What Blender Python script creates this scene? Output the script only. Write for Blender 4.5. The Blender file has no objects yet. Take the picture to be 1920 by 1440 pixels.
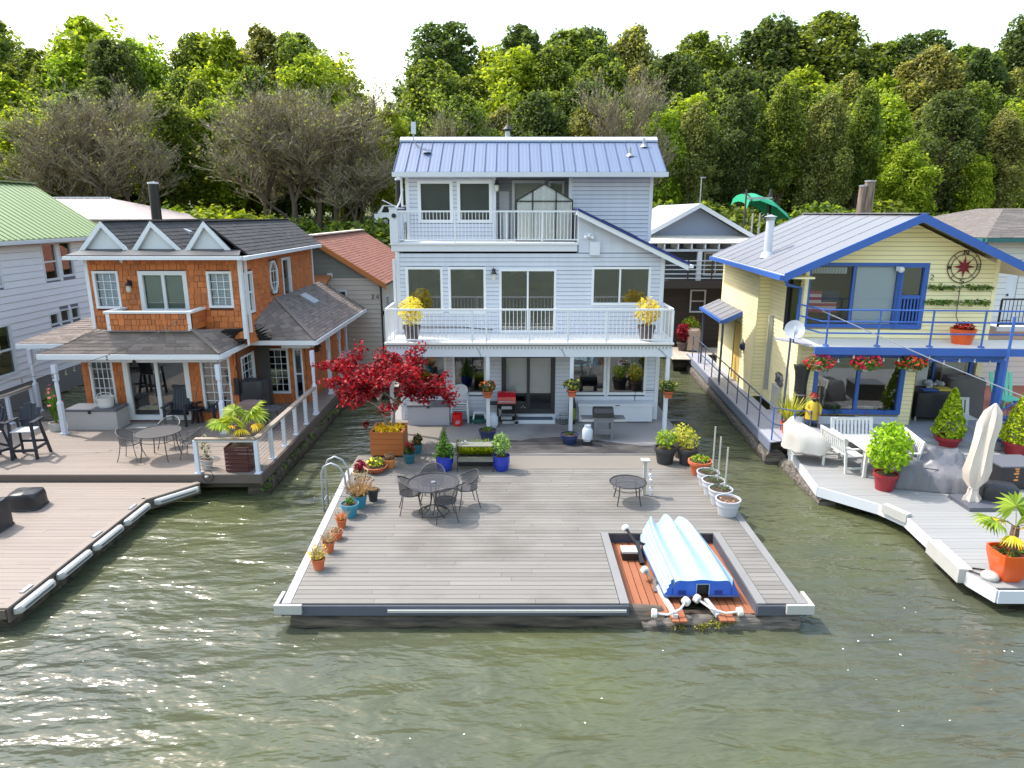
import bpy, math, random
import numpy as np
from mathutils import Matrix, Vector
rnd = random.Random(11)
S = bpy.context.scene
C = S.collection

# ---------------------------------------------------------------- camera
FPX, PITCH, CAMZ = 1280.0, math.radians(14.04), 6.85
cam_d = bpy.data.cameras.new('camera')
cam_d.sensor_fit = 'HORIZONTAL'
cam_d.sensor_width = 36.0
cam_d.lens = 36.0 * FPX / 1920.0
cam_d.clip_end = 2000.0
cam = bpy.data.objects.new('camera', cam_d)
C.objects.link(cam)
cam.location = (0, 0, CAMZ)
cam.rotation_euler = (math.pi / 2 - PITCH, 0, 0)
S.camera = cam

# ---------------------------------------------------------------- sky, sun, exposure
SUN_TO = Vector((-0.82, 0.36, 0)).normalized()      # horizontal direction towards the sun
ELEV = math.radians(56)
sun_vec = Vector((SUN_TO.x * math.cos(ELEV), SUN_TO.y * math.cos(ELEV), math.sin(ELEV)))
world = bpy.data.worlds.new('World')
S.world = world
world.use_nodes = True
wn = world.node_tree.nodes
wl = world.node_tree.links
wn.clear()
sky = wn.new('ShaderNodeTexSky')
sky.sky_type = 'NISHITA'
sky.sun_disc = False
sky.sun_elevation = ELEV
sky.sun_rotation = math.atan2(SUN_TO.x, SUN_TO.y)
sky.air_density = 2.0
sky.dust_density = 3.0
sky.ozone_density = 1.0
bg = wn.new('ShaderNodeBackground')
bg.inputs['Strength'].default_value = 0.15
wo = wn.new('ShaderNodeOutputWorld')
wl.new(sky.outputs[0], bg.inputs['Color'])
wl.new(bg.outputs[0], wo.inputs['Surface'])
sun_d = bpy.data.lights.new('sun', 'SUN')
sun_d.energy = 2.0
sun_d.angle = math.radians(0.53)
sun_d.color = (1.0, 0.96, 0.90)
sun_o = bpy.data.objects.new('sun', sun_d)
C.objects.link(sun_o)
sun_o.location = (-20, 10, 40)
sun_o.rotation_euler = sun_vec.to_track_quat('Z', 'Y').to_euler()
S.view_settings.view_transform = 'Standard'
S.view_settings.look = 'None'
S.view_settings.gamma = 1.0
S.view_settings.exposure = 1.36
S.render.engine = 'CYCLES'
S.cycles.max_bounces = 6
S.cycles.transparent_max_bounces = 12

# ---------------------------------------------------------------- pixel -> place helpers
_c, _s = math.cos(PITCH), math.sin(PITCH)
def ray(px, py):
    u, v = (px - 960) / FPX, (720 - py) / FPX
    return Vector((u, _c + v * _s, -_s + v * _c))
def gz(px, py, z=0.45):                 # where the pixel's ray meets height z
    r = ray(px, py)
    return Vector((0, 0, CAMZ)) + r * ((z - CAMZ) / r.z)
def gy(px, py, y):                      # where it meets a wall at depth y
    r = ray(px, py)
    return Vector((0, 0, CAMZ)) + r * (y / r.y)
def gx(px, py, x):
    r = ray(px, py)
    return Vector((0, 0, CAMZ)) + r * (x / r.x)

# ---------------------------------------------------------------- materials
def lin(r, g, b):
    f = lambda c: c / 12.92 if c <= 0.04045 else ((c + 0.055) / 1.055) ** 2.4
    return (f(r / 255), f(g / 255), f(b / 255))
MATS = {}
def mat(name, col, rough=0.6, var=0.0, noise=None, bump=None, metal=0.0, spec=0.5, isl=0.0, hue=None, coat=0.0, stain=None):
    """col linear rgb; var = per-object value spread; isl = per-island spread; noise=(scale,(sx,sy,sz),amount);
    bump=(scale,(sx,sy,sz),strength); hue = second colour mixed in by noise; stain=(scale,amount,colour)"""
    if name in MATS: return MATS[name]
    m = bpy.data.materials.new(name); m.use_nodes = True
    n, l = m.node_tree.nodes, m.node_tree.links
    p = n['Principled BSDF']
    p.inputs['Roughness'].default_value = rough
    p.inputs['Metallic'].default_value = metal
    p.inputs['Specular IOR Level'].default_value = spec
    p.inputs['Coat Weight'].default_value = coat
    geo = n.new('ShaderNodeNewGeometry')
    def tex(scale, st, detail=4):
        mp = n.new('ShaderNodeMapping'); mp.inputs['Scale'].default_value = st
        l.new(geo.outputs['Position'], mp.inputs['Vector'])
        t = n.new('ShaderNodeTexNoise'); t.inputs['Scale'].default_value = scale; t.inputs['Detail'].default_value = detail
        l.new(mp.outputs[0], t.inputs['Vector'])
        return t
    rgb = n.new('ShaderNodeRGB'); rgb.outputs[0].default_value = (*col, 1)
    cur = rgb.outputs[0]
    if hue is not None and noise:
        t = tex(noise[0], noise[1])
        cr = n.new('ShaderNodeValToRGB'); cr.color_ramp.elements[0].position = 0.35; cr.color_ramp.elements[1].position = 0.68
        l.new(t.outputs['Fac'], cr.inputs[0])
        mx = n.new('ShaderNodeMix'); mx.data_type = 'RGBA'
        l.new(cr.outputs[0], mx.inputs[0]); l.new(cur, mx.inputs[6]); mx.inputs[7].default_value = (*hue, 1)
        cur = mx.outputs[2]
    if stain:
        t = tex(stain[0], (1, 1, 1), 6)
        cr = n.new('ShaderNodeValToRGB'); cr.color_ramp.elements[0].position = 0.5; cr.color_ramp.elements[1].position = 0.72
        cr.color_ramp.elements[1].color = (stain[1],) * 3 + (1,)
        l.new(t.outputs['Fac'], cr.inputs[0])
        mx = n.new('ShaderNodeMix'); mx.data_type = 'RGBA'
        l.new(cr.outputs[0], mx.inputs[0]); l.new(cur, mx.inputs[6]); mx.inputs[7].default_value = (*stain[2], 1)
        cur = mx.outputs[2]
    val = None
    def addv(sock, amount):
        nonlocal val
        mr = n.new('ShaderNodeMapRange')
        mr.inputs[3].default_value = 1 - amount; mr.inputs[4].default_value = 1 + amount
        l.new(sock, mr.inputs[0])
        if val is None: val = mr.outputs[0]
        else:
            mu = n.new('ShaderNodeMath'); mu.operation = 'MULTIPLY'
            l.new(val, mu.inputs[0]); l.new(mr.outputs[0], mu.inputs[1]); val = mu.outputs[0]
    if var:
        oi = n.new('ShaderNodeObjectInfo'); addv(oi.outputs['Random'], var)
    if isl: addv(geo.outputs['Random Per Island'], isl)
    if noise and hue is None: addv(tex(noise[0], noise[1]).outputs['Fac'], noise[2] * 2)
    if val is not None:
        hs = n.new('ShaderNodeHueSaturation')
        l.new(val, hs.inputs['Value']); l.new(cur, hs.inputs['Color']); cur = hs.outputs[0]
    l.new(cur, p.inputs['Base Color'])
    if bump:
        b = n.new('ShaderNodeBump'); b.inputs['Strength'].default_value = bump[2]; b.inputs['Distance'].default_value = 0.02
        l.new(tex(bump[0], bump[1]).outputs['Fac'], b.inputs['Height']); l.new(b.outputs[0], p.inputs['Normal'])
    MATS[name] = m
    return m
def leafmat(name, dark, light, trans=0.45, flip=0.5):
    if name in MATS: return MATS[name]
    m = bpy.data.materials.new(name); m.use_nodes = True
    n, l = m.node_tree.nodes, m.node_tree.links
    n.remove(n['Principled BSDF'])
    out = n['Material Output']
    geo = n.new('ShaderNodeNewGeometry'); oi = n.new('ShaderNodeObjectInfo')
    cr = n.new('ShaderNodeValToRGB'); cr.color_ramp.elements[0].color = (*dark, 1); cr.color_ramp.elements[1].color = (*light, 1)
    cr.color_ramp.elements[0].position = 0.1; cr.color_ramp.elements[1].position = 0.9
    l.new(geo.outputs['Random Per Island'], cr.inputs[0])
    hs = n.new('ShaderNodeHueSaturation')
    mr = n.new('ShaderNodeMapRange'); mr.inputs[3].default_value = 0.485; mr.inputs[4].default_value = 0.515
    l.new(oi.outputs['Random'], mr.inputs[0]); l.new(mr.outputs[0], hs.inputs['Hue']); l.new(cr.outputs[0], hs.inputs['Color'])
    d = n.new('ShaderNodeBsdfPrincipled'); d.inputs['Roughness'].default_value = 0.55; d.inputs['Specular IOR Level'].default_value = 0.3
    t = n.new('ShaderNodeBsdfTranslucent')
    l.new(hs.outputs[0], d.inputs['Base Color'])
    g = n.new('ShaderNodeMix'); g.data_type = 'RGBA'; g.blend_type = 'MULTIPLY'; g.inputs[0].default_value = 1
    l.new(hs.outputs[0], g.inputs[6]); g.inputs[7].default_value = (1.5, 1.45, 0.7, 1)
    l.new(g.outputs[2], t.inputs['Color'])
    ms = n.new('ShaderNodeMixShader'); ms.inputs[0].default_value = trans
    l.new(d.outputs[0], ms.inputs[1]); l.new(t.outputs[0], ms.inputs[2]); l.new(ms.outputs[0], out.inputs['Surface'])
    MATS[name] = m
    return m
def glassmat(name, tint=(0.7, 0.73, 0.74), refl=0.1, rough=0.02):
    if name in MATS: return MATS[name]
    m = bpy.data.materials.new(name); m.use_nodes = True
    n, l = m.node_tree.nodes, m.node_tree.links
    n.remove(n['Principled BSDF'])
    out = n['Material Output']
    tr = n.new('ShaderNodeBsdfTransparent'); tr.inputs[0].default_value = (*tint, 1)
    gl = n.new('ShaderNodeBsdfGlossy'); gl.inputs['Roughness'].default_value = rough
    fr = n.new('ShaderNodeFresnel'); fr.inputs[0].default_value = 1.5
    ma = n.new('ShaderNodeMath'); ma.operation = 'MULTIPLY_ADD'; ma.inputs[1].default_value = 1.4; ma.inputs[2].default_value = refl
    l.new(fr.outputs[0], ma.inputs[0])
    ms = n.new('ShaderNodeMixShader')
    l.new(ma.outputs[0], ms.inputs[0]); l.new(tr.outputs[0], ms.inputs[1]); l.new(gl.outputs[0], ms.inputs[2])
    l.new(ms.outputs[0], out.inputs['Surface'])
    MATS[name] = m
    return m
def meshmat(name, col, alpha):          # woven or expanded-metal mesh seen from afar
    if name in MATS: return MATS[name]
    m = bpy.data.materials.new(name); m.use_nodes = True
    n, l = m.node_tree.nodes, m.node_tree.links
    p = n['Principled BSDF']; p.inputs['Base Color'].default_value = (*col, 1); p.inputs['Roughness'].default_value = 0.45
    tr = n.new('ShaderNodeBsdfTransparent'); ms = n.new('ShaderNodeMixShader'); ms.inputs[0].default_value = alpha
    l.new(tr.outputs[0], ms.inputs[1]); l.new(p.outputs[0], ms.inputs[2]); l.new(ms.outputs[0], n['Material Output'].inputs['Surface'])
    MATS[name] = m
    return m

# ---------------------------------------------------------------- building objects
CM = Matrix.Identity(4)
WM = {}
class frame:
    def __init__(self, m): self.m = m
    def __enter__(self):
        global CM
        self.old = CM; CM = CM @ self.m
    def __exit__(self, *a):
        global CM
        CM = self.old
T = lambda x, y, z=0: Matrix.Translation((x, y, z))
RZ = lambda deg: Matrix.Rotation(math.radians(deg), 4, 'Z')
RX = lambda deg: Matrix.Rotation(math.radians(deg), 4, 'X')
RY = lambda deg: Matrix.Rotation(math.radians(deg), 4, 'Y')
def place(o, parent, world):
    C.objects.link(o)
    WM[o] = world
    if parent is not None:
        o.parent = parent
        o.matrix_parent_inverse = WM[parent].inverted()
    o.matrix_basis = world
    return o
def tag(o, label, cat=None, group=None, kind=None):
    if label: o['label'] = label
    if cat: o['category'] = cat
    if group: o['group'] = group
    if kind: o['kind'] = kind
    return o
def thing(name, label, cat, loc=(0, 0, 0), group=None):
    o = bpy.data.objects.new(name, None)
    o.empty_display_size = 0.2
    place(o, None, CM @ Matrix.Translation(loc))
    return tag(o, label, cat, group)
class B:
    """collects shapes for one mesh"""
    def __init__(s): s.v, s.f = [], []
    def add(s, vs, fs):
        k = len(s.v)
        s.v += [tuple(v) for v in vs]
        s.f += [tuple(i + k for i in f) for f in fs]
        return s
    HX = ((0, 3, 2, 1), (4, 5, 6, 7), (0, 1, 5, 4), (1, 2, 6, 5), (2, 3, 7, 6), (3, 0, 4, 7))
    def box(s, x0, y0, z0, x1, y1, z1):
        return s.add([(x0, y0, z0), (x1, y0, z0), (x1, y1, z0), (x0, y1, z0), (x0, y0, z1), (x1, y0, z1), (x1, y1, z1), (x0, y1, z1)], B.HX)
    def hexa(s, vs): return s.add(vs, B.HX)
    def bar(s, a, b, w, h=None, up=(0, 0, 1)):            # square bar from a to b
        a, b = Vector(a), Vector(b); d = (b - a).normalized(); h = h or w
        u = Vector(up)
        if abs(d.dot(u)) > 0.98: u = Vector((1, 0, 0))
        r = d.cross(u).normalized(); u = r.cross(d)
        r *= w / 2; u *= h / 2
        return s.hexa([a - r - u, a + r - u, b + r - u, b - r - u, a - r + u, a + r + u, b + r + u, b - r + u])
    def tube(s, pts, r, n=6, caps=True, closed=False):
        pts = [Vector(p) for p in pts]; k0 = len(s.v); N = len(pts)
        rs = r if isinstance(r, (list, tuple)) else [r] * N
        prev = None
        for i, p in enumerate(pts):
            if closed: d = pts[(i + 1) % N] - pts[i - 1]
            else: d = pts[min(i + 1, N - 1)] - pts[max(i - 1, 0)]
            d.normalize()
            if prev is None:
                a = Vector((0, 0, 1)) if abs(d.z) < 0.9 else Vector((1, 0, 0))
                x = d.cross(a).normalized()
            else:
                x = (prev - d * prev.dot(d)).normalized()
            prev = x; y = d.cross(x)
            for j in range(n):
                t = 2 * math.pi * j / n
                s.v.append(tuple(p + (x * math.cos(t) + y * math.sin(t)) * rs[i]))
        for i in range(N if closed else N - 1):
            a, b = k0 + i * n, k0 + ((i + 1) % N) * n
            for j in range(n):
                s.f.append((a + j, a + (j + 1) % n, b + (j + 1) % n, b + j))
        if caps and not closed:
            s.f.append(tuple(k0 + j for j in reversed(range(n))))
            s.f.append(tuple(k0 + (N - 1) * n + j for j in range(n)))
        return s
    def cyl(s, a, b, r0, r1=None, n=10): return s.tube([a, b], [r0, r0 if r1 is None else r1], n)
    def lathe(s, prof, c=(0, 0, 0), n=16, sq=0, rot=0):     # prof [(r, z)...]; sq > 0 squares the outline
        k0 = len(s.v)
        for r, z in prof:
            for j in range(n):
                t = 2 * math.pi * j / n + rot
                ct, st = math.cos(t), math.sin(t)
                q = 1.0
                if sq: q = 1 / (abs(ct) ** sq + abs(st) ** sq) ** (1 / sq)
                s.v.append((c[0] + r * q * ct, c[1] + r * q * st, c[2] + z))
        for i in range(len(prof) - 1):
            a, b = k0 + i * n, k0 + (i + 1) * n
            for j in range(n):
                s.f.append((a + j, a + (j + 1) % n, b + (j + 1) % n, b + j))
        s.f.append(tuple(k0 + j for j in reversed(range(n))))
        s.f.append(tuple(k0 + (len(prof) - 1) * n + j for j in range(n)))
        return s
    def ball(s, c, r, n=8, sz=1.0):
        return s.lathe([(max(0.001, r * math.sin(math.pi * i / n)), -r * sz * math.cos(math.pi * i / n)) for i in range(n + 1)], c, n + 2)
    def prism(s, poly, d):                                  # poly: 3d points; d: extrusion vector
        n = len(poly); k = len(s.v); d = Vector(d)
        s.v += [tuple(p) for p in poly] + [tuple(Vector(p) + d) for p in poly]
        s.f.append(tuple(k + i for i in range(n))); s.f.append(tuple(k + n + i for i in reversed(range(n))))
        for i in range(n): s.f.append((k + (i + 1) % n, k + i, k + n + i, k + n + (i + 1) % n))
        return s
    def mesh(s, name, m, smooth=None):
        me = bpy.data.meshes.new(name)
        me.from_pydata(s.v, [], s.f)
        if m: me.materials.append(m)
        if smooth is not None:
            me.polygons.foreach_set('use_smooth', [True] * len(me.polygons))
            me.set_sharp_from_angle(angle=math.radians(smooth))
        me.update()
        return me
    def obj(s, name, m, parent=None, smooth=None, kind=None, label=None, fix=True):
        me = s.mesh(name, m, smooth)
        if fix: fixn(me)
        o = place(bpy.data.objects.new(name, me), parent, CM.copy())
        if kind: o['kind'] = kind
        if label: o['label'] = label
        return o
import bmesh
def fixn(me):
    bm = bmesh.new(); bm.from_mesh(me)
    bmesh.ops.recalc_face_normals(bm, faces=bm.faces)
    bm.to_mesh(me); bm.free()
def quads(name, arr, m, parent=None, kind=None, world=None):    # arr: numpy (N,4,3)
    N = len(arr)
    me = bpy.data.meshes.new(name)
    me.vertices.add(N * 4); me.loops.add(N * 4); me.polygons.add(N)
    me.vertices.foreach_set('co', np.ascontiguousarray(arr, dtype=np.float32).ravel())
    me.loops.foreach_set('vertex_index', np.arange(N * 4, dtype=np.int32))
    me.polygons.foreach_set('loop_start', np.arange(0, N * 4, 4, dtype=np.int32))
    me.update(); me.validate()
    if m: me.materials.append(m)
    o = place(bpy.data.objects.new(name, me), parent, (world or CM).copy())
    if kind: o['kind'] = kind
    return o
UNIT = {}
def unit(kind, m):                       # shared unit meshes (box, lap board, round bar), one per material
    key = (kind, m.name)
    if key not in UNIT:
        b = B()
        if kind == 'box': b.box(-.5, -.5, -.5, .5, .5, .5)
        elif kind == 'lap':              # x 0..1, outer face -y, bottom proud
            b.hexa([(0, -1, 0), (1, -1, 0), (1, 0.4, 0), (0, 0.4, 0), (0, -.25, 1), (1, -.25, 1), (1, 0.4, 1), (0, 0.4, 1)])
        elif kind == 'rod': b.cyl((0, 0, 0), (0, 0, 1), 0.5, n=6)
        me = b.mesh(kind, m); fixn(me)
        UNIT[key] = me
    return UNIT[key]
def ubox(name, parent, m, x0, y0, z0, x1, y1, z1, label=None):
    o = bpy.data.objects.new(name, unit('box', m))
    w = CM @ Matrix.Translation(((x0 + x1) / 2, (y0 + y1) / 2, (z0 + z1) / 2)) @ Matrix.Diagonal((x1 - x0, y1 - y0, z1 - z0, 1))
    place(o, parent, w)
    if label: o['label'] = label
    return o
def urod(name, parent, m, a, b, d):
    a, b = Vector(a), Vector(b); v = b - a
    o = bpy.data.objects.new(name, unit('rod', m))
    q = v.to_track_quat('Z', 'Y').to_matrix().to_4x4()
    return place(o, parent, CM @ Matrix.Translation(a) @ q @ Matrix.Diagonal((d, d, v.length, 1)))
def copy_tree(o, world, label=None, group=None, parent=None):
    c = o.copy(); C.objects.link(c)
    if parent is None:
        c.parent = None; c.matrix_basis = world; WM[c] = world
        if label: c['label'] = label
        if group: c['group'] = group
    else:
        c.parent = parent; WM[c] = WM[o]
    for ch in o.children: copy_tree(ch, None, parent=c)
    return c
def move(o, world):                      # move a finished template thing
    o.matrix_basis = world; WM[o] = world

# ---------------------------------------------------------------- walls, boards, windows (local frame: x along wall, -y outward)
def cut(u0, u1, z0, z1, ops, tol=0.3):
    iv = [(u0, u1)]
    for (a, b, c, d) in ops:
        ov = min(z1, d) - max(z0, c)
        if ov > tol * (z1 - z0):
            out = []
            for (p, q) in iv:
                if b <= p or a >= q: out.append((p, q)); continue
                if a > p: out.append((p, a))
                if b < q: out.append((b, q))
            iv = out
    return [(p, q) for p, q in iv if q - p > 0.02]
def wall(house, u0, u1, z0, z1, y, ops, m, lap=None, course=0.127, th=0.12, gable=None, shingle=None, clip=None, ztop=None, proud=0.024, name='wall'):
    b = B()
    us = sorted({u0, u1, *[a for o in ops for a in o[:2] if u0 < a < u1]})
    zs = sorted({z0, z1, *[a for o in ops for a in o[2:] if z0 < a < z1]})
    for i in range(len(us) - 1):
        for j in range(len(zs) - 1):
            uc, zc = (us[i] + us[i + 1]) / 2, (zs[j] + zs[j + 1]) / 2
            if not any(a < uc < bb and c < zc < d for a, bb, c, d in ops):
                b.box(us[i], y, zs[j], us[i + 1], y + th, zs[j + 1])
    if gable: b.prism([(u, y, z) for u, z in gable], (0, th, 0))
    w = b.obj(name, m, house)
    if lap:
        z = z0; top = ztop or z1
        while z < top - 0.02:
            zt = min(z + course, top)
            if clip:
                a0, b0 = clip(z); a1, b1 = clip(zt)
                if b0 - a0 < 0.05: break
                for p, q in cut(max(a0, u0), min(b0, u1), z, zt, ops):
                    p1, q1 = max(p, a1), min(q, b1)
                    if q1 < p1: p1 = q1 = (p + q) / 2
                    B().hexa([(p, y - proud, z), (q, y - proud, z), (q, y + .005, z), (p, y + .005, z), (p1, y - .004, zt - .013), (q1, y - .004, zt - .013), (q1, y + .005, zt - .013), (p1, y + .005, zt - .013)]).obj('siding_board', lap, w)
            else:
                for p, q in cut(u0, u1, z, zt, ops):
                    o = bpy.data.objects.new('siding_board', unit('lap', lap))
                    place(o, w, CM @ Matrix.Translation((p, y, z)) @ Matrix.Diagonal((q - p, proud, zt - z - .013, 1)))
            z += course
    if shingle: shingles(w, u0, u1, z0, z1, y, ops, **shingle)
    return w
def shingles(w, u0, u1, z0, z1, y, ops, m, sw=0.17, sc=0.16, joined=False, seed=3, clip=None):
    r = random.Random(seed); jb = B(); z = z0; k = 0
    while z < z1 - 0.03:
        zt = min(z + sc, z1)
        for p, q in cut(u0, u1, z, zt, ops, 0.2):
            x = p - (r.random() * sw if k % 2 else 0)
            while x < q - 0.01:
                wd = sw * r.choice((0.62, 0.85, 1, 1.15, 1.3))
                a, e = max(x, p) + .007, min(x + wd, q) - .007
                x += wd
                if e - a < 0.025: continue
                t = 0.016 + 0.014 * r.random(); dz = .012 - 0.02 * r.random()
                if joined:
                    jb.hexa([(a, y - t, z + dz), (e, y - t, z + dz), (e, y + .003, z + dz), (a, y + .003, z + dz), (a, y - .004, zt), (e, y - .004, zt), (e, y + .003, zt), (a, y + .003, zt)])
                else:
                    o = bpy.data.objects.new('wall_shingle', unit('lap', m))
                    place(o, w, CM @ Matrix.Translation((a, y, z + dz)) @ Matrix.Diagonal((e - a, t, zt - z - dz - .004, 1)))
        z += sc; k += 1
    if joined: jb.obj('wall_shingles', m, w, kind='stuff', fix=False)
def window(house, u0, u1, z0, z1, y, fm, gm, fw=0.08, cols=1, rows=1, grid=None, blind=None, split=None, name='window', hung=False, deep=0.05, proud=0.03, gw=0.02, label=None):
    """frame bars round an opening, panes set back, optional grid (nx, nz), blind (material, top fraction)"""
    b = B()
    b.box(u0, y - proud, z0, u1, y + deep + .03, z0 + fw); b.box(u0, y - proud, z1 - fw, u1, y + deep + .03, z1)
    b.box(u0, y - proud, z0 + fw, u0 + fw, y + deep + .03, z1 - fw); b.box(u1 - fw, y - proud, z0 + fw, u1, y + deep + .03, z1 - fw)
    w = b.obj(name, fm, house)
    if label: w['label'] = label
    iu0, iu1, iz0, iz1 = u0 + fw, u1 - fw, z0 + fw, z1 - fw
    mw = fw * 0.7
    cu = [iu0 + (iu1 - iu0) * i / cols for i in range(cols + 1)]
    if split: cu = [iu0, iu0 + (iu1 - iu0) * split, iu1]
    cz = [iz0 + (iz1 - iz0) * i / rows for i in range(rows + 1)]
    if hung: cz = [iz0, iz0 + (iz1 - iz0) * 0.5, iz1]
    for a in cu[1:-1]: ubox('mullion', w, fm, a - mw / 2, y - .01, iz0, a + mw / 2, y + deep + .02, iz1)
    for a in cz[1:-1]: ubox('meeting_rail', w, fm, iu0, y - .005, a - mw / 2, iu1, y + deep + .02, a + mw / 2)
    for i in range(len(cu) - 1):
        for j in range(len(cz) - 1):
            yy = y + deep - (0.008 if (i + j) % 2 else 0)
            ubox('pane', w, gm, cu[i] + .002, yy, cz[j] + .002, cu[i + 1] - .002, yy + .006, cz[j + 1] - .002)
            if grid:
                g = B(); nx, nz = grid
                for q in range(1, nx):
                    x = cu[i] + (cu[i + 1] - cu[i]) * q / nx
                    g.box(x - gw / 2, yy - .014, cz[j] + .01, x + gw / 2, yy - .002, cz[j + 1] - .01)
                for q in range(1, nz):
                    zz = cz[j] + (cz[j + 1] - cz[j]) * q / nz
                    g.box(cu[i] + .01, yy - .016, zz - gw / 2, cu[i + 1] - .01, yy - .003, zz + gw / 2)
                g.obj('glazing_bars', fm, w)
    if blind:
        bm_, fr = blind
        g = B()
        zt = iz1; zb = iz1 - (iz1 - iz0) * fr; n = max(2, int((zt - zb) / 0.05))
        for q in range(n):
            zz = zt - (zt - zb) * (q + .5) / n; hh = (zt - zb) / n
            g.box(iu0 + .01, y + deep + .07, zz - hh * .44, iu1 - .01, y + deep + .085, zz + hh * .44)
        g.obj('blind', bm_, w)
    return w
def railing(parent, a, b, h, m, gap=0.115, posts=None, post_w=0.05, rail=(0.06, 0.05), bal_d=0.022, bottom=0.08, base=0.0):
    """a, b: floor points (same height) of a baluster railing"""
    a, b = Vector(a), Vector(b); d = b - a; L = d.length; u = d / L
    up = Vector((0, 0, 1))
    B().bar(a + up * (h - rail[1] / 2), b + up * (h - rail[1] / 2), rail[0], rail[1]).obj('top_rail', m, parent)
    B().bar(a + up * (bottom), b + up * (bottom), rail[0] * .7, rail[1] * .7).obj('bottom_rail', m, parent)
    n = int(L / gap)
    for i in range(1, n):
        p = a + u * (L * i / n)
        urod('baluster', parent, m, p + up * (bottom + rail[1] * .35), p + up * (h - rail[1]), bal_d)
    for t in (posts or []):
        p = a + u * (L * t)
        ubox('post', parent, m, p.x - post_w / 2, p.y - post_w / 2, p.z + base, p.x + post_w / 2, p.y + post_w / 2, p.z + h - rail[1])
def planks(parent, poly, z, m, along='x', pw=0.142, gap=0.006, th=0.03, name='deck_plank', seed=1, cuts=(2.4, 4.2), holes=()):
    """fills a convex or concave polygon (list of (x, y)) with boards; along = direction the boards run"""
    r = random.Random(seed); n = len(poly)
    P = [(p[0], p[1]) if along == 'x' else (p[1], p[0]) for p in poly]
    vmin, vmax = min(p[1] for p in P), max(p[1] for p in P)
    def spans(v):
        xs = []
        for i in range(n):
            (ax, ay), (bx, by) = P[i], P[(i + 1) % n]
            if (ay <= v < by) or (by <= v < ay): xs.append(ax + (bx - ax) * (v - ay) / (by - ay))
        xs.sort()
        return [(xs[i], xs[i + 1]) for i in range(0, len(xs) - 1, 2)]
    v = vmin; out = []
    while v < vmax - 0.02:
        w = min(pw, vmax - v)
        lo, hi = spans(v + gap + .001), spans(v + w - .001)
        if len(lo) != len(hi): lo = hi = spans(v + w * .5) if len(spans(v + w * .5)) == min(len(lo), len(hi)) else min(lo, hi, key=len)
        if len(lo) == len(hi):
            for (l0, l1), (h0, h1) in zip(lo, hi):
                brk = [0.0]; L = max(l1, h1) - min(l0, h0); s0 = min(l0, h0)
                x = r.uniform(0.6, cuts[1])
                while x < L - 0.5:
                    brk.append(x); x += r.uniform(*cuts)
                brk.append(L)
                for i in range(len(brk) - 1):
                    a, b = s0 + brk[i] + .002, s0 + brk[i + 1] - .002
                    pa, pb = max(a, l0), max(a, h0); qa, qb = min(b, l1), min(b, h1)
                    if qa - pa < .02 and qb - pb < .02: continue
                    zz = z - r.random() * .002
                    q = [(pa, v + gap / 2), (qa, v + gap / 2), (qb, v + w - gap / 2), (pb, v + w - gap / 2)]
                    if along != 'x': q = [(y, x) for x, y in q]
                    if abs(pa - pb) < 1e-4 and abs(qa - qb) < 1e-4:
                        out.append(ubox(name, parent, m, min(q[0][0], q[2][0]), min(q[0][1], q[2][1]), zz - th, max(q[0][0], q[2][0]), max(q[0][1], q[2][1]), zz))
                    else:
                        out.append(B().prism([(x, y, zz - th) for x, y in q], (0, 0, th)).obj(name, m, parent))
        v += pw
    return out
# ================================================================ palette
M_white = mat('white_paint', lin(222, 224, 228), 0.45, noise=(1.5, (1, 1, 1), .03))
M_gutter = mat('gutter_white', lin(205, 208, 216), 0.45, noise=(1.2, (1, 1, 1), .05))
M_lap = mat('blue_grey_siding', lin(200, 204, 216), 0.55, var=.035, noise=(2.2, (2.2, 2.2, .22), .06))
M_lapb = mat('blue_grey_backing', lin(92, 98, 116), 0.7)
M_trim = mat('pale_blue_trim', lin(210, 212, 220), 0.5, noise=(2, (1, 1, 1), .03))
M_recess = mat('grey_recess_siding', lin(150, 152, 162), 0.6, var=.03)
M_glass = glassmat('window_glass')
M_clearg = glassmat('clear_window_glass', (.975, .98, .98), .0)
M_blind = mat('white_blind', lin(190, 192, 196), 0.7)
M_dblind = mat('grey_blind', lin(96, 100, 106), 0.7)
M_curt = mat('pale_curtain', lin(205, 212, 218), 0.8)
M_dark = mat('black_metal', (0.012, 0.012, 0.014), 0.45)
M_bronze = mat('dark_bronze_frame', lin(52, 53, 60), 0.45)
M_navy = mat('navy_roof_metal', lin(28, 46, 120), 0.35)
M_roofb = mat('light_blue_roof_metal', lin(104, 117, 143), 0.42, var=.03, noise=(0.7, (9, .4, 1), .06))
M_rib = mat('blue_roof_seam', lin(84, 100, 134), 0.4)
M_galv = mat('galvanised', lin(165, 168, 174), 0.4, metal=.4)
M_deckg = mat('grey_composite_decking', lin(120, 116, 111), 0.66, var=.12, noise=(2.2, (.35, 6, 1), .07), bump=(30, (.1, 8, 1), .15), stain=(.8, .55, lin(88, 82, 76)))
M_fascia = mat('dark_slate_fascia', lin(82, 86, 98), 0.6, noise=(2, (1, 1, 1), .08))
M_decktrim = mat('grey_deck_trim', lin(124, 123, 122), 0.6, var=.04, noise=(2.2, (1, 1, 1), .06))
M_pvc = mat('white_vinyl', lin(176, 175, 172), 0.4, noise=(6, (1, 1, 1), .05))
M_log = mat('wet_dark_log', lin(92, 82, 70), 0.7, noise=(2.2, (.5, 3, 5), .1), hue=lin(26, 25, 20), bump=(5, (.5, 4, 6), .9))
M_logl = mat('weathered_log', lin(120, 112, 104), 0.8, noise=(3, (.4, 3, 7), .1), hue=lin(44, 40, 36), bump=(6, (.4, 4, 8), 1.0))
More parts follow.
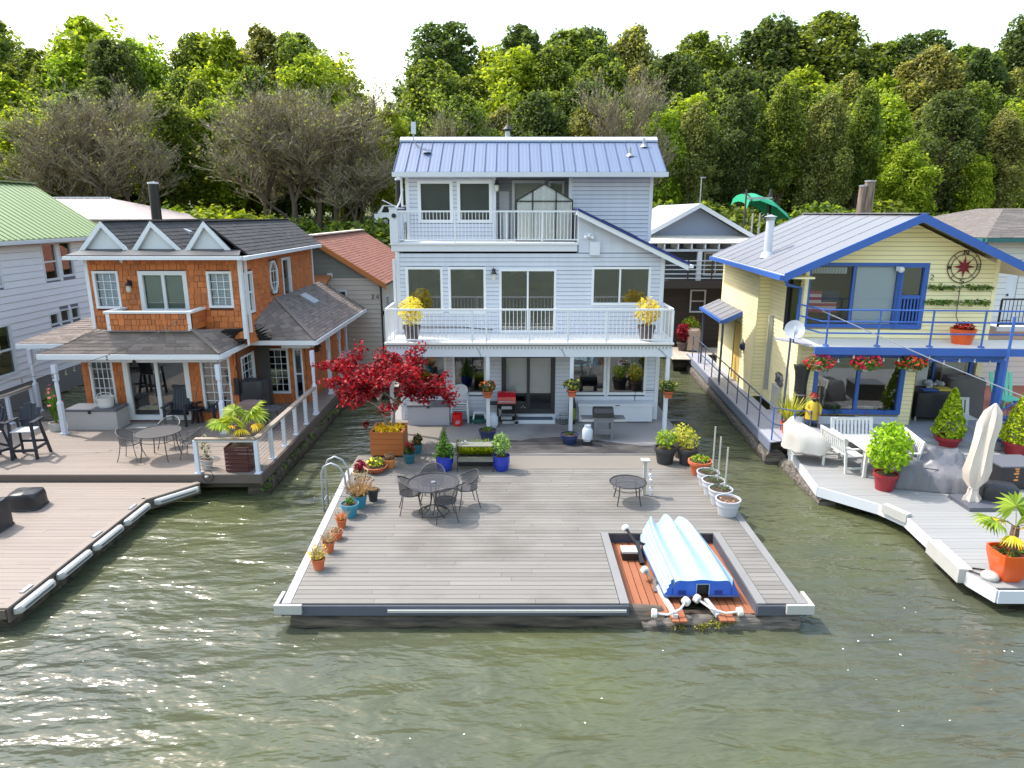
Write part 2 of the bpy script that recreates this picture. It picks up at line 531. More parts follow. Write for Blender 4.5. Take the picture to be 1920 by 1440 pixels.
M_conc = mat('concrete', lin(122, 116, 108), 0.8, noise=(.8, (1, 1, 1), .06), stain=(.9, .75, lin(120, 114, 108)), bump=(14, (1, 1, 1), .12))
M_concd = mat('stained_concrete', lin(140, 137, 136), 0.75, noise=(.5, (.7, 1, 1), .05), stain=(.42, .8, lin(66, 62, 62)), bump=(14, (1, 1, 1), .12))
M_cedar = mat('cedar_plank', lin(146, 88, 58), 0.65, var=.09, noise=(2, (7, .35, 1), .1), bump=(14, (6, .4, 1), .2), stain=(1.2, .5, lin(150, 96, 66)))
M_cedarbox = mat('cedar_planter', lin(176, 100, 48), 0.6, var=.05, noise=(2, (.6, .6, 8), .08))
M_soil = mat('potting_soil', lin(74, 58, 46), 0.95, noise=(30, (1, 1, 1), .2))
M_foot = mat('moss', lin(110, 118, 40), 0.9, noise=(9, (1, 1, 1), .2), bump=(25, (1, 1, 1), .8))

# ================================================================ water, bank
def water_mat():
    m = bpy.data.materials.new('river_water'); m.use_nodes = True
    n, l = m.node_tree.nodes, m.node_tree.links
    p = n['Principled BSDF']
    geo = n.new('ShaderNodeNewGeometry')
    def noise(scale, st, rot=0, detail=4, rough=.55, dist=0.0):
        mp = n.new('ShaderNodeMapping'); mp.inputs['Scale'].default_value = st; mp.inputs['Rotation'].default_value = (0, 0, math.radians(rot))
        l.new(geo.outputs['Position'], mp.inputs['Vector'])
        t = n.new('ShaderNodeTexNoise'); t.inputs['Scale'].default_value = scale; t.inputs['Detail'].default_value = detail
        t.inputs['Roughness'].default_value = rough; t.inputs['Distortion'].default_value = dist
        l.new(mp.outputs[0], t.inputs['Vector'])
        return t.outputs['Fac']
    cr = n.new('ShaderNodeValToRGB')
    cr.color_ramp.elements[0].position = 0.36; cr.color_ramp.elements[0].color = (*lin(74, 77, 66), 1)
    cr.color_ramp.elements[1].position = 0.66; cr.color_ramp.elements[1].color = (*lin(82, 86, 56), 1)
    l.new(noise(.16, (1, 1, 1), 0, 3), cr.inputs[0])
    l.new(cr.outputs[0], p.inputs['Base Color'])
    p.inputs['Roughness'].default_value = 0.15
    p.inputs['IOR'].default_value = 1.4
    p.inputs['Specular IOR Level'].default_value = 0.6
    def mul(s, k):
        q = n.new('ShaderNodeMath'); q.operation = 'MULTIPLY'; q.inputs[1].default_value = k; l.new(s, q.inputs[0]); return q.outputs[0]
    def add(a, b):
        q = n.new('ShaderNodeMath'); q.operation = 'ADD'; l.new(a, q.inputs[0]); l.new(b, q.inputs[1]); return q.outputs[0]
    h = add(add(mul(noise(1.0, (.6, 1.5, 1), 14, 3, .5, .35), .9), mul(noise(1.9, (.65, 1.7, 1), -12, 3, .5, .3), .42)), mul(noise(5.0, (.7, 1.5, 1), 20, 2), .07))
    bp = n.new('ShaderNodeBump'); bp.inputs['Strength'].default_value = 0.9; bp.inputs['Distance'].default_value = 0.24
    l.new(h, bp.inputs['Height']); l.new(bp.outputs[0], p.inputs['Normal'])
    return m
b = B().add([(-600, -700, 0), (600, -700, 0), (600, 60, 0), (-600, 60, 0)], [(0, 1, 2, 3)])
tag(b.obj('river_water', water_mat(), fix=False), None, kind='structure')
M_bank = mat('bank_earth', lin(92, 84, 52), 0.95, noise=(.35, (1, 1, 1), .1), hue=lin(70, 92, 34))
xs = np.linspace(-260, 260, 90)
prof_b = prof = [(43.5, -2.5), (45, .2), (46.5, 2.4), (48.5, 4.6), (51, 5.4), (60, 5.7), (80, 6.5), (140, 9.5), (420, 12)]
vs, fs = [], []
for i, x in enumerate(xs):
    for j, (yy, zz) in enumerate(prof):
        k = 0 if j in (0,) else .5
        vs.append((x, yy + rnd.uniform(-.6, .6) * (j > 0), zz + rnd.uniform(-.35, .35) * k))
for i in range(len(xs) - 1):
    for j in range(len(prof) - 1):
        a = i * len(prof) + j
        fs.append((a, a + len(prof), a + len(prof) + 1, a + 1))
tag(B().add(vs, fs).obj('river_bank', M_bank, fix=False, smooth=60), None, kind='structure')
far = B(); fx = np.linspace(-600, 600, 60)
for x in fx: far.v += [(x, -300, -1), (x, -318, 13 + rnd.uniform(-3, 5)), (x, -360, 22 + rnd.uniform(-5, 9)), (x, -460, 30 + rnd.uniform(-6, 10))]
for i in range(59):
    for j in range(3): far.f.append((i * 4 + j, i * 4 + j + 1, i * 4 + j + 5, i * 4 + j + 4))
tag(far.obj('far_bank', mat('far_bank_woods', lin(62, 76, 44), .95, noise=(.12, (1, 1, 1), .1), hue=lin(38, 50, 28)), fix=False), None, kind='structure')
# bits of fluff drifting on the water
r_ = np.random.default_rng(5)
q = []
for _ in range(120):
    x, y = r_.uniform(-9, 9), r_.uniform(5.2, 17)
    if -4.4 < x < 5.2 and y > 10: continue
    s = r_.uniform(.006, .016); a = r_.uniform(0, 3.1); e = s * r_.uniform(.4, .9)
    ca, sa = math.cos(a), math.sin(a)
    q.append([(x + ca * s * i - sa * e * j, y + sa * s * i + ca * e * j, .006) for i, j in ((-1, -1), (1, -1), (1, 1), (-1, 1))])
tag(quads('floating_fluff', np.array(q), mat('fluff', lin(225, 225, 215), .9)), 'white specks of fluff drifting on the green water', None, kind='stuff')
# ================================================================ grey three-storey house
YW, Y3, YB = 20.9, 22.5, 19.55
gh = thing('floating_house', 'three-storey pale blue-grey floating home with white railings and blue metal roof', 'house', (0.55, 22.5, 0.46))
o2 = [(-3.23, -2.10, 3.86, 5.28), (-1.94, -.79, 3.86, 5.28), (-.39, 1.35, 3.27, 5.22), (2.42, 4.22, 4.12, 5.28)]
o1 = [(-3.16, -2.06, 1.28, 2.60), (-1.87, -.81, 1.28, 2.60), (-.33, 1.36, .66, 2.60), (1.83, 2.95, 1.28, 2.60), (3.0, 4.22, 1.28, 2.60)]
o3 = [(-3.0, -1.88, 6.55, 7.86), (-1.75, -.63, 6.55, 7.86)]
inset = lambda ops: [(a + .03, b - .03, c + .03, d - .03) for a, b, c, d in ops]
wall(gh, -3.42, 4.52, .47, 3.02, YW, inset(o1), M_lapb, M_lap)
slope = lambda u: 6.84 - .471 * (u - 1.98)
wall(gh, -3.42, 4.52, 3.02, 5.62, YW, inset(o2), M_lapb, M_lap, ztop=5.7, gable=[(1.95, 5.62), (4.52, 5.62), (1.95, slope(1.95))])
gw_ = B().box(1.95, YW - .002, 5.63, 2.0, YW + .1, 5.64).obj('gable_wall', M_lapb, gh)
z = 5.70
while z < 6.8:
    zt = z + .127
    q0 = min(4.52, 1.98 + (6.84 - z) / .471); q1 = min(4.52, 1.98 + (6.84 - zt) / .471)
    if q0 - 2.0 < .05: break
    q1 = max(q1, 2.0)
    B().hexa([(2.0, YW - .016, z), (q0, YW - .016, z), (q0, YW + .004, z), (2.0, YW + .004, z), (2.0, YW - .004, zt), (q1, YW - .004, zt), (q1, YW + .004, zt), (2.0, YW + .004, zt)]).obj('siding_board', M_lap, gw_)
    z = zt
# shell: side and back walls, floors
b = B()
b.box(-3.42, YW + .12, .47, -3.3, 27, 5.9); b.box(4.4, YW + .12, .47, 4.52, 27, 5.5); b.box(-3.42, 27, .47, 4.52, 27.12, 8.0)
b.box(-3.3, YW + .12, 3.02, 4.4, 27, 3.14); b.box(-3.3, YW + .12, 5.76, 1.95, 27, 5.86); b.box(-3.3, YW + .12, .47, 4.4, 27, .55)
b.box(1.9, YW + .12, 5.86, 2.0, Y3, 6.8)
b.obj('shell', M_lapb, gh)
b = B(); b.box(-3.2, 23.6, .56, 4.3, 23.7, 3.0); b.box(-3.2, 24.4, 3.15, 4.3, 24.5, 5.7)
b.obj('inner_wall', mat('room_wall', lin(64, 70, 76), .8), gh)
# corner boards and bands
for x in (-3.52, 4.50): ubox('corner_board', gh, M_trim, x, YW - .03, .47, x + .12, YW + .09, 5.72 if x < 0 else 5.6)
ubox('band_board', gh, M_trim, -3.62, YW - .06, 5.74, 1.96, YW - .018, 5.93)
ubox('band_cap', gh, M_gutter, -3.66, YW - .1, 5.932, 1.99, YW + .06, 5.965)
ubox('downspout', gh, M_trim, -3.6, YW - .1, 3.2, -3.53, YW - .03, 5.5)
# windows and doors
for k, (a, b_, c, d) in enumerate(o2):
    if k == 2: window(gh, a, b_, c, d, YW, M_white, M_glass, .07, cols=2, name='sliding_door', gw=.02)
    elif k == 3: window(gh, a, b_, c, d, YW, M_white, M_glass, .07, split=.48)
    else: window(gh, a, b_, c, d, YW, M_white, M_glass, .075)
for k, (a, b_, c, d) in enumerate(o1):
    if k == 2: window(gh, a, b_, c, d, YW, M_bronze, M_clearg, .13, cols=2, name='sliding_door', blind=(M_blind, .7), label='dark bronze framed sliding door with white blinds')
    else: window(gh, a, b_, c, d, YW, M_white, M_glass, .07)
ubox('door_sill', gh, M_trim, -.02 - .3, YW - .12, .56, 1.4, YW - .02, .66)
# room things glimpsed through the glass
b = B()
b.cyl((-2.32, 21.9, 4.95), (-2.32, 21.9, 5.15), .17, .09, 10); b.cyl((-3.0, 22.0, 4.28), (-3.0, 22.0, 4.52), .15, .1, 10)
b.obj('indoor_lamp_shade', M_curt, gh)
b = B(); b.box(-1.68, 24.38, 4.6, -1.35, 24.4, 5.2); b.box(-.05, 24.38, 4.75, .2, 24.4, 5.05); b.box(.4, 24.38, 4.75, .62, 24.4, 5.05); b.obj('indoor_window_light', M_curt, gh)
# third storey
ub = B()
wall(gh, -3.3, -.55, 5.9, 8.06, Y3, inset(o3), M_lapb, M_lap)
wall(gh, 1.87, 4.42, 5.9, 8.06, Y3, [], M_lapb, M_lap)
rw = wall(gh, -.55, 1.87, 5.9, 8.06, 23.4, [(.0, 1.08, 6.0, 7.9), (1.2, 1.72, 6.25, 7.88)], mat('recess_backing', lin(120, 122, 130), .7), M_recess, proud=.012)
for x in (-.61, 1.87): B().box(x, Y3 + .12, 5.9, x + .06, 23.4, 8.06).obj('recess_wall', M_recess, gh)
b = B(); b.box(-3.3, Y3 + .12, 5.9, -3.2, 25.4, 8.06); b.box(4.32, Y3 + .12, 5.4, 4.42, 25.4, 8.06); b.box(-3.3, 25.4, 5.9, 4.42, 25.5, 8.06); b.obj('shell', M_lapb, gh)
for (a, b_, c, d) in o3: window(gh, a, b_, c, d, Y3, M_white, M_clearg, .1, blind=(M_dblind, .95))
for x in (-3.38, -.62, 1.80, 4.36): ubox('corner_board', gh, M_trim, x, Y3 - .03, 5.97, x + .11, Y3 + .05, 8.06)
window(gh, .0, 1.08, 6.0, 7.9, 23.4, M_white, M_clearg, .09, blind=(M_blind, .98), name='balcony_door')
window(gh, 1.2, 1.72, 6.25, 7.88, 23.4, M_white, M_glass, .07)
B().prism([(-.42, 23.37, 6.05), (-.1, 23.37, 6.05), (-.1, 23.37, 7.55), (-.42, 23.37, 7.55)], (0, .025, 0)).obj('panel', M_trim, gh)
# third-floor balcony
ubox('balcony_floor', gh, mat('balcony_membrane', lin(222, 221, 218), .6, noise=(1.2, (1, 1, 1), .03)), -3.62, YW - .04, 5.967, 1.99, 23.4, 6.0)
wing = B().box(-3.62, YW - .03, 6.0, -3.44, 22.3, 6.98).obj('parapet_wall', M_lapb, gh)
for k in range(7): B().hexa([(-3.44, YW + .02, 6.02 + k * .13), (-3.44, 22.28, 6.02 + k * .13), (-3.425, 22.28, 6.02 + k * .13), (-3.425, YW + .02, 6.02 + k * .13), (-3.44, YW + .02, 6.15 + k * .13), (-3.44, 22.28, 6.15 + k * .13), (-3.436, 22.28, 6.15 + k * .13), (-3.436, YW + .02, 6.15 + k * .13)]).obj('siding_board', M_lap, wing)
ubox('parapet_cap', gh, M_gutter, -3.66, YW - .07, 6.982, -3.40, 22.34, 7.02)
ubox('parapet_end', gh, M_trim, -3.64, YW - .06, 6.0, -3.40, YW - .032, 6.98)
B().cyl((-3.5, YW - .1, 6.78), (-3.5, YW - .066, 6.78), .07, n=8).obj('house_letter', M_dark, gh)
railing(gh, (-3.40, YW, 6.0), (1.98, YW, 6.0), .93, M_white, .105, posts=(.0, .315, .6, .8, 1), post_w=.045, bal_d=.02)
side = B().box(1.96, YW + .1, 6.0, 2.02, Y3, 6.93).obj('balcony_side_wall', M_lapb, gh)
for k in range(7): ubox('siding_board', side, M_white, 1.945, YW + .11, 6.02 + k * .128, 1.96, Y3 - .01, 6.13 + k * .128)
# shed roof on the right
def slab(name, pts, th, m, parent, **k): return B().prism(pts, (0, 0, th)).obj(name, m, parent, **k)
sx0, sx1, sy0, sy1 = 1.93, 5.29, YW - .32, 26.9
sz = lambda x: 6.92 - .471 * (x - 1.98)
slab('shed_roof', [(sx0, sy0, sz(sx0)), (sx1, sy0, sz(sx1)), (sx1, sy1, sz(sx1)), (sx0, sy1, sz(sx0))], .05, M_navy, gh)
B().prism([(sx0, sy0 - .02, sz(sx0) - .02), (sx1, sy0 - .02, sz(sx1) - .02), (sx1, sy0 - .02, sz(sx1) + .055), (sx0, sy0 - .02, sz(sx0) + .055)], (0, .018, 0)).obj('roof_edge', M_navy, gh)
B().prism([(sx0, sy0 + .01, sz(sx0) - .17), (sx1 - .02, sy0 + .01, sz(sx1) - .17), (sx1 - .02, sy0 + .01, sz(sx1) - .022), (sx0, sy0 + .01, sz(sx0) - .022)], (0, .05, 0)).obj('rake_board', M_white, gh)
ubox('gutter_end', gh, M_white, sx1 - .01, sy0 - .01, sz(sx1) - .1, sx1 + .12, sy1, sz(sx1) - .01)
slab('skylight', [(2.85, 22.0, sz(2.85) + .052), (3.95, 22.0, sz(3.95) + .052), (3.95, 23.0, sz(3.95) + .052), (2.85, 23.0, sz(2.85) + .052)], .1, M_bronze, gh)
# main roof
RX0, RX1, RYE, RYR, RZE, RZR = -3.66, 4.76, 22.05, 23.9, 8.10, 9.20
n_p = 24
roof = slab('roof', [(RX0, RYE, RZE - .02), (RX1, RYE, RZE - .02), (RX1, RYR, RZR - .02), (RX0, RYR, RZR - .02)], .015, M_rib, gh)
slab('rear_roof', [(RX0, RYR, RZR - .02), (RX1, RYR, RZR - .02), (RX1, 25.8, RZE - .02), (RX0, 25.8, RZE - .02)], .03, M_rib, gh)
for i in range(n_p):
    a = RX0 + (RX1 - RX0) * i / n_p; e = RX0 + (RX1 - RX0) * (i + 1) / n_p
    P = B()
    ns = 6
    for j in range(ns):             # shallow pencil ribs pressed in the pan
        u0, u1 = a + (e - a) * j / ns + .004 * (j == 0), a + (e - a) * (j + 1) / ns - .004 * (j == ns - 1)
        h0, h1 = (.002, .006) if j % 2 else (.006, .002)
        P.hexa([(u0, RYE - .03, RZE - .03), (u1, RYE - .03, RZE - .03), (u1, RYR, RZR - .01), (u0, RYR, RZR - .01),
                (u0, RYE - .03, RZE - .01 + h0), (u1, RYE - .03, RZE - .01 + h1), (u1, RYR, RZR + h1), (u0, RYR, RZR + h0)])
    P.obj('roof_panel', M_roofb, roof)
for i in range(n_p + 1):
    a = RX0 + (RX1 - RX0) * i / n_p
    B().hexa([(a - .013, RYE - .035, RZE - .012), (a + .013, RYE - .035, RZE - .012), (a + .013, RYR, RZR), (a - .013, RYR, RZR), (a - .009, RYE - .035, RZE + .03), (a + .009, RYE - .035, RZE + .03), (a + .009, RYR, RZR + .04), (a - .009, RYR, RZR + .04)]).obj('roof_seam', mat('navy_seam', lin(60, 78, 120), .4), roof)
B().prism([(RX0 - .03, RYR - .17, RZR - .06), (RX0 - .03, RYR - .17, RZR - .0), (RX0 - .03, RYR, RZR + .1), (RX0 - .03, RYR + .16, RZR), (RX0 - .03, RYR + .16, RZR - .06)], (RX1 - RX0 + .06, 0, 0)).obj('ridge_cap', mat('ridge_cap_metal', lin(196, 206, 228), .35), roof)
B().box(RX0 - .03, RYE - .16, RZE - .16, RX1 + .05, RYE - .04, RZE - .02).obj('gutter', M_gutter, gh)
B().box(RX0 + .02, RYE - .038, RZE - .15, RX1 - .02, Y3 - .032, RZE - .06).obj('soffit', M_white, gh)
for x in (RX0 - .02, RX1 - .03): B().prism([(x, RYE, RZE - .15), (x, RYE, RZE - .022), (x, RYR, RZR - .022), (x, 25.8, RZE - .022), (x, 25.8, RZE - .15), (x, RYR, RZR - .17)], (.05, 0, 0)).obj('rake_board', M_white, gh)
B().prism([(-3.28, Y3 + .1, RZE - .06), (-3.28, RYR, RZR - .06), (-3.28, 25.4, RZE - .06)], (7.68, 0, 0)).obj('attic', M_lapb, gh)
for px, y in ((1181, 22.95), (1207, 23.5)):
    zz = RZE + (y - RYE) * (RZR - RZE) / (RYR - RYE); x = (px - 960) / FPX * (y * _c + (CAMZ - zz) * _s)
    b = B().cyl((x, y, zz - .05), (x, y, zz + .26), .045, n=10).lathe([(.14, 0), (.06, .09)], (x, y, zz - .02), 10)
    b.obj('vent_pipe', M_galv, roof)
zz = RZR; b = B().cyl((-.15, RYR + .25, zz - .1), (-.15, RYR + .25, zz + .36), .085, n=12); fl = b.obj('flue', M_galv, roof)
B().lathe([(.17, .0), (.02, .15)], (-.15, RYR + .25, zz + .36), 12).lathe([(.1, -.07), (.1, 0)], (-.15, RYR + .25, zz + .37), 10).obj('flue_cap', M_dark, fl)
B().cyl((-.14, RYR + .25, zz + .5), (-.14, RYR + .25, zz + .85), .008, n=5).obj('lightning_wire', M_galv, fl)
# antenna on roof left
b = B().tube([(-3.05, 23.45, 8.9), (-3.2, 23.5, 9.15), (-3.2, 23.5, 9.5)], .022, 6)
an = b.obj('antenna', M_galv, roof)
B().box(-3.27, 23.45, 9.35, -3.12, 23.52, 9.72).obj('antenna_panel', M_gutter, an)
B().lathe([(.14, 0), (.13, .02)], (-2.72, 23.05, 8.74), 12).obj('antenna_base', M_galv, an)
B().tube([(-3.2, 23.5, 9.15), (-2.98, 23.25, 8.9), (-2.72, 23.05, 8.78)], .01, 5).obj('antenna_cable', M_dark, an)
# old mast and dish arm on the left end of the upper floor
b = B().tube([(-3.72, 22.3, 6.9), (-3.55, 22.35, 7.2), (-3.45, 22.4, 7.6)], .03, 6).tube([(-3.62, 22.3, 7.02), (-4.05, 22.1, 7.25)], .018, 5).cyl((-3.48, 22.38, 7.05), (-3.48, 22.38, 7.95), .035, n=8)
b.obj('antenna_mast', M_gutter, gh)
# wall lanterns, flood light, wall box
def lantern(parent, x, y, z):
    b = B().box(x - .05, y - .04, z - .02, x + .05, y, z + .14).tube([(x, y - .03, z + .12), (x, y - .1, z + .18), (x, y - .12, z + .1)], .012, 5)
    b.lathe([(.1, 0), (.03, .09), (.01, .14)], (x, y - .12, z + .0), 8)
    L = b.obj('wall_lantern', M_dark, parent)
    B().lathe([(.04, -.2), (.065, -.16), (.065, -.02), (.05, 0)], (x, y - .12, z), 8).obj('lantern_glass', mat('lantern_glass', lin(200, 200, 190), .2), L)
lantern(gh, -.55, YW - .02, 5.08)
lantern(gh, -.46 - .02, Y3 - .02, 7.72)
b = B()
for dx in (-.1, 0, .1): b.ball((2.3 + dx, YW - .1, 6.2 - .04 * abs(dx) * 10), .06, 6).tube([(2.3, YW - .02, 6.26), (2.3 + dx, YW - .09, 6.24)], .02, 5)
b.obj('flood_light', M_white, gh)
ubox('wall_box', gh, M_trim, 2.33, YW - .14, 5.63, 2.63, YW - .018, 6.02)
ubox('wall_outlet', gh, M_white, 1.83, YW - .03, 3.45, 1.89, YW - .015, 3.55)
# second-floor balcony over the porch
pf = mat('balcony_deck_white', lin(226, 224, 220), .6, noise=(1.4, (1, 1, 1), .04), stain=(1.3, .3, lin(190, 186, 180)))
ubox('balcony_floor', gh, pf, -3.68, YB - .16, 3.17, 4.68, YW - .02, 3.22)
ubox('balcony_edge', gh, mat('balcony_edge_grey', lin(120, 118, 114), .7), -3.67, YB - .145, 3.12, 4.67, YW - .03, 3.168)
cb = B()
x = -3.6
while x < 4.6:
    cb.box(x, YB - .13, 3.055, x + .05, YW - .05, 3.1); x += .1
cb.obj('corrugated_ceiling', M_white, gh)
B().box(-3.6, YB - .12, 3.085, 4.62, YW - .04, 3.118).obj('ceiling_sheet', M_white, gh)
ubox('beam', gh, M_trim, -3.62, YB - .1, 2.80, 4.66, YB + .06, 3.05)
ubox('beam', gh, M_trim, -3.6, YB + .062, 2.83, -3.48, YW - .03, 3.05); ubox('beam', gh, M_trim, 4.52, YB + .062, 2.83, 4.64, YW - .03, 3.05)
for a, e in ((-1.0, -.9), (1.42, 1.55), (4.22, 4.5)): B().tube([(a, YB - .11, 3.05), ((a + e) / 2, YB - .12, 2.95), (e, YB - .112, 2.80)], .006, 4).obj('wire', M_dark, gh)
for x in (-3.55, -.71, 1.75, 4.56): ubox('porch_post', gh, M_trim, x - .055, YB - .07, .47, x + .055, YB + .04, 2.80)
railing(gh, (-3.62, YB - .1, 3.22), (4.62, YB - .1, 3.22), .98, M_white, .113, posts=(0, .3, .35, .50, .635, .77, 1), post_w=.05, bal_d=.02)
for x in (-3.62, 4.62): railing(gh, (x, YB - .04, 3.22), (x, YW - .04, 3.22), .98, M_white, .113, posts=(1,), bal_d=.02)
B().tube([(-3.4, YW - .04, 3.45), (-1.5, YW - .035, 3.44), (-.6, YW - .05, 3.36)], .014, 5).obj('hose_line', M_dark, gh)
# patio slabs (part of the float the house stands on)
pat = B().box(-3.85, 17.62, -.1, 5.0, 27.2, .465).obj('concrete_float', M_concd); tag(pat, None, kind='structure')
ap = B().box(-4.2, 16.62, -.1, 5.05, 17.60, .44).obj('concrete_apron', M_conc); tag(ap, None, kind='structure')
lf = B()
lf.box(-3.75, 17.6, .466, -2.0, YW - .03, .470)
tag(lf.obj('pale_concrete_path', M_conc), None, kind='structure')
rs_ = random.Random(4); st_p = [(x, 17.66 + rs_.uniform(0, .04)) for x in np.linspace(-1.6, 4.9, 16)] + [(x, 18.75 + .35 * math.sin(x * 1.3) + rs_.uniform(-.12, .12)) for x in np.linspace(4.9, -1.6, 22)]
tag(B().prism([(x, y, .4655) for x, y in st_p], (0, 0, .003)).obj('dark_concrete_patch', mat('dark_mottled_concrete', lin(46, 44, 45), .8, noise=(1.6, (1, 1.6, 1), .1), hue=lin(82, 78, 77), bump=(14, (1, 1, 1), .15))), None, kind='structure')  # thin irregular sheet, mottled and darker than the slab below it
ubox('door_step', gh, M_trim, -.3, YW - .5, .468, 1.35, YW - .12, .58)
ubox('step_mat', gh, mat('step_tread', lin(88, 100, 118), .8), -.22, YW - .47, .582, 1.28, YW - .15, .592)
# ================================================================ main floating deck
dk = thing('floating_dock', 'grey plank floating deck with a boat bay, in front of the blue-grey house', 'dock', (0.5, 13.5, 0))
DF, DB = 10.3, 16.6                      # front and back of the deck
XL0, XL1, XR0, XR1 = -3.9, -4.25, 4.98, 5.03
bay = (1.98, 4.15, 12.95)
poly = [(XL0 + .16, DF), (bay[0] - .16, DF), (bay[0] - .16, bay[2] + .02), (bay[1] + .16, bay[2] + .02), (bay[1] + .16, DF), (XR0 - .16, DF), (XR1 - .16, DB), (XL1 + .16, DB)]
planks(dk, poly, .45, M_deckg, 'x', .145, .013, seed=4, cuts=(2.6, 4.0))
def strip(name, a, b, w, z0, z1, m, parent):   # board from a to b in plan, width w to the left of travel
    a, b = Vector(a), Vector(b); d = (b - a).normalized(); nrm = Vector((-d.y, d.x)) * w
    return B().prism([(a.x, a.y, z0), (b.x, b.y, z0), (b.x + nrm.x, b.y + nrm.y, z0), (a.x + nrm.x, a.y + nrm.y, z0)], (0, 0, z1 - z0)).obj(name, m, parent)
strip('edge_board', (XL1, DB), (XL0, DF), .15, .42, .452, M_pvc, dk)
strip('edge_board', (XR0, DF), (XR1, DB), .15, .42, .452, M_decktrim, dk)
strip('edge_board', (bay[0] - .15, DF), (bay[0] - .15, bay[2]), -.15, .42, .452, M_decktrim, dk)
strip('edge_board', (bay[1] + .15, DF), (bay[1] + .15, bay[2]), .15, .42, .452, M_decktrim, dk)
# fascia, joists
for a, e in ((XL0, bay[0]), (bay[1], XR0)):
    ubox('fascia_board', dk, M_fascia, a, DF - .035, .24, e, DF - .003, .418)
ubox('rub_rail', dk, M_pvc, -2.1, DF - .075, .315, bay[0] - .05, DF - .036, .36)
strip('fascia_board', (XL1 + .02, DB), (XL0 + .02, DF), -.03, .2, .418, M_fascia, dk)
strip('fascia_board', (XR0 - .02, DF), (XR1 - .02, DB), -.03, .2, .418, M_fascia, dk)
ubox('bay_wall', dk, M_fascia, bay[0] + .0, bay[2] + .02, .15, bay[1], bay[2] + .05, .418)
ubox('bay_wall', dk, M_fascia, bay[0] - .02, DF + .01, .15, bay[0] + .005, bay[2] + .015, .418)
ubox('bay_wall', dk, M_fascia, bay[1] - .005, DF + .01, .15, bay[1] + .02, bay[2] + .015, .418)
b = B()
for y in np.arange(DF + .2, DB, .8): b.box(XL0 - .1, y, .3, 1.9, y + .06, .415)
for y in np.arange(13.2, DB, .8): b.box(1.9, y, .3, XR0 - .05, y + .06, .415)
for y in np.arange(DF + .2, 12.9, .8): b.box(bay[1] + .05, y, .3, XR0 - .05, y + .06, .415)
b.obj('joists', mat('joist_wood', lin(90, 76, 60), .9), dk)
# corner bumpers of white vinyl
for x, sx in ((XL0, 1), (XR0, -1)):
    b = B().prism([(x - .10 * sx, DF - .10, .30), (x + .36 * sx, DF - .10, .30), (x + .36 * sx, DF - .04, .30), (x - .04 * sx, DF - .04, .30), (x - .04 * sx, DF + .36, .30), (x - .10 * sx, DF + .36, .30)], (0, 0, .165))
    b.obj('corner_bumper', M_pvc, dk)
# float logs under the deck
def log(name, a, b, r, m, parent, seed):
    rr = random.Random(seed); a, b = Vector(a), Vector(b); n = 26; L = []
    R = []
    for i in range(n):
        t = i / (n - 1); p = a.lerp(b, t); L.append(p + Vector((0, rr.uniform(-.02, .02), rr.uniform(-.02, .02)))); R.append(r * rr.uniform(.9, 1.08))
    return B().tube(L, R, 10).obj(name, m, parent, smooth=40)
log('float_log', (-3.75, DF + .18, .02), (2.6, DF + .2, .03), .24, M_log, dk, 2)
log('float_log', (2.2, DF + .05, -.06), (4.9, DF + .12, .03), .2, M_logl, dk, 3)
for y in (11.6, 13.2, 14.8, 16.2): log('float_log', (-3.95, y, -.02), (4.95, y, -.02), .24, M_log, dk, int(y * 9))
# sunken cedar platform in the bay
cp = thing('cedar_platform', 'sunken orange cedar plank platform under the blue boat', 'platform', (3.0, 11.5, .05))
xx = bay[0] + .03; k = 0
while xx < bay[1] - .05:
    w = .135
    front = 10.36 if xx < 2.55 or xx > 3.75 else (10.12 if xx < 2.95 else (10.8 if xx < 3.45 else 10.14))
    ubox('cedar_plank', cp, M_cedar, xx, front, .19, xx + w - .014, bay[2] - .01, .225); xx += w; k += 1
b = B()
for y in (10.42, 11.2, 12.3): b.box(bay[0] + .03, y, .08, bay[1] - .03, y + .1, .188)
b.obj('bearers', mat('dark_wet_wood', lin(58, 44, 34), .8), cp)
moss_at = [(rnd.uniform(2.75, 3.75), rnd.uniform(10.15, 10.5), rnd.uniform(.04, .14)) for _ in range(26)]

# ---------------------------------------------------------------- upturned boat
bt = thing('small_boat', 'light blue plastic dinghy lying keel-up in the deck bay', 'boat', (3.3, 11.7, .45))
M_hull = mat('pale_blue_hull', lin(150, 176, 191), .42, noise=(1.3, (1, 1, 1), .03), coat=.1)
M_tran = mat('royal_blue_transom', lin(44, 96, 196), .4)
y0, y1 = 10.72, 13.1
NS, prof_n = 26, []
def hull_ring(t):
    """t 0 at stern (near), 1 at bow; returns ring of points keel-up"""
    y = y0 + (y1 - y0) * t
    xc = 3.33 - .14 * t
    wg = (.65 - .05 * t) * (1 - max(0, t - .72) ** 2 * 2.6)          # half beam at gunwale
    wt = wg * (.80 - .10 * t * t)
    zb = .34 + .03 * t; h = .36 + .05 * t - max(0, t - .85) ** 2 * 4
    pts = []
    for k in range(9):               # left side with moulded strakes
        s = k / 8
        st = .026 * (k % 2) * (t < .97)
        pts.append((xc - wg + (wg - wt) * s - st, zb + h * .92 * s))
    m = 33
    for k in range(m):               # bottom: three rounded keels and two troughs
        s = -1 + 2 * k / (m - 1)
        hump = math.cos(s * 2 * math.pi) * .5 + .5
        dz = (hump ** 1.1) * (.025 + .20 * t ** .75)
        edge = 1 - (abs(s) ** 14) * .5
        pts.append((xc + wt * s, zb + h * .92 * edge - .045 - .05 * t + dz))
    for k in range(8, -1, -1):
        s = k / 8
        pts.append((xc + wg - (wg - wt) * s, zb + h * .92 * s))
    return [(x, y, z) for x, z in pts]
rings = [hull_ring(i / (NS - 1)) for i in range(NS)]
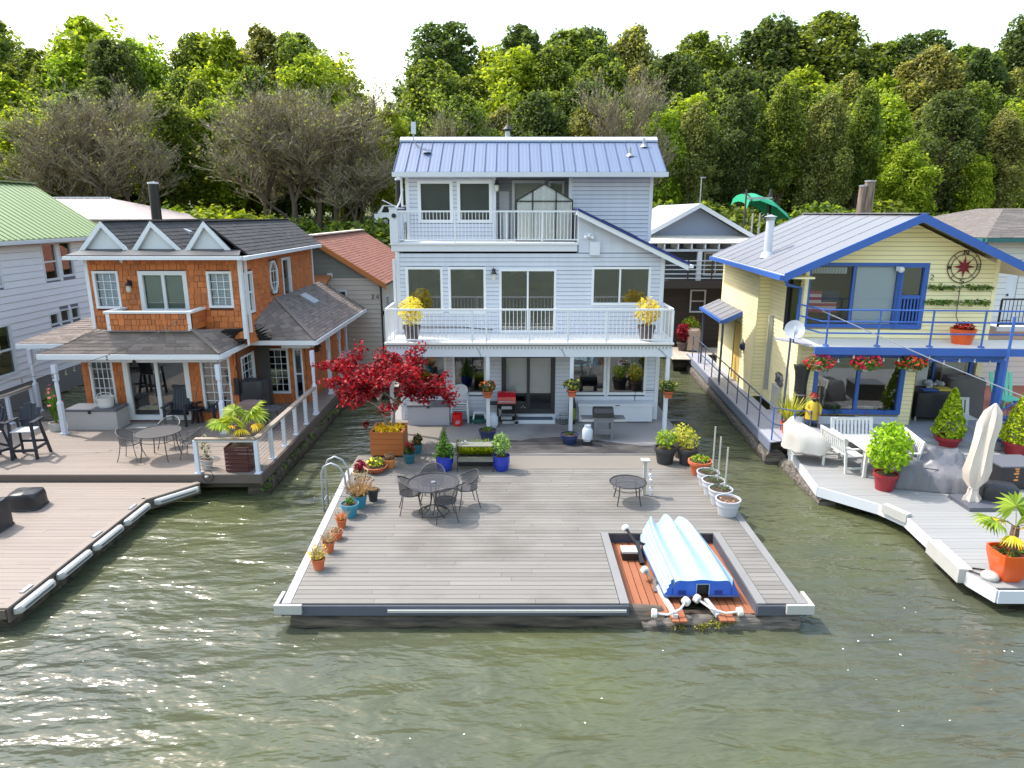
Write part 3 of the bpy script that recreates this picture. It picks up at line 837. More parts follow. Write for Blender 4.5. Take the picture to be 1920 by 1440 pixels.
# bow: shrink forward
nb = rings[-1]
for q in (.35, .75, 1.0):
    cx = sum(p[0] for p in nb) / len(nb)
    rings.append([(cx + (p[0] - cx) * (1 - .22 * q * q), y1 + .16 * q, .37 + (p[2] - .37) * math.sqrt(max(0, 1 - .92 * q * q))) for p in nb])
b = B(); n = len(rings[0])
for rg in rings: b.v += rg
for i in range(len(rings) - 1):
    for j in range(n - 1): b.f.append((i * n + j, i * n + j + 1, (i + 1) * n + j + 1, (i + 1) * n + j))
b.f.append(tuple((len(rings) - 1) * n + j for j in range(n)))
hull = b.obj('hull', M_hull, bt, smooth=50)
# transom with a motor notch
R0 = rings[0]; zb = .345
tb = B(); yT = y0 + .002
top = lambda x: np.interp(x, [p[0] for p in R0[9:42]], [p[2] for p in R0[9:42]])
xl, xr = R0[9][0], R0[41][0]; gl, gr = R0[0][0], R0[-1][0]
nx0, nx1, nz = 3.235, 3.445, .56
def tpan(xa, xb, z0f, z1f, nseg=10):
    for i in range(nseg):
        a, e = xa + (xb - xa) * i / nseg, xa + (xb - xa) * (i + 1) / nseg
        tb.prism([(a, yT, z0f), (e, yT, z0f), (e, yT, float(top(e)) - .004), (a, yT, float(top(a)) - .004)], (0, .02, 0))
tpan(xl, nx0, zb, 0); tpan(nx1, xr, zb, 0); tpan(nx0, nx1, nz, 0)
tb.prism([(xl + .01, yT, zb)] + [(x, yT, z) for x, y, z in R0[:10]] + [(xl + .01, yT, R0[9][2])], (0, .02, 0)); tb.prism([(xr - .01, yT, zb), (xr - .01, yT, R0[41][2])] + [(x, yT, z) for x, y, z in R0[41:]], (0, .02, 0))
tb.obj('transom', M_tran, bt)
b = B()
for i in range(len(rings) - 1):
    p, q = rings[i][0], rings[i + 1][0]; b.bar(p, q, .035, .03)
    p, q = rings[i][-1], rings[i + 1][-1]; b.bar(p, q, .035, .03)
b.bar((gl, y0 - .01, zb), (nx0, y0 - .01, zb), .03, .035); b.bar((nx1, y0 - .01, zb), (gr, y0 - .01, zb), .03, .035)
b.obj('gunwale', mat('grey_gunwale', lin(70, 92, 140), .5), bt)
b = B().box(nx0 - .012, y0 - .006, zb, nx0, y0, nz).box(nx1, y0 - .006, zb, nx1 + .012, y0, nz).box(nx0 - .012, y0 - .006, nz, nx1 + .012, y0, nz + .012)
b.obj('notch_trim', M_hull, bt)
b = B().box(nx0, y0 + .05, zb, nx1, y0 + .06, nz).obj('notch_back', M_dark, bt)
for x in (2.98, 3.62): B().box(x - .07, y0 - .004, zb + .02, x + .07, y0 + .001, zb + .1).obj('scupper', mat('dark_blue_plastic', lin(26, 50, 130), .5), bt)

# ---------------------------------------------------------------- boat rollers
M_arm = mat('grey_steel_arm', lin(200, 200, 200), .45, metal=.2)
M_wheel = mat('white_wheel', lin(220, 218, 212), .5, noise=(9, (1, 1, 1), .06))
def wheel(parent, c, ax, r=.075, w=.09):
    c, ax = Vector(c), Vector(ax).normalized()
    o = B().tube([c - ax * w / 2, c - ax * w * .4, c + ax * w * .4, c + ax * w / 2], [r * .85, r, r, r * .85], 14).obj('wheel', M_wheel, parent, smooth=40)
    B().cyl(c - ax * (w / 2 + .006), c + ax * (w / 2 + .006), r * .4, n=8).obj('hub', M_galv, o)
def roller(label, post_a, post_b, axle):
    t = thing('boat_roller', label, 'boat roller', post_b, 'roller arms of the boat launch')
    B().bar(post_a, post_b, .07, .07).obj('arm', M_arm, t)
    B().tube(axle, .02, 6).obj('axle', M_arm, t)
    d0 = Vector(axle[1]) - Vector(axle[0]); d1 = Vector(axle[-1]) - Vector(axle[-2])
    wheel(t, axle[0], d0); wheel(t, axle[-1], d1)
with frame(T(0, .22, 0)): roller('white wheeled roller arm at the left front of the boat bay', (2.62, 11.05, .27), (2.76, 9.98, .26), [(2.40, 10.02, .30), (2.62, 9.99, .29), (2.84, 10.05, .35), (2.98, 10.22, .40)])
with frame(T(0, .24, 0)): roller('white wheeled roller arm in front of the boat transom', (3.38, 10.42, .30), (3.50, 10.05, .22), [(3.20, 10.32, .38), (3.38, 10.12, .32), (3.62, 10.03, .28), (3.86, 10.05, .30)])
t = thing('boat_roller', 'single white wheel on a short arm beside the boat hull', 'boat roller', (2.58, 11.3, .22), 'roller arms of the boat launch')
B().tube([(2.47, 11.42, .42), (2.56, 11.28, .36), (2.68, 11.18, .34), (2.80, 11.16, .33)], .022, 6).bar((2.60, 11.22, .34), (2.58, 11.02, .23), .06).obj('arm', mat('weathered_steel', lin(110, 104, 98), .6, metal=.3), t)
wheel(t, (2.46, 11.44, .43), (.5, -1, -.2))
t = thing('boat_roller', 'white wheel on a black bracket at the back corner of the boat bay', 'boat roller', (2.55, 12.2, .22), 'roller arms of the boat launch')
B().tube([(2.33, 12.72, .62), (2.46, 12.5, .48), (2.72, 12.42, .42)], .03, 6).bar((2.50, 12.48, .46), (2.52, 12.0, .25), .08).bar((2.5, 12.42, .3), (2.85, 12.4, .3), .08).obj('bracket', M_dark, t)
wheel(t, (2.31, 12.76, .64), (.5, -1, -.5))
t = thing('battery_box', 'small dark box with a white lid beside the boat rollers', 'box', (2.3, 12.3, .225))
ubox('body', t, M_dark, 2.17, 12.18, .226, 2.45, 12.42, .38); ubox('lid', t, M_pvc, 2.155, 12.165, .381, 2.465, 12.435, .42)
# ================================================================ orange shingled house and its decks (left)
M_shin = mat('orange_cedar_shingle', lin(190, 110, 58), .65, var=.2, noise=(3, (1, 1, 6), .08))
M_shinj = mat('orange_cedar_shingle_joined', lin(188, 108, 56), .65, isl=.16, noise=(3, (1, 1, 6), .08))
M_shinb = mat('shingle_backing', lin(96, 52, 26), .8)
M_brown = mat('brown_plank_wall', lin(120, 70, 40), .7, var=.05, noise=(2.5, (6, 6, .6), .1))
M_roofd = mat('charcoal_shingle', lin(66, 63, 63), .85, isl=.22, noise=(12, (1, 1, 1), .12))
M_rooft = mat('taupe_shingle', lin(122, 110, 103), .85, isl=.24, noise=(12, (1, 1, 1), .1))
M_under = mat('roof_felt', lin(36, 34, 34), .9)
M_blgl = glassmat('frosted_glass', (.8, .85, .85), .12, .12)
M_shade = mat('pale_blue_shade', lin(204, 218, 232), .6)
M_sage = mat('sage_shade', lin(142, 158, 152), .6)
M_tan = mat('tan_composite_decking', lin(134, 122, 113), .62, var=.06, noise=(2.2, (.35, 6, 1), .06), bump=(30, (.1, 8, 1), .15))
M_tanf = mat('brown_deck_fascia', lin(98, 86, 80), .65, noise=(2, (1, 1, 1), .06))
M_post = mat('white_post', lin(214, 218, 230), .45)
M_cable = mat('cable_steel', lin(70, 70, 74), .4, metal=.6)
M_railwood = mat('grey_brown_handrail', lin(150, 136, 124), .6)

def roof_plane(parent, A, Bp, Cc, D, m, rows=None, tab=0.3, row=0.14, name='roof_plane', seed=1, under=M_under):
    """A->B along the eave, D->C along the top; rows of separate shingle tabs on a felt sheet"""
    A, Bp, Cc, D = map(Vector, (A, Bp, Cc, D))
    nrm = (Bp - A).cross(D - A).normalized()
    nrm = Vector((0, 0, 1.15))
    h = ((D + Cc) / 2 - (A + Bp) / 2).length
    n = rows or max(2, round(h / row)); r = random.Random(seed)
    fb = B(); j = B()
    for i in range(n):
        t0, t1 = i / n, min(1, (i + 1.12) / n)
        l0, r0, l1, r1 = A.lerp(D, t0), Bp.lerp(Cc, t0), A.lerp(D, t1), Bp.lerp(Cc, t1)
        W = (r0 - l0).length; m1 = A.lerp(D, (i + 1) / n), Bp.lerp(Cc, (i + 1) / n)
        if W < .03: continue
        x = -(r.random() * tab)
        while x < W:
            w = tab * r.uniform(.75, 1.25); a, e = max(0, x) / W, min(W, x + w - .008) / W; x += w
            if e - a < .004: continue
            th = r.uniform(.012, .022)
            p = [l0.lerp(r0, a), l0.lerp(r0, e), l1.lerp(r1, e), l1.lerp(r1, a)]
            f0, f1 = m1[0].lerp(m1[1], a), m1[0].lerp(m1[1], min(1, e + .012 / W)); g_l, g_r = l0.lerp(r0, a), l0.lerp(r0, min(1, e + .012 / W))
            fb.hexa([v - nrm * .05 for v in (g_l, g_r, f1, f0)] + [v - nrm * .006 for v in (g_l, g_r, f1, f0)])
            j.hexa([q + nrm * .001 for q in p] + [p[0] + nrm * th, p[1] + nrm * th, p[2] + nrm * .004, p[3] + nrm * .004])
    base = fb.obj(name, under, parent)
    j.obj('roof_shingles', m, base, kind='stuff', fix=True)
    return base
oh = thing('shingled_house', 'two-storey orange cedar-shingled floating home with three white gables and a porch', 'house', (-10.2, 23.5, .62))
YO = 20.2
up = [(-12.31, -11.55, 4.11, 5.21), (-10.97, -9.55, 3.98, 5.21), (-8.97, -8.23, 4.13, 5.2)]
wall(oh, -12.42, -7.98, 3.2, 5.6, YO, inset(up), M_shinb, shingle=dict(m=M_shin, sw=.19, sc=.17))
for x in (-12.5, -8.02): ubox('corner_board', oh, M_white, x, YO - .04, 3.2, x + .1, YO + .05, 5.58)
window(oh, *up[0], YO, M_white, M_clearg, .07, grid=(3, 4), blind=(M_shade, 1))
window(oh, *up[2], YO, M_white, M_clearg, .07, grid=(3, 4), blind=(M_shade, 1))
window(oh, *up[1], YO, M_white, M_clearg, .12, cols=2, blind=(M_sage, 1), name='balcony_door', label='white double balcony door with frosted sage blinds')
lantern(oh, -11.22, YO - .02, 4.8)
b = B().ball((-11.35, YO - .1, 5.5), .05, 6).tube([(-11.35, YO - .02, 5.54), (-11.35, YO - .1, 5.5)], .02, 5); b.obj('camera_light', M_white, oh)
# balcony box
BX0, BX1, BYF = -11.5, -9.13, 19.25
bw = B().box(BX0, BYF, 3.55, BX1, BYF + .08, 4.1).obj('balcony_wall', M_shinb, oh)
shingles(bw, BX0 + .05, BX1 - .05, 3.6, 4.1, BYF, [], M_shin, .17, .165, seed=8)
B().box(BX0, BYF + .08, 3.4, BX0 + .07, YO, 4.1).obj('balcony_side', M_shinb, oh); bs = B().box(BX1 - .07, BYF + .08, 3.4, BX1, YO, 4.1).obj('balcony_side', M_shinb, oh)
jb = B()
for k in range(3):
    for q in range(5): jb.box(BX1, BYF + .1 + q * .17, 3.6 + k * .165, BX1 + .015, BYF + .262 + q * .17, 3.757 + k * .165)
jb.obj('wall_shingles', M_shinj, bs, kind='stuff')
ubox('balcony_floor', oh, M_under, BX0 + .07, BYF + .08, 3.5, BX1 - .07, YO, 3.56)
b = B().box(BX0 - .06, BYF - .05, 4.1, BX1 + .06, BYF + .11, 4.16).box(BX0 - .06, BYF + .11, 4.1, BX0 + .11, YO - .03, 4.16).box(BX1 - .11, BYF + .11, 4.1, BX1 + .06, YO - .03, 4.16)
b.obj('balcony_cap', M_white, oh)
for x in (BX0 - .015, BX1 - .085): ubox('corner_board', oh, M_white, x, BYF - .025, 3.6, x + .1, BYF - .002, 4.1)
# right-hand upper wall (faces +x)
sideR = Matrix.Translation((-7.95, YO, 0)) @ RZ(90)       # local x -> depth, local -y -> outward (+x)
def depth_at(px, py, X): return gx(px, py, X).y - YO
with frame(sideR):
    ow = [(depth_at(456, 520, -7.95), depth_at(474, 540, -7.95), 3.9, 5.15), (depth_at(504, 510, -7.95), depth_at(520, 510, -7.95), 4.22, 5.36), (depth_at(528, 505, -7.95), depth_at(544, 505, -7.95), 3.95, 5.36)]
    ow = [(a, max(e, a + .6), c, d) for a, e, c, d in ow]
    wall(oh, .1, 7.3, 3.0, 5.6, 0, inset(ow), M_shinb, shingle=dict(m=M_shinj, sw=.19, sc=.17, joined=True))
    window(oh, *ow[0], 0, M_white, M_clearg, .07, hung=True, blind=(M_shade, .5))
    window(oh, *ow[2], 0, M_white, M_clearg, .09, blind=(M_shade, .9))
    a, e, c, d = ow[1]; cx, cz, rx, rz = (a + e) / 2, (c + d) / 2, (e - a) / 2, (d - c) / 2
    oc = [(cx + rx * 1.0 * math.cos(math.radians(t)), cz + rz * 1.02 * math.sin(math.radians(t))) for t in range(22, 382, 45)]
    b = B(); N8 = 8
    for i in range(8):
        p, q = oc[i], oc[(i + 1) % 8]; pi = (cx + (p[0] - cx) * .8, cz + (p[1] - cz) * .87); qi = (cx + (q[0] - cx) * .8, cz + (q[1] - cz) * .87)
        b.prism([(p[0], -.035, p[1]), (q[0], -.035, q[1]), (qi[0], -.035, qi[1]), (pi[0], -.035, pi[1])], (0, .07, 0))
    w = b.obj('octagon_window', M_white, oh, label='white-framed elongated octagonal window')
    B().prism([(x, .01, z) for x, z in oc], (0, .006, 0)).obj('pane', M_glass, w)
    B().box(cx - .012, -.012, c + .08, cx + .012, 0, d - .08).box(a + .08, -.014, cz + rz * .33, e - .08, -.002, cz + rz * .33 + .024).box(a + .08, -.014, cz - rz * .33, e - .08, -.002, cz - rz * .33 + .024).obj('glazing_bars', M_white, w)
    ubox('corner_board', oh, M_white, .0, -.04, 3.0, .09, -.002, 5.58); ubox('corner_board', oh, M_white, 7.2, -.04, 3.0, 7.3, -.002, 5.58)
    ubox('downspout', oh, M_white, .2, -.09, 3.35, .28, -.02, 5.5)
# shell
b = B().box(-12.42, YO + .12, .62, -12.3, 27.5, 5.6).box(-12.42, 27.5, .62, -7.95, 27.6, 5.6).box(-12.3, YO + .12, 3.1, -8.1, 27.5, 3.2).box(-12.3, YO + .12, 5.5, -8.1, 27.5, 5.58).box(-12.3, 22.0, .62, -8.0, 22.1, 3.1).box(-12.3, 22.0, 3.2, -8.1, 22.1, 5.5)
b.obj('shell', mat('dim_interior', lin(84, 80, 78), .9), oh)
# sawtooth roof: three gables with ridges running back
GZ0, GZ1, GY0, GY1 = 5.78, 6.62, 20.35, 28.1
gx_ = [(-12.72, -11.95, -11.17), (-11.17, -10.5, -9.62), (-9.62, -8.96, -7.72)]
for i, (a, m_, e) in enumerate(gx_):
    ez = GZ0 - (.12 if i == 2 else 0)
    roof_plane(oh, (a, GY1, GZ0), (a, GY0, GZ0), (m_, GY0, GZ1), (m_, GY1, GZ1), M_roofd, seed=i)
    roof_plane(oh, (e, GY0, ez), (e, GY1, ez), (m_, GY1, GZ1), (m_, GY0, GZ1), M_roofd, seed=i + 5, tab=.26, row=.15)
    er = -8.2 if i == 2 else e
    gf = B().prism([(a + .1, GY0 + .12, GZ0), (er - .1, GY0 + .12, GZ0), (m_, GY0 + .12, GZ1 - .12)], (0, .05, 0)).obj('gable', M_white, oh)
    for s in (-1, 1):
        x0 = a if s < 0 else er
        B().prism([(x0, GY0 - .02, GZ0 - .02), (x0 - s * .17, GY0 - .02, GZ0 - .02), (m_, GY0 - .02, GZ1 - .16), (m_, GY0 - .02, GZ1 + .01)], (0, .1, 0)).obj('gable_trim', M_white, gf)
    B().bar((m_, GY0, GZ1 + .015), (m_, GY1, GZ1 + .015), .16, .03).obj('ridge_cap', M_roofd, oh)
B().prism([(-12.75, YO - .42, 5.66), (-7.78, YO - .42, 5.66), (-7.98, GY0 + .1, 5.80), (-12.6, GY0 + .1, 5.80)], (0, 0, .03)).obj('skirt_roof', mat('dark_flashing', lin(60, 60, 64), .5), oh)
B().box(-12.8, YO - .5, 5.56, -7.72, YO - .38, 5.66).obj('gutter', M_white, oh)
B().box(-12.7, YO - .378, 5.56, -7.85, YO + .05, 5.60).obj('soffit', M_white, oh)
B().box(-7.74, YO - .375, 5.54, -7.62, 27.9, 5.65).obj('gutter', M_white, oh)
B().box(-7.94, YO + .0, 5.56, -7.742, 27.9, 5.6).obj('soffit', M_white, oh)
for (x, y, z) in ((-10.2, 21.9, 6.3), (-10.05, 22.8, 6.15), (-10.2, 25.4, 6.3), (-10.15, 27.2, 6.28)):
    B().hexa([(x - .1, y - .14, z - .1), (x + .14, y - .14, z - .3), (x + .14, y + .14, z - .3), (x - .1, y + .14, z - .1), (x - .08, y - .1, z + .1), (x + .16, y - .1, z - .0), (x + .16, y + .1, z - .0), (x - .08, y + .1, z + .1)]).obj('roof_vent', M_galv, oh)
# ground floor
lo = [(-12.82, -12.1, 1.0, 2.62), (-11.8, -9.8, .66, 2.62), (-9.45, -8.55, .95, 2.62)]
lw = wall(oh, -13.05, -8.35, .62, 3.1, YO, inset(lo), M_shinb, shingle=dict(m=M_shinj, sw=.17, sc=.16, joined=True))
window(oh, *lo[0], YO, M_white, M_glass, .06, grid=(4, 5), blind=(M_curt, .3))
window(oh, *lo[2], YO, M_white, M_glass, .06, grid=(3, 6))
window(oh, *lo[1], YO, M_white, M_glass, .15, cols=2, name='patio_door', label='white framed double patio door under the porch')
b = B().box(-13.05, YO + .12, .62, -12.95, 26, 3.1); b.obj('shell', M_shinb, oh)
with frame(Matrix.Translation((-8.4, YO, 0)) @ RZ(90)):
    wall(oh, .0, 2.1, .62, 3.0, 0, [(.5, 1.5, .98, 2.5)], M_brown, th=.1)
    window(oh, .47, 1.53, .95, 2.53, 0, M_white, M_glass, .06, grid=(3, 6))
wing = [(-8.2, -7.45, .95, 2.5), (-7.3, -6.98, .75, 2.5)]
wall(oh, -8.4, -6.9, .62, 3.0, 22.3, inset(wing), M_shinb, shingle=dict(m=M_shinj, sw=.17, sc=.16, joined=True, seed=12))
window(oh, *wing[0], 22.3, M_white, M_glass, .07, grid=(3, 6))
window(oh, *wing[1], 22.3, M_white, M_glass, .06, hung=True, blind=(M_shade, .7))
with frame(Matrix.Translation((-6.9, 22.3, 0)) @ RZ(90)):
    so = [(2.55, 3.1, 1.1, 2.55)]
    wall(oh, 0.02, 5.4, .62, 3.0, 0, inset(so), M_shinb, shingle=dict(m=M_shinj, sw=.17, sc=.16, joined=True, seed=15))
    window(oh, *so[0], 0, M_white, M_glass, .07, hung=True, blind=(M_shade, .5))
    b = B().box(1.1, -.12, 2.15, 1.35, -.03, 2.35).lathe([(.14, 0), (.02, .14)], (1.22, -.1, 2.32), 6); b.obj('birdhouse', mat('dark_old_wood', lin(74, 56, 40), .8), oh)
# porch roof (hipped) and posts
PZ, PY = 2.98, 18.45
E1, E2, E3, E4, E5 = (-13.45, PY, PZ), (-7.95, PY, PZ), (-7.85, 21.2, PZ), (-6.1, 21.2, PZ), (-6.1, 28.6, PZ)
E2 = tuple(gz(412, 664, PZ)); E3 = tuple(gz(467, 638, PZ)); E4 = tuple(gz(592, 638, PZ)); E5 = (E4[0], 28.6, PZ)
E1 = (E1[0], E2[1], PZ)
T1, T2 = (-11.5, 19.28, 3.60), (-9.13, 19.28, 3.62)
roof_plane(oh, E1, E2, T2, T1, M_rooft, seed=21, tab=.3, row=.13)
T3 = (-7.98, YO, 3.52)
roof_plane(oh, E2, E3, T3, T2, M_rooft, seed=22, row=.13)
roof_plane(oh, E1, T1, (-12.5, 20.2, 3.5), (-13.45, 20.2, PZ), M_rooft, seed=23, row=.13)
RW = (-7.95, 22.9, 4.12)
roof_plane(oh, E3, E4, RW, T3, M_rooft, seed=24, row=.13)
roof_plane(oh, E4, E5, (-7.95, 28.6, 4.12), RW, M_rooft, seed=25, row=.13)
roof_plane(oh, (-15.2, 20.6, 2.98), (-12.5, 20.6, 2.98), (-12.5, 22.6, 3.75), (-13.3, 22.6, 3.75), M_rooft, seed=26, row=.13)
for a, e in ((E2, T2), (E4, RW)):
    B().bar(Vector(a) + Vector((0, 0, .03)), Vector(e) + Vector((0, 0, .03)), .14, .02).obj('hip_cap', M_rooft, oh)
B().bar((BX0, BYF - .05, 3.60), (BX1, BYF - .05, 3.60), .12, .02).obj('roof_flashing', mat('flashing_metal', lin(110, 114, 124), .4), oh)
B().hexa([(-7.6, 24.5, 3.86), (-7.1, 24.5, 3.56), (-7.1, 25.2, 3.56), (-7.6, 25.2, 3.86), (-7.6, 24.5, 4.02), (-7.1, 24.5, 3.72), (-7.1, 25.2, 3.72), (-7.6, 25.2, 4.02)]).obj('skylight', M_galv, oh)
def eave(a, e, h=.14, w=.1, zoff=-.08, name='gutter', m=M_white):
    a, e = Vector(a), Vector(e)
    B().bar(a + Vector((0, 0, zoff)), e + Vector((0, 0, zoff)), w, h).obj(name, m, oh)
for a, e in ((E1, E2), (E2, E3), (E3, E4), (E4, E5), ((-15.2, 20.6, 2.98), (-12.55, 20.6, 2.98))): eave(a, e)
py2 = E2[1] + .4
eave((-13.1, py2, 2.79), (E2[0] - .25, py2, 2.79), .24, .12, 0, 'porch_beam', M_post)
eave((E2[0] - .25, py2 + .02, 2.79), (E3[0] - .25, E3[1] + .4, 2.79), .24, .12, 0, 'porch_beam', M_post)
eave((E3[0] + .9, E3[1] + .35, 2.79), (E4[0] - .3, E4[1] + .35, 2.79), .24, .12, 0, 'porch_beam', M_post)
eave((E4[0] - .3, E4[1] + .43, 2.79), (E4[0] - .3, 28.4, 2.79), .24, .12, 0, 'porch_beam', M_post)
eave((-14.7, 20.95, 2.8), (-12.8, 20.95, 2.8), .24, .12, 0, 'porch_beam', M_post)
def turned_post(x, y, z0, z1):
    b = B().box(x - .06, y - .06, z0, x + .06, y + .06, z0 + .95).box(x - .06, y - .06, z1 - .45, x + .06, y + .06, z1)
    b.lathe([(.06, 0), (.045, .06), (.055, .5), (.045, z1 - .45 - z0 - 1.01), (.06, z1 - .45 - z0 - .95)], (x, y, z0 + .95), 10).box(x - .09, y - .09, z0, x + .09, y + .09, z0 + .05)
    b.obj('porch_post', M_post, oh)
PZU = .62
turned_post(gz(122, 814, PZU).x, gz(122, 814, PZU).y, PZU, 2.68)
turned_post(gz(421, 812, PZU).x, gz(421, 812, PZU).y, PZU, 2.68)
for px, py in ((593, 776), (621, 738), (640, 712), (652, 694)):
    p = gz(px, py, PZU); turned_post(p.x, p.y, PZU, 2.68)
p = gz(75, 772, PZU); turned_post(p.x, p.y, PZU, 2.68)
# metal sailboat ornament on the beam
sx_, sy_, sz_ = gy(251, 680, py2 - .08)
b = B().prism([(sx_ - .14, sy_, sz_ - .09), (sx_ + .14, sy_, sz_ - .09), (sx_ + .1, sy_, sz_ - .13), (sx_ - .1, sy_, sz_ - .13)], (0, .01, 0)).bar((sx_, sy_, sz_ - .09), (sx_, sy_, sz_ + .14), .012)
b.prism([(sx_ + .01, sy_, sz_ - .07), (sx_ + .11, sy_, sz_ - .07), (sx_ + .01, sy_, sz_ + .12)], (0, .008, 0)).prism([(sx_ - .01, sy_, sz_ - .07), (sx_ - .08, sy_, sz_ - .07), (sx_ - .01, sy_, sz_ + .1)], (0, .008, 0))
b.obj('sailboat_ornament', M_dark, oh)
# string lights sagging from the deck edge across the porch roof
sl = thing('string_lights', 'black cord of bulbs swagged from the porch corner up to the balcony', 'string lights', (-12.0, 18.4, 2.3))
pts = [gy(-20, 716, 17.4), gy(110, 700, 17.9), gy(145, 685, 18.3), gy(220, 660, 18.4), gy(310, 617, 18.9), gy(345, 590, 19.15)]
B().tube(pts, .008, 4).obj('cord', M_dark, sl)
for k in range(1, 11):
    t = k / 11 * 5; i = min(4, int(t)); p = pts[i].lerp(pts[i + 1], t - i)
    B().cyl(p, p - Vector((0, 0, .07)), .018, n=6).ball(p - Vector((0, 0, .11)), .03, 5).obj('bulb', mat('bulb_glass', lin(120, 110, 96), .15), sl)

# ---------------------------------------------------------------- upper deck (orange house)
ud = thing('porch_deck', 'tan plank deck around the orange shingled house with white posts', 'deck', (-10.5, 18, .1))
UF = 15.75
xr = gz(490, 888, PZU).x
planks(ud, [(-17.5, UF), (xr, UF), (xr - .05, 28), (-8.4, 28), (-8.4, YO), (-17.5, YO)], PZU, M_tan, 'x', .145, .006, seed=7, cuts=(3, 5))
ubox('fascia_board', ud, M_tanf, -17.5, UF - .035, .40, xr, UF - .002, .615)
ubox('fascia_board', ud, M_tanf, xr - .0, UF - .035, .36, xr + .03, 28, .6)
b = B()
for y in np.arange(UF + .3, 28, 1.2): b.box(-9, y, .3, xr - .1, y + .1, .585)
b.box(-17.5, UF + .2, .2, xr - .2, YO + 2, .4); b.obj('joists', M_log, ud)
log('float_log', (xr - .15, UF + .2, .1), (xr - .15, 28, .1), .3, M_log, ud, 31)
lvm = leafmat('rough_weeds', lin(40, 60, 20), lin(110, 130, 50), .3)
def leaf_quads(c, rad, n, size, seed, up=.3, shell=.0, aspect=.6):
    r = np.random.default_rng(seed)
    d = r.normal(size=(n, 3)); d /= np.linalg.norm(d, axis=1)[:, None]
    q = (shell + (1 - shell) * r.random(n)) ** (1 / 2.2)
    pos = np.array(c) + d * q[:, None] * np.array(rad)
    nr = d * .6 + r.normal(size=(n, 3)) * .7 + np.array([0, 0, up]); nr /= np.linalg.norm(nr, axis=1)[:, None]
    t = np.cross(nr, r.normal(size=(n, 3))); t /= np.linalg.norm(t, axis=1)[:, None]
    bt_ = np.cross(nr, t)
    s = size * r.uniform(.6, 1.3, n)[:, None]
    t = t * s; bt_ = bt_ * s * aspect
    return np.stack([pos - t, pos - bt_, pos + t, pos + bt_], 1)
wq = []
for k in range(16): wq.append(leaf_quads((xr + .02, UF + .3 + k * .62, .22), (.13, .3, .16), 60, .06, 50 + k))
quads('moss', np.concatenate([leaf_quads(p_, (.1, .08, .04), 40, .022, 300 + i, up=.8) for i, p_ in enumerate(moss_at)]), leafmat('moss_leaf', lin(70, 84, 20), lin(150, 140, 50), .1), cp, kind='stuff')
tag(quads('overgrown_weeds', np.concatenate(wq), lvm, ud), None, kind='stuff')
# cable railing
def cable_rail(parent, pts, h, m, n=8, spacing=1.05, d=.008, wood=M_railwood):
    for a, e in zip(pts[:-1], pts[1:]):
        a, e = Vector(a), Vector(e); L = (e - a).length; k = max(1, round(L / spacing))
        for i in range(k + (1 if e == Vector(pts[-1]) else 0)):
            p = a.lerp(e, i / k)
            ubox('post', parent, m, p.x - .045, p.y - .045, p.z, p.x + .045, p.y + .045, p.z + h - .06)
            ubox('post_foot', parent, m, p.x - .075, p.y - .075, p.z, p.x + .075, p.y + .075, p.z + .025)
        B().bar(a + Vector((0, 0, h - .085)), e + Vector((0, 0, h - .085)), .05, .045).obj('under_rail', m, parent)
        B().bar(a + Vector((0, 0, h - .03)), e + Vector((0, 0, h - .03)), .14, .04).obj('handrail', wood, parent)
        for i in range(n):
            z = .1 + (h - .22) * i / (n - 1)
            urod('cable', parent, M_cable, a + Vector((0, 0, z)), e + Vector((0, 0, z)), d)
cr_ = thing('deck_railing', 'white post railing with steel cables and wooden handrail beside the palm planter', 'railing', (xr, 18, PZU))
cable_rail(cr_, [(gz(374, 886, PZU).x, UF + .08, PZU), (xr - .08, UF + .08, PZU), (xr - .08, 20.9, PZU)], .92, M_post)
cl_ = thing('deck_railing', 'cable railing with light handrail at the far left side of the tan deck', 'railing', (-15.4, 19, PZU))
cable_rail(cl_, [tuple(gz(-40, 812, PZU)), tuple(gz(22, 795, PZU)), tuple(gz(66, 776, PZU))], .95, M_post, n=9)
# reel light hanging at deck edge
h_ = thing('life_ring_hook', 'thin wire hoop with a white float hung on the tan deck edge', 'hoop', (gz(390, 890, PZU).x, UF - .1, .3))
hx, hz = gy(390, 893, UF - .06).x, gy(390, 893, UF - .06).z
B().tube([(hx + .13 * math.cos(t), UF - .06, hz + .14 * math.sin(t)) for t in np.linspace(0, 6.1, 18)], .008, 4, closed=True).obj('hoop', M_dark, h_)
B().ball((hx - .02, UF - .09, hz), .05, 6, .7).obj('float', M_pvc, h_)

# ---------------------------------------------------------------- lower swim deck with bumpers
ld = thing('swim_deck', 'low tan plank dock with white bumpers along its angled edge', 'dock', (-11, 13, 0))
c0, c1, c2 = gz(372, 908), gz(275, 936), gz(12, 1140)
ex = c1.x
planks(ld, [(-17.5, c2.y), (ex - .15, c2.y), (ex - .15, c1.y + .05), (c0.x - .16, UF - .12), (-17.5, UF - .12)], .45, M_tan, 'x', .145, .006, seed=9, cuts=(3, 5))
strip('edge_board', (ex, c2.y), (ex, c1.y), .15, .42, .452, M_tan, ld)
strip('edge_board', (ex, c1.y), (c0.x, UF - .12), .15, .42, .452, M_tan, ld)
strip('fascia_board', (ex - .01, c2.y), (ex - .01, c1.y), .03, .17, .418, M_tanf, ld)
strip('fascia_board', (ex - .01, c1.y), (c0.x - .01, UF - .12), .03, .17, .418, M_tanf, ld)
ubox('fascia_board', ld, M_tanf, -17.5, c2.y - .03, .25, ex - .04, c2.y - .002, .418)
log('float_log', (ex - .3, c2.y + .1, .0), (ex - .3, c1.y, .0), .22, M_log, ld, 41)
log('float_log', (-17, c2.y + .3, .0), (ex - .3, c2.y + .3, .0), .22, M_log, ld, 42)
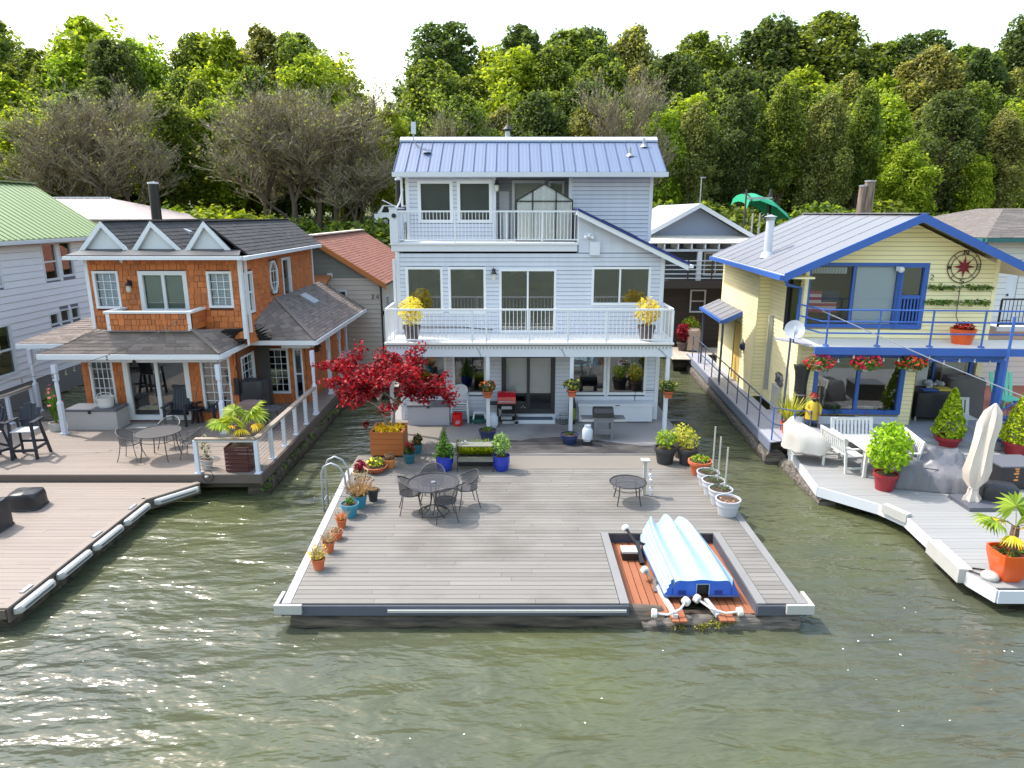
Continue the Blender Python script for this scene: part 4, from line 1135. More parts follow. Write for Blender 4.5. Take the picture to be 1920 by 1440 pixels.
def bumper(a, e):
    a, e = Vector(a), Vector(e); d = (e - a).normalized(); nrm = Vector((d.y, -d.x, 0))
    pr = [(-.0, -.07), (.09, -.07), (.12, -.04), (.12, .04), (.09, .07), (0, .07)]
    def ring(p, k): return [p + nrm * (o * k) + Vector((0, 0, z * (.6 + .4 * k))) for o, z in pr]
    b = B(); rs = [ring(a, .4), ring(a + d * .06, 1), ring(e - d * .06, 1), ring(e, .4)]
    for rr in rs: b.v += [tuple(p) for p in rr]
    for i in range(3):
        for j in range(6): b.f.append((i * 6 + j, i * 6 + (j + 1) % 6, (i + 1) * 6 + (j + 1) % 6, (i + 1) * 6 + j))
    b.f += [tuple(range(6)), tuple(range(18, 24))]
    o = b.obj('dock_bumper', M_pvc, ld, smooth=30)
    B().bar(a + d * .12 + nrm * .118, e - d * .12 + nrm * .118, .012, .03).obj('bumper_groove', M_fascia, o)
yy0 = c2.y + .02; Lb = (c1.y - c2.y) / 4
for k in range(4): bumper((ex + .02, yy0 + k * Lb + .06, .33), (ex + .02, yy0 + (k + 1) * Lb - .08, .33))
d_ = Vector((c0.x - ex, UF - .12 - c1.y, 0)); bumper(Vector((ex + .02, c1.y, .33)) + d_ * .1, Vector((ex + .02, c1.y, .33)) + d_ * .94)
for yy in (c2.y + .45, c2.y + 2.55, c2.y + 3.9):
    o = ubox('cleat', ld, M_galv, ex - .12, yy, .452, ex - .05, yy + .26, .475)

# ================================================================ white house with green roof (far left)
M_wlap = mat('white_lavender_siding', lin(236, 234, 238), .6, var=.02, noise=(1.3, (1, 1, 3), .03))
M_groof = mat('pale_green_metal_roof', lin(136, 146, 112), .42, noise=(.6, (1, 1, 1), .06))
wh = thing('white_house', 'white lap-sided house with a ribbed green metal roof at the far left', 'house', (-20, 19, .1))
XW = -17.5
with frame(Matrix.Translation((XW, 8.0, 0)) @ RZ(90)):
    d = lambda px, py: gx(px, py, XW).y - 8.0
    zz = lambda px, py: gx(px, py, XW).z
    ww = [(d(73, 456), d(103, 456), zz(85, 528), zz(85, 455)), (d(106, 455), d(132, 455), zz(118, 520), zz(118, 452))]
    ws = [(d(91, 590), d(110, 590), zz(100, 610), zz(100, 585)), (d(111, 585), d(130, 585), zz(118, 605), zz(118, 580)), (d(131, 578), d(148, 578), zz(140, 598), zz(140, 575))]
    wb = [(d(-30, 650), d(26, 650), zz(10, 708), zz(5, 608)), (d(-60, 520), d(4, 520), zz(0, 540), zz(0, 490))]
    ops = inset(ww + ws + wb)
    wall(wh, 0, 21.6, .95, 5.9, 0, ops, mat('white_joint', lin(120, 118, 132), .8), M_wlap, course=.24, proud=.028)
    for a, e, c, dd in ww: window(wh, a, e, c, dd, 0, M_white, M_glass, .08, hung=True, blind=(M_blind, .7))
    for a, e, c, dd in ws: window(wh, a, e, c, dd, 0, M_white, M_glass, .05)
    for a, e, c, dd in wb: window(wh, a, e, c, dd, 0, M_white, M_glass, .09, hung=True)
    ubox('foundation', wh, mat('grey_skirt', lin(126, 124, 122), .8), 0, .0, .1, 21.6, .1, .945)
B().box(-26, 29.6, .3, -17.6, 29.7, 5.9).box(-26, 8, .3, -25.9, 29.6, 5.9).box(-26, 8, 5.8, -17.6, 29.6, 5.88).box(-20.2, 8, .3, -20.1, 29.6, 5.8).obj('shell', M_wlap, wh)
ev0, ev1 = (XW + .4, 7.6, 5.92), (XW + .4, 29.9, 5.92)
rd0, rd1 = (-21.8, 7.6, 8.1), (-21.8, 32.2, 8.1)
rp = B().prism([ev0, ev1, rd1, rd0], (0, 0, .04)).obj('roof', M_groof, wh)
nr = 74
for i in range(nr):
    t = i / (nr - 1); y = 7.7 + t * 22.1; yb = 7.7 + t * 24.4
    B().bar((XW + .41, y, 5.975), (-21.8, yb, 8.155), .06, .035).obj('roof_rib', mat('green_rib', lin(112, 136, 70), .45), rp)
B().prism([rd0, rd1, (-26.2, 32.2, 5.92), (-26.2, 7.6, 5.92)], (0, 0, .04)).obj('rear_roof', M_groof, wh)
B().bar((-21.8, 7.5, 8.18), (-21.8, 32.3, 8.18), .45, .06).obj('ridge_cap', M_groof, wh)
B().box(XW + .33, 7.6, 5.8, XW + .47, 29.95, 5.92).obj('gutter', M_gutter, wh)
B().box(XW - .02, 7.6, 5.8, XW + .328, 29.9, 5.84).obj('soffit', mat('tan_soffit', lin(200, 186, 170), .6), wh)
vp = gx(128, 421, XW - 1.2); B().tube([vp - Vector((0, 0, .1)), vp + Vector((.05, 0, .28))], .05, 8).obj('vent_pipe', M_dark, rp)
# ================================================================ yellow house (right)
RM = Matrix.Translation((8.45, 19.8, 0)) @ RZ(-3.5)
RMI = RM.inverted()
def rl(px, py, y):                       # pixel -> local x, z on the plane local y
    o = RMI @ Vector((0, 0, CAMZ)); d = RMI.to_3x3() @ ray(px, py)
    p = o + d * ((y - o.y) / d.y); return p.x, p.z
def rg(px, py, z):                       # pixel -> local point at height z
    p = RMI @ gz(px, py, z); return p
M_ylap = mat('cream_yellow_siding', lin(246, 234, 186), .6, var=.02, noise=(1.2, (1, 1, 4), .05))
M_yb = mat('cream_backing', lin(150, 134, 92), .7)
M_blue = mat('bright_blue_trim', lin(58, 98, 176), .5, noise=(2, (1, 1, 1), .04))
M_pipe = mat('blue_pipe_paint', lin(60, 100, 178), .4)
M_metr = mat('pale_grey_metal_roof', lin(120, 121, 127), .48, var=.03, noise=(.5, (1, 1, 1), .04))
M_dgrey = mat('light_grey_decking', lin(140, 140, 140), .62, var=.05, noise=(2.2, (.35, 6, 1), .05))
M_walk = mat('grey_walkway', lin(158, 160, 172), .6, var=.03, noise=(1.5, (1, 1, 1), .05))
M_dpipe = mat('dark_slate_pipe', lin(74, 84, 108), .45)
zu = .7
with frame(RM):
    yh = thing('yellow_house', 'cream yellow two-storey floating home with bright blue trim and a compass ornament', 'house', (3, 3, zu))
    xa, za = rl(1517, 492, 0); xb, zb_ = rl(1677, 615, 0); xc, _ = rl(1688, 493, 0); xd, _ = rl(1744, 493, 0)
    up_ = [(xa, xb, zb_, za), (xc, xd, zb_ - .02, za)]
    XE = rl(1870, 520, 0)[0]
    pkx, pkz = rl(1705, 413, 0)
    el = 5.42
    sl_ = (pkz - el) / (pkx + .02)
    clip = lambda z: ((0.02, XE) if z < el else (max(.02, pkx - (pkz - z) / sl_), min(XE, pkx + (pkz - z) / sl_)))
    wall(yh, 0, XE, 3.2, el, 0, inset(up_), M_yb, M_ylap, course=.125, clip=clip, ztop=pkz - .04, gable=[(0, el), (XE, el), (XE, pkz - sl_ * (XE - pkx)), (pkx, pkz)])
    for x in (-.02, XE - .1): ubox('corner_board', yh, M_ylap, x, -.035, .7 if x < 1 else 3.2, x + .11, -.018, el if x < 1 else 5.6)
    # upper windows and door
    w = window(yh, *up_[0], 0, M_blue, M_clearg, .1, cols=2, label='wide blue-framed window pair with a flag in the left pane')
    xm = (xa + xb) / 2
    ubox('shade', w, M_shade, xm + .1, .1, zb_ + .1, xb - .1, .12, za - .12)
    b = B()
    for k in range(12): b.box(xa + .12 + k * .085, .1, za - .32, xa + .19 + k * .085, .12, za - .14)
    b.obj('valance', M_curt, w)
    fg = B(); fr_ = B()
    for k in range(7):
        z0 = zb_ + .42 + k * .09
        (fr_ if k % 2 == 0 else fg).box(xa + .12, .13, z0, xa + (.72 if k > 3 else .95), .14, z0 + .088)
    fr_.obj('flag_red_stripes', mat('flag_red', lin(176, 74, 84), .8), w); fg.obj('flag_white_stripes', mat('flag_white', lin(214, 196, 200), .8), w)
    B().box(xa + .5, .125, zb_ + .72, xa + .98, .128, zb_ + 1.05).obj('flag_canton', mat('flag_blue', lin(60, 62, 84), .8), w)
    dr = window(yh, *up_[1], 0, M_blue, M_glass, .13, name='screen_door', label='blue screen door with vertical slats below')
    for k in range(6):
        x = xc + .17 + k * (xd - xc - .34) / 5
        ubox('door_slat', dr, M_blue, x - .02, .0, zb_ + .12, x + .02, .03, zb_ + .85)
    ubox('door_rail', dr, M_blue, xc + .13, -.01, zb_ + .85, xd - .13, .04, zb_ + .95)
    lx, lz = rl(1686, 505, 0); b = B().ball((lx, -.12, lz), .09, 7).box(lx - .1, -.06, lz - .05, lx - .02, -.02, lz + .08); b.obj('porch_light', M_white, yh)
    nx_, nz_ = rl(1747, 520, 0)
    B().tube([(nx_ - .04, -.025, nz_ + .05), (nx_, -.025, nz_ + .08), (nx_ + .04, -.025, nz_ + .04), (nx_ - .04, -.025, nz_ - .07), (nx_ + .05, -.025, nz_ - .07)], .012, 4).obj('house_number', M_dark, yh)
    # compass rose ornament
    cx_, cz_ = rl(1806, 500, 0); R_ = abs(rl(1837, 500, 0)[0] - cx_)
    M_iron = mat('rusty_iron', lin(74, 40, 34), .6); M_red = mat('dark_red_star', lin(128, 26, 38), .5)
    cm = thing('compass_ornament', 'round iron compass rose with dark red star on the yellow gable', 'ornament', (cx_, -.03, cz_ - R_))
    ring = lambda r: [(cx_ + r * math.cos(t), -.045, cz_ + r * math.sin(t)) for t in np.linspace(0, 2 * math.pi, 41)[:-1]]
    B().tube(ring(R_), .012, 5, closed=True).obj('outer_ring', M_iron, cm); B().tube(ring(R_ * .77), .010, 5, closed=True).obj('inner_ring', M_iron, cm)
    for k in range(8):
        t = math.radians(45 * k); L = R_ * (.72 if k % 2 == 0 else .60); wd = .06
        tip = Vector((cx_ + L * math.cos(t), -.05, cz_ + L * math.sin(t)))
        s1 = Vector((cx_ + .1 * math.cos(t + .5), -.05, cz_ + .1 * math.sin(t + .5))); s2 = Vector((cx_ + .1 * math.cos(t - .5), -.05, cz_ + .1 * math.sin(t - .5)))
        B().add([(cx_, -.08, cz_), s1, tip, s2, (cx_, -.04, cz_)], [(0, 1, 2), (0, 2, 3), (4, 2, 1), (4, 3, 2), (0, 4, 1), (0, 3, 4)]).obj('star_point', M_red, cm)
        if k % 2: B().bar((cx_ + L * math.cos(t), -.045, cz_ + L * math.sin(t)), (cx_ + R_ * math.cos(t), -.045, cz_ + R_ * math.sin(t)), .012).obj('spoke', M_iron, cm)
    S_ = .07
    LET = {'N': [(-1, -1), (-1, 1), (1, -1), (1, 1)], 'S': [(1, .8), (0, 1), (-1, .6), (-.6, .1), (.6, -.1), (1, -.6), (0, -1), (-1, -.8)], 'E': [(1, 1), (-1, 1), (-1, 0), (.6, 0), (-1, 0), (-1, -1), (1, -1)], 'W': [(-1, 1), (-.5, -1), (0, .4), (.5, -1), (1, 1)]}
    for ch, (dx, dz) in dict(N=(0, 1), S=(0, -1), E=(1, 0), W=(-1, 0)).items():
        ox, oz = cx_ + dx * R_ * .885, cz_ + dz * R_ * .885
        b = B()
        for p, q in zip(LET[ch][:-1], LET[ch][1:]): b.bar((ox + p[0] * S_ * .8, -.055, oz + p[1] * S_), (ox + q[0] * S_ * .8, -.055, oz + q[1] * S_), .018, .018, (0, 1, 0))
        b.obj('letter', M_dark, cm)
    # roof
    RY0, RY1 = -.75, 8.2
    rz = lambda x: pkz + .16 - sl_ * abs(x - pkx)
    XRL, XRR = -.85, XE + 1.1
    for s, (x0, x1) in enumerate(((XRL, pkx), (pkx, XRR))):
        rf = B().prism([(x0, RY0, rz(x0) - .03), (x1, RY0, rz(x1) - .03), (x1, RY1, rz(x1) - .03), (x0, RY1, rz(x0) - .03)], (0, 0, .028)).obj('roof', M_ylap, yh)
        n_ = 9
        for k in range(n_):
            a, e = RY0 + (RY1 - RY0) * k / n_, RY0 + (RY1 - RY0) * (k + 1) / n_ - .008
            B().prism([(x0, a, rz(x0)), (x1, a, rz(x1)), (x1, e, rz(x1)), (x0, e, rz(x0))], (0, 0, .015)).obj('roof_panel', M_metr, rf)
            B().bar((x0, e, rz(x0) + .025), (x1, e, rz(x1) + .025), .02, .025).obj('roof_seam', mat('grey_seam', lin(168, 166, 178), .45), rf)
        B().prism([(x0, RY0 - .04, rz(x0) - .2), (x1, RY0 - .04, rz(x1) - .2), (x1, RY0 - .04, rz(x1) + .03), (x0, RY0 - .04, rz(x0) + .03)], (0, .038, 0)).obj('rake_board', M_blue, yh)
    B().bar((pkx, RY0, rz(pkx) + .03), (pkx, RY1, rz(pkx) + .03), .3, .03).obj('ridge_cap', M_metr, yh)
    B().box(XRL - .12, RY0 - .02, rz(XRL) - .16, XRL, RY1, rz(XRL) - .02).obj('gutter', M_blue, yh)
    B().box(XRL + .02, RY0 + .02, rz(XRL) - .12, .0, RY1, rz(XRL) - .07).obj('soffit', M_ylap, yh)
    B().tube([(XRL + .1, RY0 + .1, rz(XRL) - .15), (XRL + .15, RY0 + .15, rz(XRL) - .3), (-.14, -.12, rz(XRL) - .42), (-.14, -.1, 3.3)], .045, 6).obj('downspout', M_blue, yh)
    chx, chz = rl(1441, 455, 3.0)
    cz0 = rz(chx)
    ch = B().lathe([(.24, -.05), (.17, .14)], (chx, 3.0, cz0), 12).cyl((chx, 3.0, cz0), (chx, 3.0, cz0 + 1.15), .13, n=14).obj('chimney', M_gutter, yh, smooth=40)
    B().lathe([(.15, 0), (.15, .08), (.21, .1), (.02, .17)], (chx, 3.0, cz0 + 1.16), 14).obj('chimney_cap', M_galv, ch)
    # left side wall (sunlit) with a jog, side porch
    with frame(T(-.35, 8.2) @ RZ(-90)):      # local x runs toward the camera, -y outward (-x of the house)
        wall(yh, 0, 5.1, zu, 5.33, 0, [(2.3, 3.3, zu, 2.9)], M_yb, M_ylap, course=.125)
        ubox('side_door', yh, mat('yellow_door', lin(222, 186, 96), .6), 2.3, .03, zu, 3.3, .08, 2.9)
        ubox('corner_board', yh, M_ylap, 5.02, -.03, zu, 5.12, -.018, 5.33)
    wall(yh, -.35, .0, zu, 5.33, 3.1, [], M_yb, M_ylap, course=.125)
    with frame(T(0, 3.1) @ RZ(-90)):
        wall(yh, 0, 3.1, zu, 5.4, 0, [(1.7, 2.8, 3.35, 5.1)], M_yb, M_ylap, course=.125)
        window(yh, 1.67, 2.83, 3.3, 5.15, 0, M_bronze, M_glass, .07, blind=(M_shade, 1))
    B().box(-.35, 8.2, zu, XE, 8.3, 5.3).box(XE - .12, .12, 3.2, XE, 8.2, 5.5).box(.1, .12, 3.1, XE - .12, 8.2, 3.2).box(.1, 2.0, 3.2, XE - .12, 2.1, 5.4).obj('shell', M_yb, yh)
    # side porch roof
    pr = [(-1.05, 4.9, 3.02), (-.36, 4.9, 3.35), (-.36, 8.6, 3.35), (-1.05, 8.6, 3.02)]
    B().prism(pr, (0, 0, .05)).obj('side_porch_roof', M_metr, yh)
    for k in range(5): B().bar((-1.06, 5.2 + k * .75, 3.09), (-.37, 5.2 + k * .75, 3.42), .02, .02).obj('roof_seam', mat('grey_seam', lin(130, 128, 140), .45), yh)
    B().prism([(-1.05, 4.86, 2.9), (-.36, 4.86, 3.22), (-.36, 4.86, 3.41), (-1.05, 4.86, 3.08)], (0, .035, 0)).obj('side_porch_fascia', M_blue, yh)
    B().box(-1.15, 4.86, 2.95, -1.055, 8.6, 3.06).obj('gutter', M_blue, yh)
    for y in (5.05, 8.4): ubox('porch_post', yh, M_dpipe, -1.02, y, zu, -.95, y + .07, 2.96)
    ubox('utility_duct', yh, M_galv, .02 - .16, 2.4, zu + .4, .02 - .04, 2.52, 3.6)
    # lower front: windows, posts, recessed door
    lx0, _ = rl(1526, 700, 0); lx1, _ = rl(1697, 700, 0)
    low = [(lx0, lx1, 1.0, 2.86)]
    wall(yh, 0, lx1 + .3, zu, 3.2, 0, inset(low), M_yb, M_ylap, course=.125)
    window(yh, *low[0], 0, M_blue, M_glass, .13, cols=2, label='large blue-framed ground floor window pair')
    rx0, rx1 = lx1 + .3, rl(1822, 700, 1.4)[0]
    B().box(rx0, .12, zu, rx0 + .1, 1.5, 3.1).box(.1, 2.0, zu, XE, 2.1, 3.1).obj('shell', M_yb, yh)
    dd_ = (rx0 + .12, rx1, zu + .02, 2.85)
    window(yh, *dd_, 1.4, M_blue, M_glass, .1, cols=2, name='sliding_door')
    ubox('side_post', yh, M_ylap, rx1 + .05, 1.3, zu, rx1 + .22, 1.5, 3.0)
    # balcony
    BYF2 = -1.25; bz = 3.3
    bx0, bx1 = rl(1530, 645, BYF2)[0], rl(1885, 645, BYF2)[0]
    ubox('balcony_floor', yh, mat('balcony_white', lin(222, 220, 216), .6, noise=(1.3, (1, 1, 1), .03)), bx0 - .02, BYF2 - .05, bz - .06, XE + 3.0, -.02, bz)
    ubox('balcony_edge', yh, M_blue, bx0 - .05, BYF2 - .11, bz - .22, XE + 3.0, BYF2 - .052, bz - .02)
    ubox('balcony_ceiling', yh, M_blue, bx0, BYF2 - .04, bz - .1, XE + 3.0, -.03, bz - .062)
    ubox('beam', yh, M_blue, rl(1700, 665, BYF2)[0], BYF2 + .05, bz - .42, bx1 + .2, BYF2 + .2, bz - .102)
    b = B().prism([(bx0 - .02, BYF2, bz - .055), (bx0, -.02, bz - .055), (bx0 - .75, -.02, bz - .055)], (0, 0, .05)); b.obj('balcony_floor', M_walk, yh)
    for x in (rl(1882, 700, BYF2)[0],): ubox('blue_post', yh, M_blue, x - .1, BYF2 + .05, zu, x + .06, BYF2 + .2, bz - .42)
    xs_ = [rl(px, 640, BYF2)[0] for px in (1549, 1645, 1744, 1841)] + [rl(1841, 640, BYF2)[0] + 1.35]
    pr_ = thing('balcony_railing', 'bright blue three-pipe railing along the yellow house balcony', 'railing', (xs_[1], BYF2, bz))
    for x in xs_: urod('post', pr_, M_pipe, (x, BYF2, bz), (x, BYF2, bz + 1.0), .05); B().lathe([(.09, 0), (.07, .04)], (x, BYF2, bz), 10).obj('post_base', M_pipe, pr_)
    xl_ = rl(1497, 565, -.05)[0]
    for z in (.36, .68, 1.0):
        B().tube([(xl_, -.06, bz + z), (xs_[0] - .15, BYF2, bz + z), (xs_[-1] + .4, BYF2, bz + z), (xs_[-1] + .9, -.4, bz + z)], .024, 6).obj('pipe', M_pipe, pr_)
    urod('post', pr_, M_pipe, (xl_, -.06, bz), (xl_, -.06, bz + 1.0), .05)
    # stair rails at far right
    sr = thing('stair_railing', 'blue stair stringer with pipe handrail at the right end of the yellow house', 'railing', (XE + .4, -1.3, zu))
    xs0 = rl(1893, 650, -1.6)[0]
    B().tube([(xs0, -1.6, .46), (xs0, -1.6, bz + .9)], .035, 6).obj('newel', M_pipe, sr)
    for k in range(3): B().bar((xs0 + .3 + k * .4, -1.5, .75 + k * .45), (xs0 + .3 + k * .4, -.7, .75 + k * .45), .3, .05).obj('tread', M_blue, sr)
    B().tube([(xs0, -1.6, 1.6), (xs0 + 1.2, -1.6, 2.3)], .022, 6).obj('handrail', M_pipe, sr)
    for k in range(4): urod('baluster', sr, M_pipe, (xs0 + .25 + k * .27, -1.6, .6 + k * .3), (xs0 + .25 + k * .27, -1.6, 1.73 + k * .17), .02)
    # house-level deck and walkway
    yd = thing('house_deck', 'grey upper deck and side walkway around the yellow house', 'deck', (3, -.7, .1))
    W0 = rg(1480, 822, zu)
    planks(yd, [(-.3, -1.55), (XE + 3, -1.55), (XE + 3, 1.4), (-.3, 1.4)], zu, M_walk, 'x', .145, .006, seed=14, cuts=(3, 5))
    planks(yd, [(-1.15, -1.9), (-.305, -1.55), (-.305, 10.5), (-1.15, 10.5)], zu - .003, M_walk, 'y', .145, .006, seed=15, cuts=(3, 5))
    ubox('fascia_board', yd, M_dgrey, -.3, -1.585, .47, XE + 3, -1.553, .698)
    ubox('fascia_board', yd, mat('slate_walk_fascia', lin(120, 126, 144), .6), -1.19, -1.9, .42, -1.155, 10.5, .69)
    log('float_log', (-.95, -1.8, .1), (-.95, 10.4, .1), .3, M_logl, yd, 61)
    log('float_log', (-.6, -1.2, .0), (9, -1.2, .0), .3, M_log, yd, 62)
    b = B(); b.box(-1.1, -1.5, .3, -.3, 10.4, .66); b.box(-.2, -1.4, .3, 8.8, 1.3, .66); b.obj('joists', M_log, yd)
    wr = thing('walkway_railing', 'dark slate pipe railing along the side walkway of the yellow house', 'railing', (-1.1, 3, zu))
    for y in np.linspace(-1.75, 9.6, 10): urod('post', wr, M_dpipe if y > -.5 else M_pipe, (-1.1, float(y), zu), (-1.1, float(y), zu + .95), .04)
    for z in (.48, .95): B().tube([(-1.1, 9.6, zu + z), (-1.1, -1.75, zu + z), (-.65, -2.05, zu + z), (-.2, -2.05, zu + z), (-.2, -2.05, zu + .1)] if z > .5 else [(-1.1, 9.6, zu + z), (-1.1, -1.75, zu + z), (-.65, -2.05, zu + z)], .022, 6).obj('rail', M_dpipe, wr)
    urod('post', wr, M_pipe, (-.65, -2.05, .5), (-.65, -2.05, zu + .95), .05)
    # dish
    dx_, dz_ = rl(1490, 618, -.9)
    ds = thing('satellite_dish', 'round grey satellite dish on an arm at the corner of the yellow house', 'satellite dish', (dx_, -.9, dz_ - .9))
    nd = Vector((-.25, -.9, .35)).normalized(); q = nd.to_track_quat('Z', 'Y').to_matrix().to_4x4()
    with frame(T(dx_, -.9, dz_) @ q):
        B().lathe([(.005, -.06), (.14, -.045), (.26, .0), (.27, .01), (.26, .008), (.14, -.03), (.005, -.045)], (0, 0, 0), 24).obj('reflector', mat('dish_grey', lin(186, 188, 198), .5), ds, smooth=50)
        b = B()
        for k, ch_ in enumerate('DIRECTV'): b.box(-.02, -.1 + k * .03, -.012, .03, -.085 + k * .03, -.006)
        b.obj('dish_mark', M_white, ds)
        B().tube([(0, -.2, 0), (0, -.12, .3)], .015, 5).box(-.03, -.15, .28, .03, -.08, .34).obj('feed_arm', M_galv, ds)
    B().tube([(dx_, -.86, dz_ - .05), (dx_ + .1, -.6, dz_ - .4), (dx_ + .3, -.2, dz_ - .5), (dx_ + .35, -.02, dz_ - .5)], .025, 6).tube([(dx_ - .05, -.8, dz_ - .1), (dx_ - .05, -.75, zu)], .03, 6).obj('mast', M_dpipe, ds)
    # overhead cable and string bulbs
    A_, E_ = rl(1542, 583, -1.2), rl(1960, 760, -3.2)
    oc = thing('overhead_cable', 'grey cable slanting down in front of the yellow house', 'cable', (A_[0], -1.2, 3.0))
    B().tube([(A_[0], -1.2, A_[1]), ((A_[0] + E_[0]) / 2, -2.2, (A_[1] + E_[1]) / 2 - .05), (E_[0], -3.2, E_[1])], .014, 5).obj('wire', M_galv, oc)
    st = thing('string_lights', 'white bulbs strung under the blue edge of the yellow house balcony', 'string lights', (1, -1.4, 2.9))
    pts = [(bx0 + (bx1 - bx0) * t, BYF2 - .13, 3.08 - .12 * abs(math.sin(t * 5 * math.pi))) for t in np.linspace(0, 1, 26)]
    B().tube(pts, .007, 4).obj('cord', M_dark, st)
    for k in range(1, 26, 2): p = Vector(pts[k]); B().cyl(p, p - Vector((0, 0, .05)), .015, n=5).ball(p - Vector((0, 0, .08)), .032, 5).obj('bulb', M_pvc, st)
# ---------------------------------------------------------------- lower right deck
rd = thing('swim_deck', 'pale grey plank dock with white bumpers in front of the yellow house', 'dock', (11, 14, 0))
RP = [(gz(1478, 838).x, 18.2), tuple(gz(1535, 912))[:2], tuple(gz(1650, 945))[:2], tuple(gz(1700, 967))[:2], tuple(gz(1818, 1075))[:2], tuple(gz(1872, 1106))[:2], (15.5, 10.65), (15.5, 18.2)]
planks(rd, RP, .45, M_dgrey, 'x', .145, .005, seed=18, cuts=(3, 5))
for a, e in zip(RP[:6], RP[1:7]): strip('fascia_board', a, e, -.035, .2, .445, M_gutter if a[1] > 11 else M_trim, rd)
for k in range(7): log('float_log', (8.9, 11.3 + k * 1.05, .0), (15, 11.3 + k * 1.05, .0), .2, M_log, rd, 70 + k)
log('float_log', (RP[1][0] + .25, 18, .02), (RP[1][0] + .2, 15.3, .02), .2, M_logl, rd, 80)
def soft_box(name, pts, h, m, label, cat, group=None):
    t = thing(name, label, cat, pts[0], group)
    B().prism(pts, (0, 0, h)).obj('pad', m, t); return t
def obox(parent, name, a, e, w, z0, z1, m, off=0):      # box along a->e, to the right-hand side
    a, e = Vector(a), Vector(e); d = (e - a).normalized(); nn = Vector((d.y, -d.x))
    a2, e2 = a + nn * (off + w), e + nn * (off + w); a, e = a + nn * off, e + nn * off
    return B().prism([(a.x, a.y, z0), (e.x, e.y, z0), (e2.x, e2.y, z0), (a2.x, a2.y, z0)], (0, 0, z1 - z0)).obj(name, m, parent)
v3, v4 = Vector(RP[3]), Vector(RP[4])
t = thing('dock_bumper', 'long white vinyl box bumper on the edge of the grey swim deck', 'bumper', (v3.lerp(v4, .6).x, v3.lerp(v4, .6).y, .2))
obox(t, 'cushion', v3.lerp(v4, .50), v3.lerp(v4, .98), -.24, .22, .50, M_pvc, .16); ubox('bracket', t, M_galv, v3.lerp(v4, .7).x + .05, v3.lerp(v4, .7).y - .1, .18, v3.lerp(v4, .7).x + .1, v3.lerp(v4, .7).y + .1, .22)
v2 = Vector(RP[2])
t = thing('dock_bumper', 'short white foam bumper at the bend of the grey swim deck', 'bumper', (v2.lerp(v3, .4).x, v2.lerp(v3, .4).y, .3))
obox(t, 'cushion', v2.lerp(v3, .2), v2.lerp(v3, 1.1), -.16, .32, .52, M_pvc, .1); ubox('bracket', t, M_galv, v2.lerp(v3, .6).x, v2.lerp(v3, .6).y, .26, v2.lerp(v3, .6).x + .06, v2.lerp(v3, .6).y + .06, .32)
p = gz(1862, 1086)
t = thing('dock_buoy', 'round white mooring buoy at the front corner of the grey swim deck', 'buoy', (p.x, p.y, .45))
B().ball((p.x - .05, p.y + .02, .5), .15, 10, .62).obj('float', M_pvc, t, smooth=60); B().tube([(p.x - .15, p.y + .1, .48), (p.x - .3, p.y + .3, .47), (p.x - .12, p.y + .36, .47), (p.x + .05, p.y + .3, .47)], .014, 5).obj('rope', M_dark, t)

# ================================================================ houses behind
# red-roofed beige house
rh = thing('red_roof_house', 'beige lap-sided house with a red shingle roof behind the orange house', 'house', (-8, 33, .5))
YR = 29.0
rx0_, rz0_ = gy(578, 443, YR - .3).x, gy(578, 443, YR - .3).z
rx1_, rz1_ = gy(724, 533, YR - .3).x, gy(724, 533, YR - .3).z
M_red_roof = mat('red_brown_shingle', lin(140, 90, 74), .85, isl=.12, noise=(10, (1, 1, 1), .1))
M_beige = mat('beige_siding', lin(206, 194, 180), .6, var=.02); M_sagew = mat('grey_green_siding', lin(136, 138, 130), .6, var=.02)
roof_plane(rh, (rx1_, YR - .3, rz1_), (rx1_, 39, rz1_), (rx0_, 39, rz0_), (rx0_, YR - .3, rz0_), M_red_roof, seed=33, row=.15, tab=.35)
B().prism([(rx0_, YR - .33, rz0_ - .22), (rx1_, YR - .33, rz1_ - .22), (rx1_, YR - .33, rz1_), (rx0_, YR - .33, rz0_)], (0, .05, 0)).obj('rake_board', mat('orange_brown_fascia', lin(190, 116, 58), .6), rh)
B().bar((rx0_, YR - .3, rz0_ + .03), (rx0_, 39, rz0_ + .03), .35, .06).obj('ridge_cap', mat('pale_ridge', lin(214, 196, 184), .6), rh)
B().prism([(rx0_ - 3.2, YR - .3, rz1_), (rx0_ - 3.2, 39, rz1_), (rx0_, 39, rz0_), (rx0_, YR - .3, rz0_)], (0, 0, .05)).obj('rear_roof', M_red_roof, rh)
xw1 = rx1_ - .35
rs = (rz0_ - rz1_) / (rx1_ - rx0_)
zc_ = gy(640, 521, YR).z
wo_ = [(gy(618, 560, YR).x, gy(652, 560, YR).x, 2.3, gy(630, 543, YR).z)]
wall(rh, rx0_ - 3, xw1, .5, zc_, YR, inset(wo_), mat('beige_joint', lin(130, 120, 110), .8), M_beige, course=.2)
wall(rh, rx0_ - 2, rx0_ - 1.9, zc_, zc_ + .1, YR, [], M_sagew, gable=[(rx0_ - 2.6, zc_), (rx1_ - .1 - (zc_ - rz1_) / rs, zc_), (rx0_, rz0_ - .15)])
for k in range(9):
    z0 = zc_ + k * .2
    xe = rx1_ - (z0 + .2 - rz1_ + .2) / rs
    if xe > rx0_: ubox('siding_board', rh, M_sagew, rx0_ - .2, YR - .02, z0, xe, YR - .002, z0 + .185)
window(rh, *wo_[0], YR, M_white, M_glass, .09, blind=(M_sage, 1))
ubox('wall_vent', rh, M_white, gy(614, 512, YR).x, YR - .08, gy(614, 520, YR).z, gy(624, 512, YR).x, YR - .02, gy(614, 512, YR).z)
ax, az = gy(584, 520, 28.6).x, gy(584, 520, 28.6).z
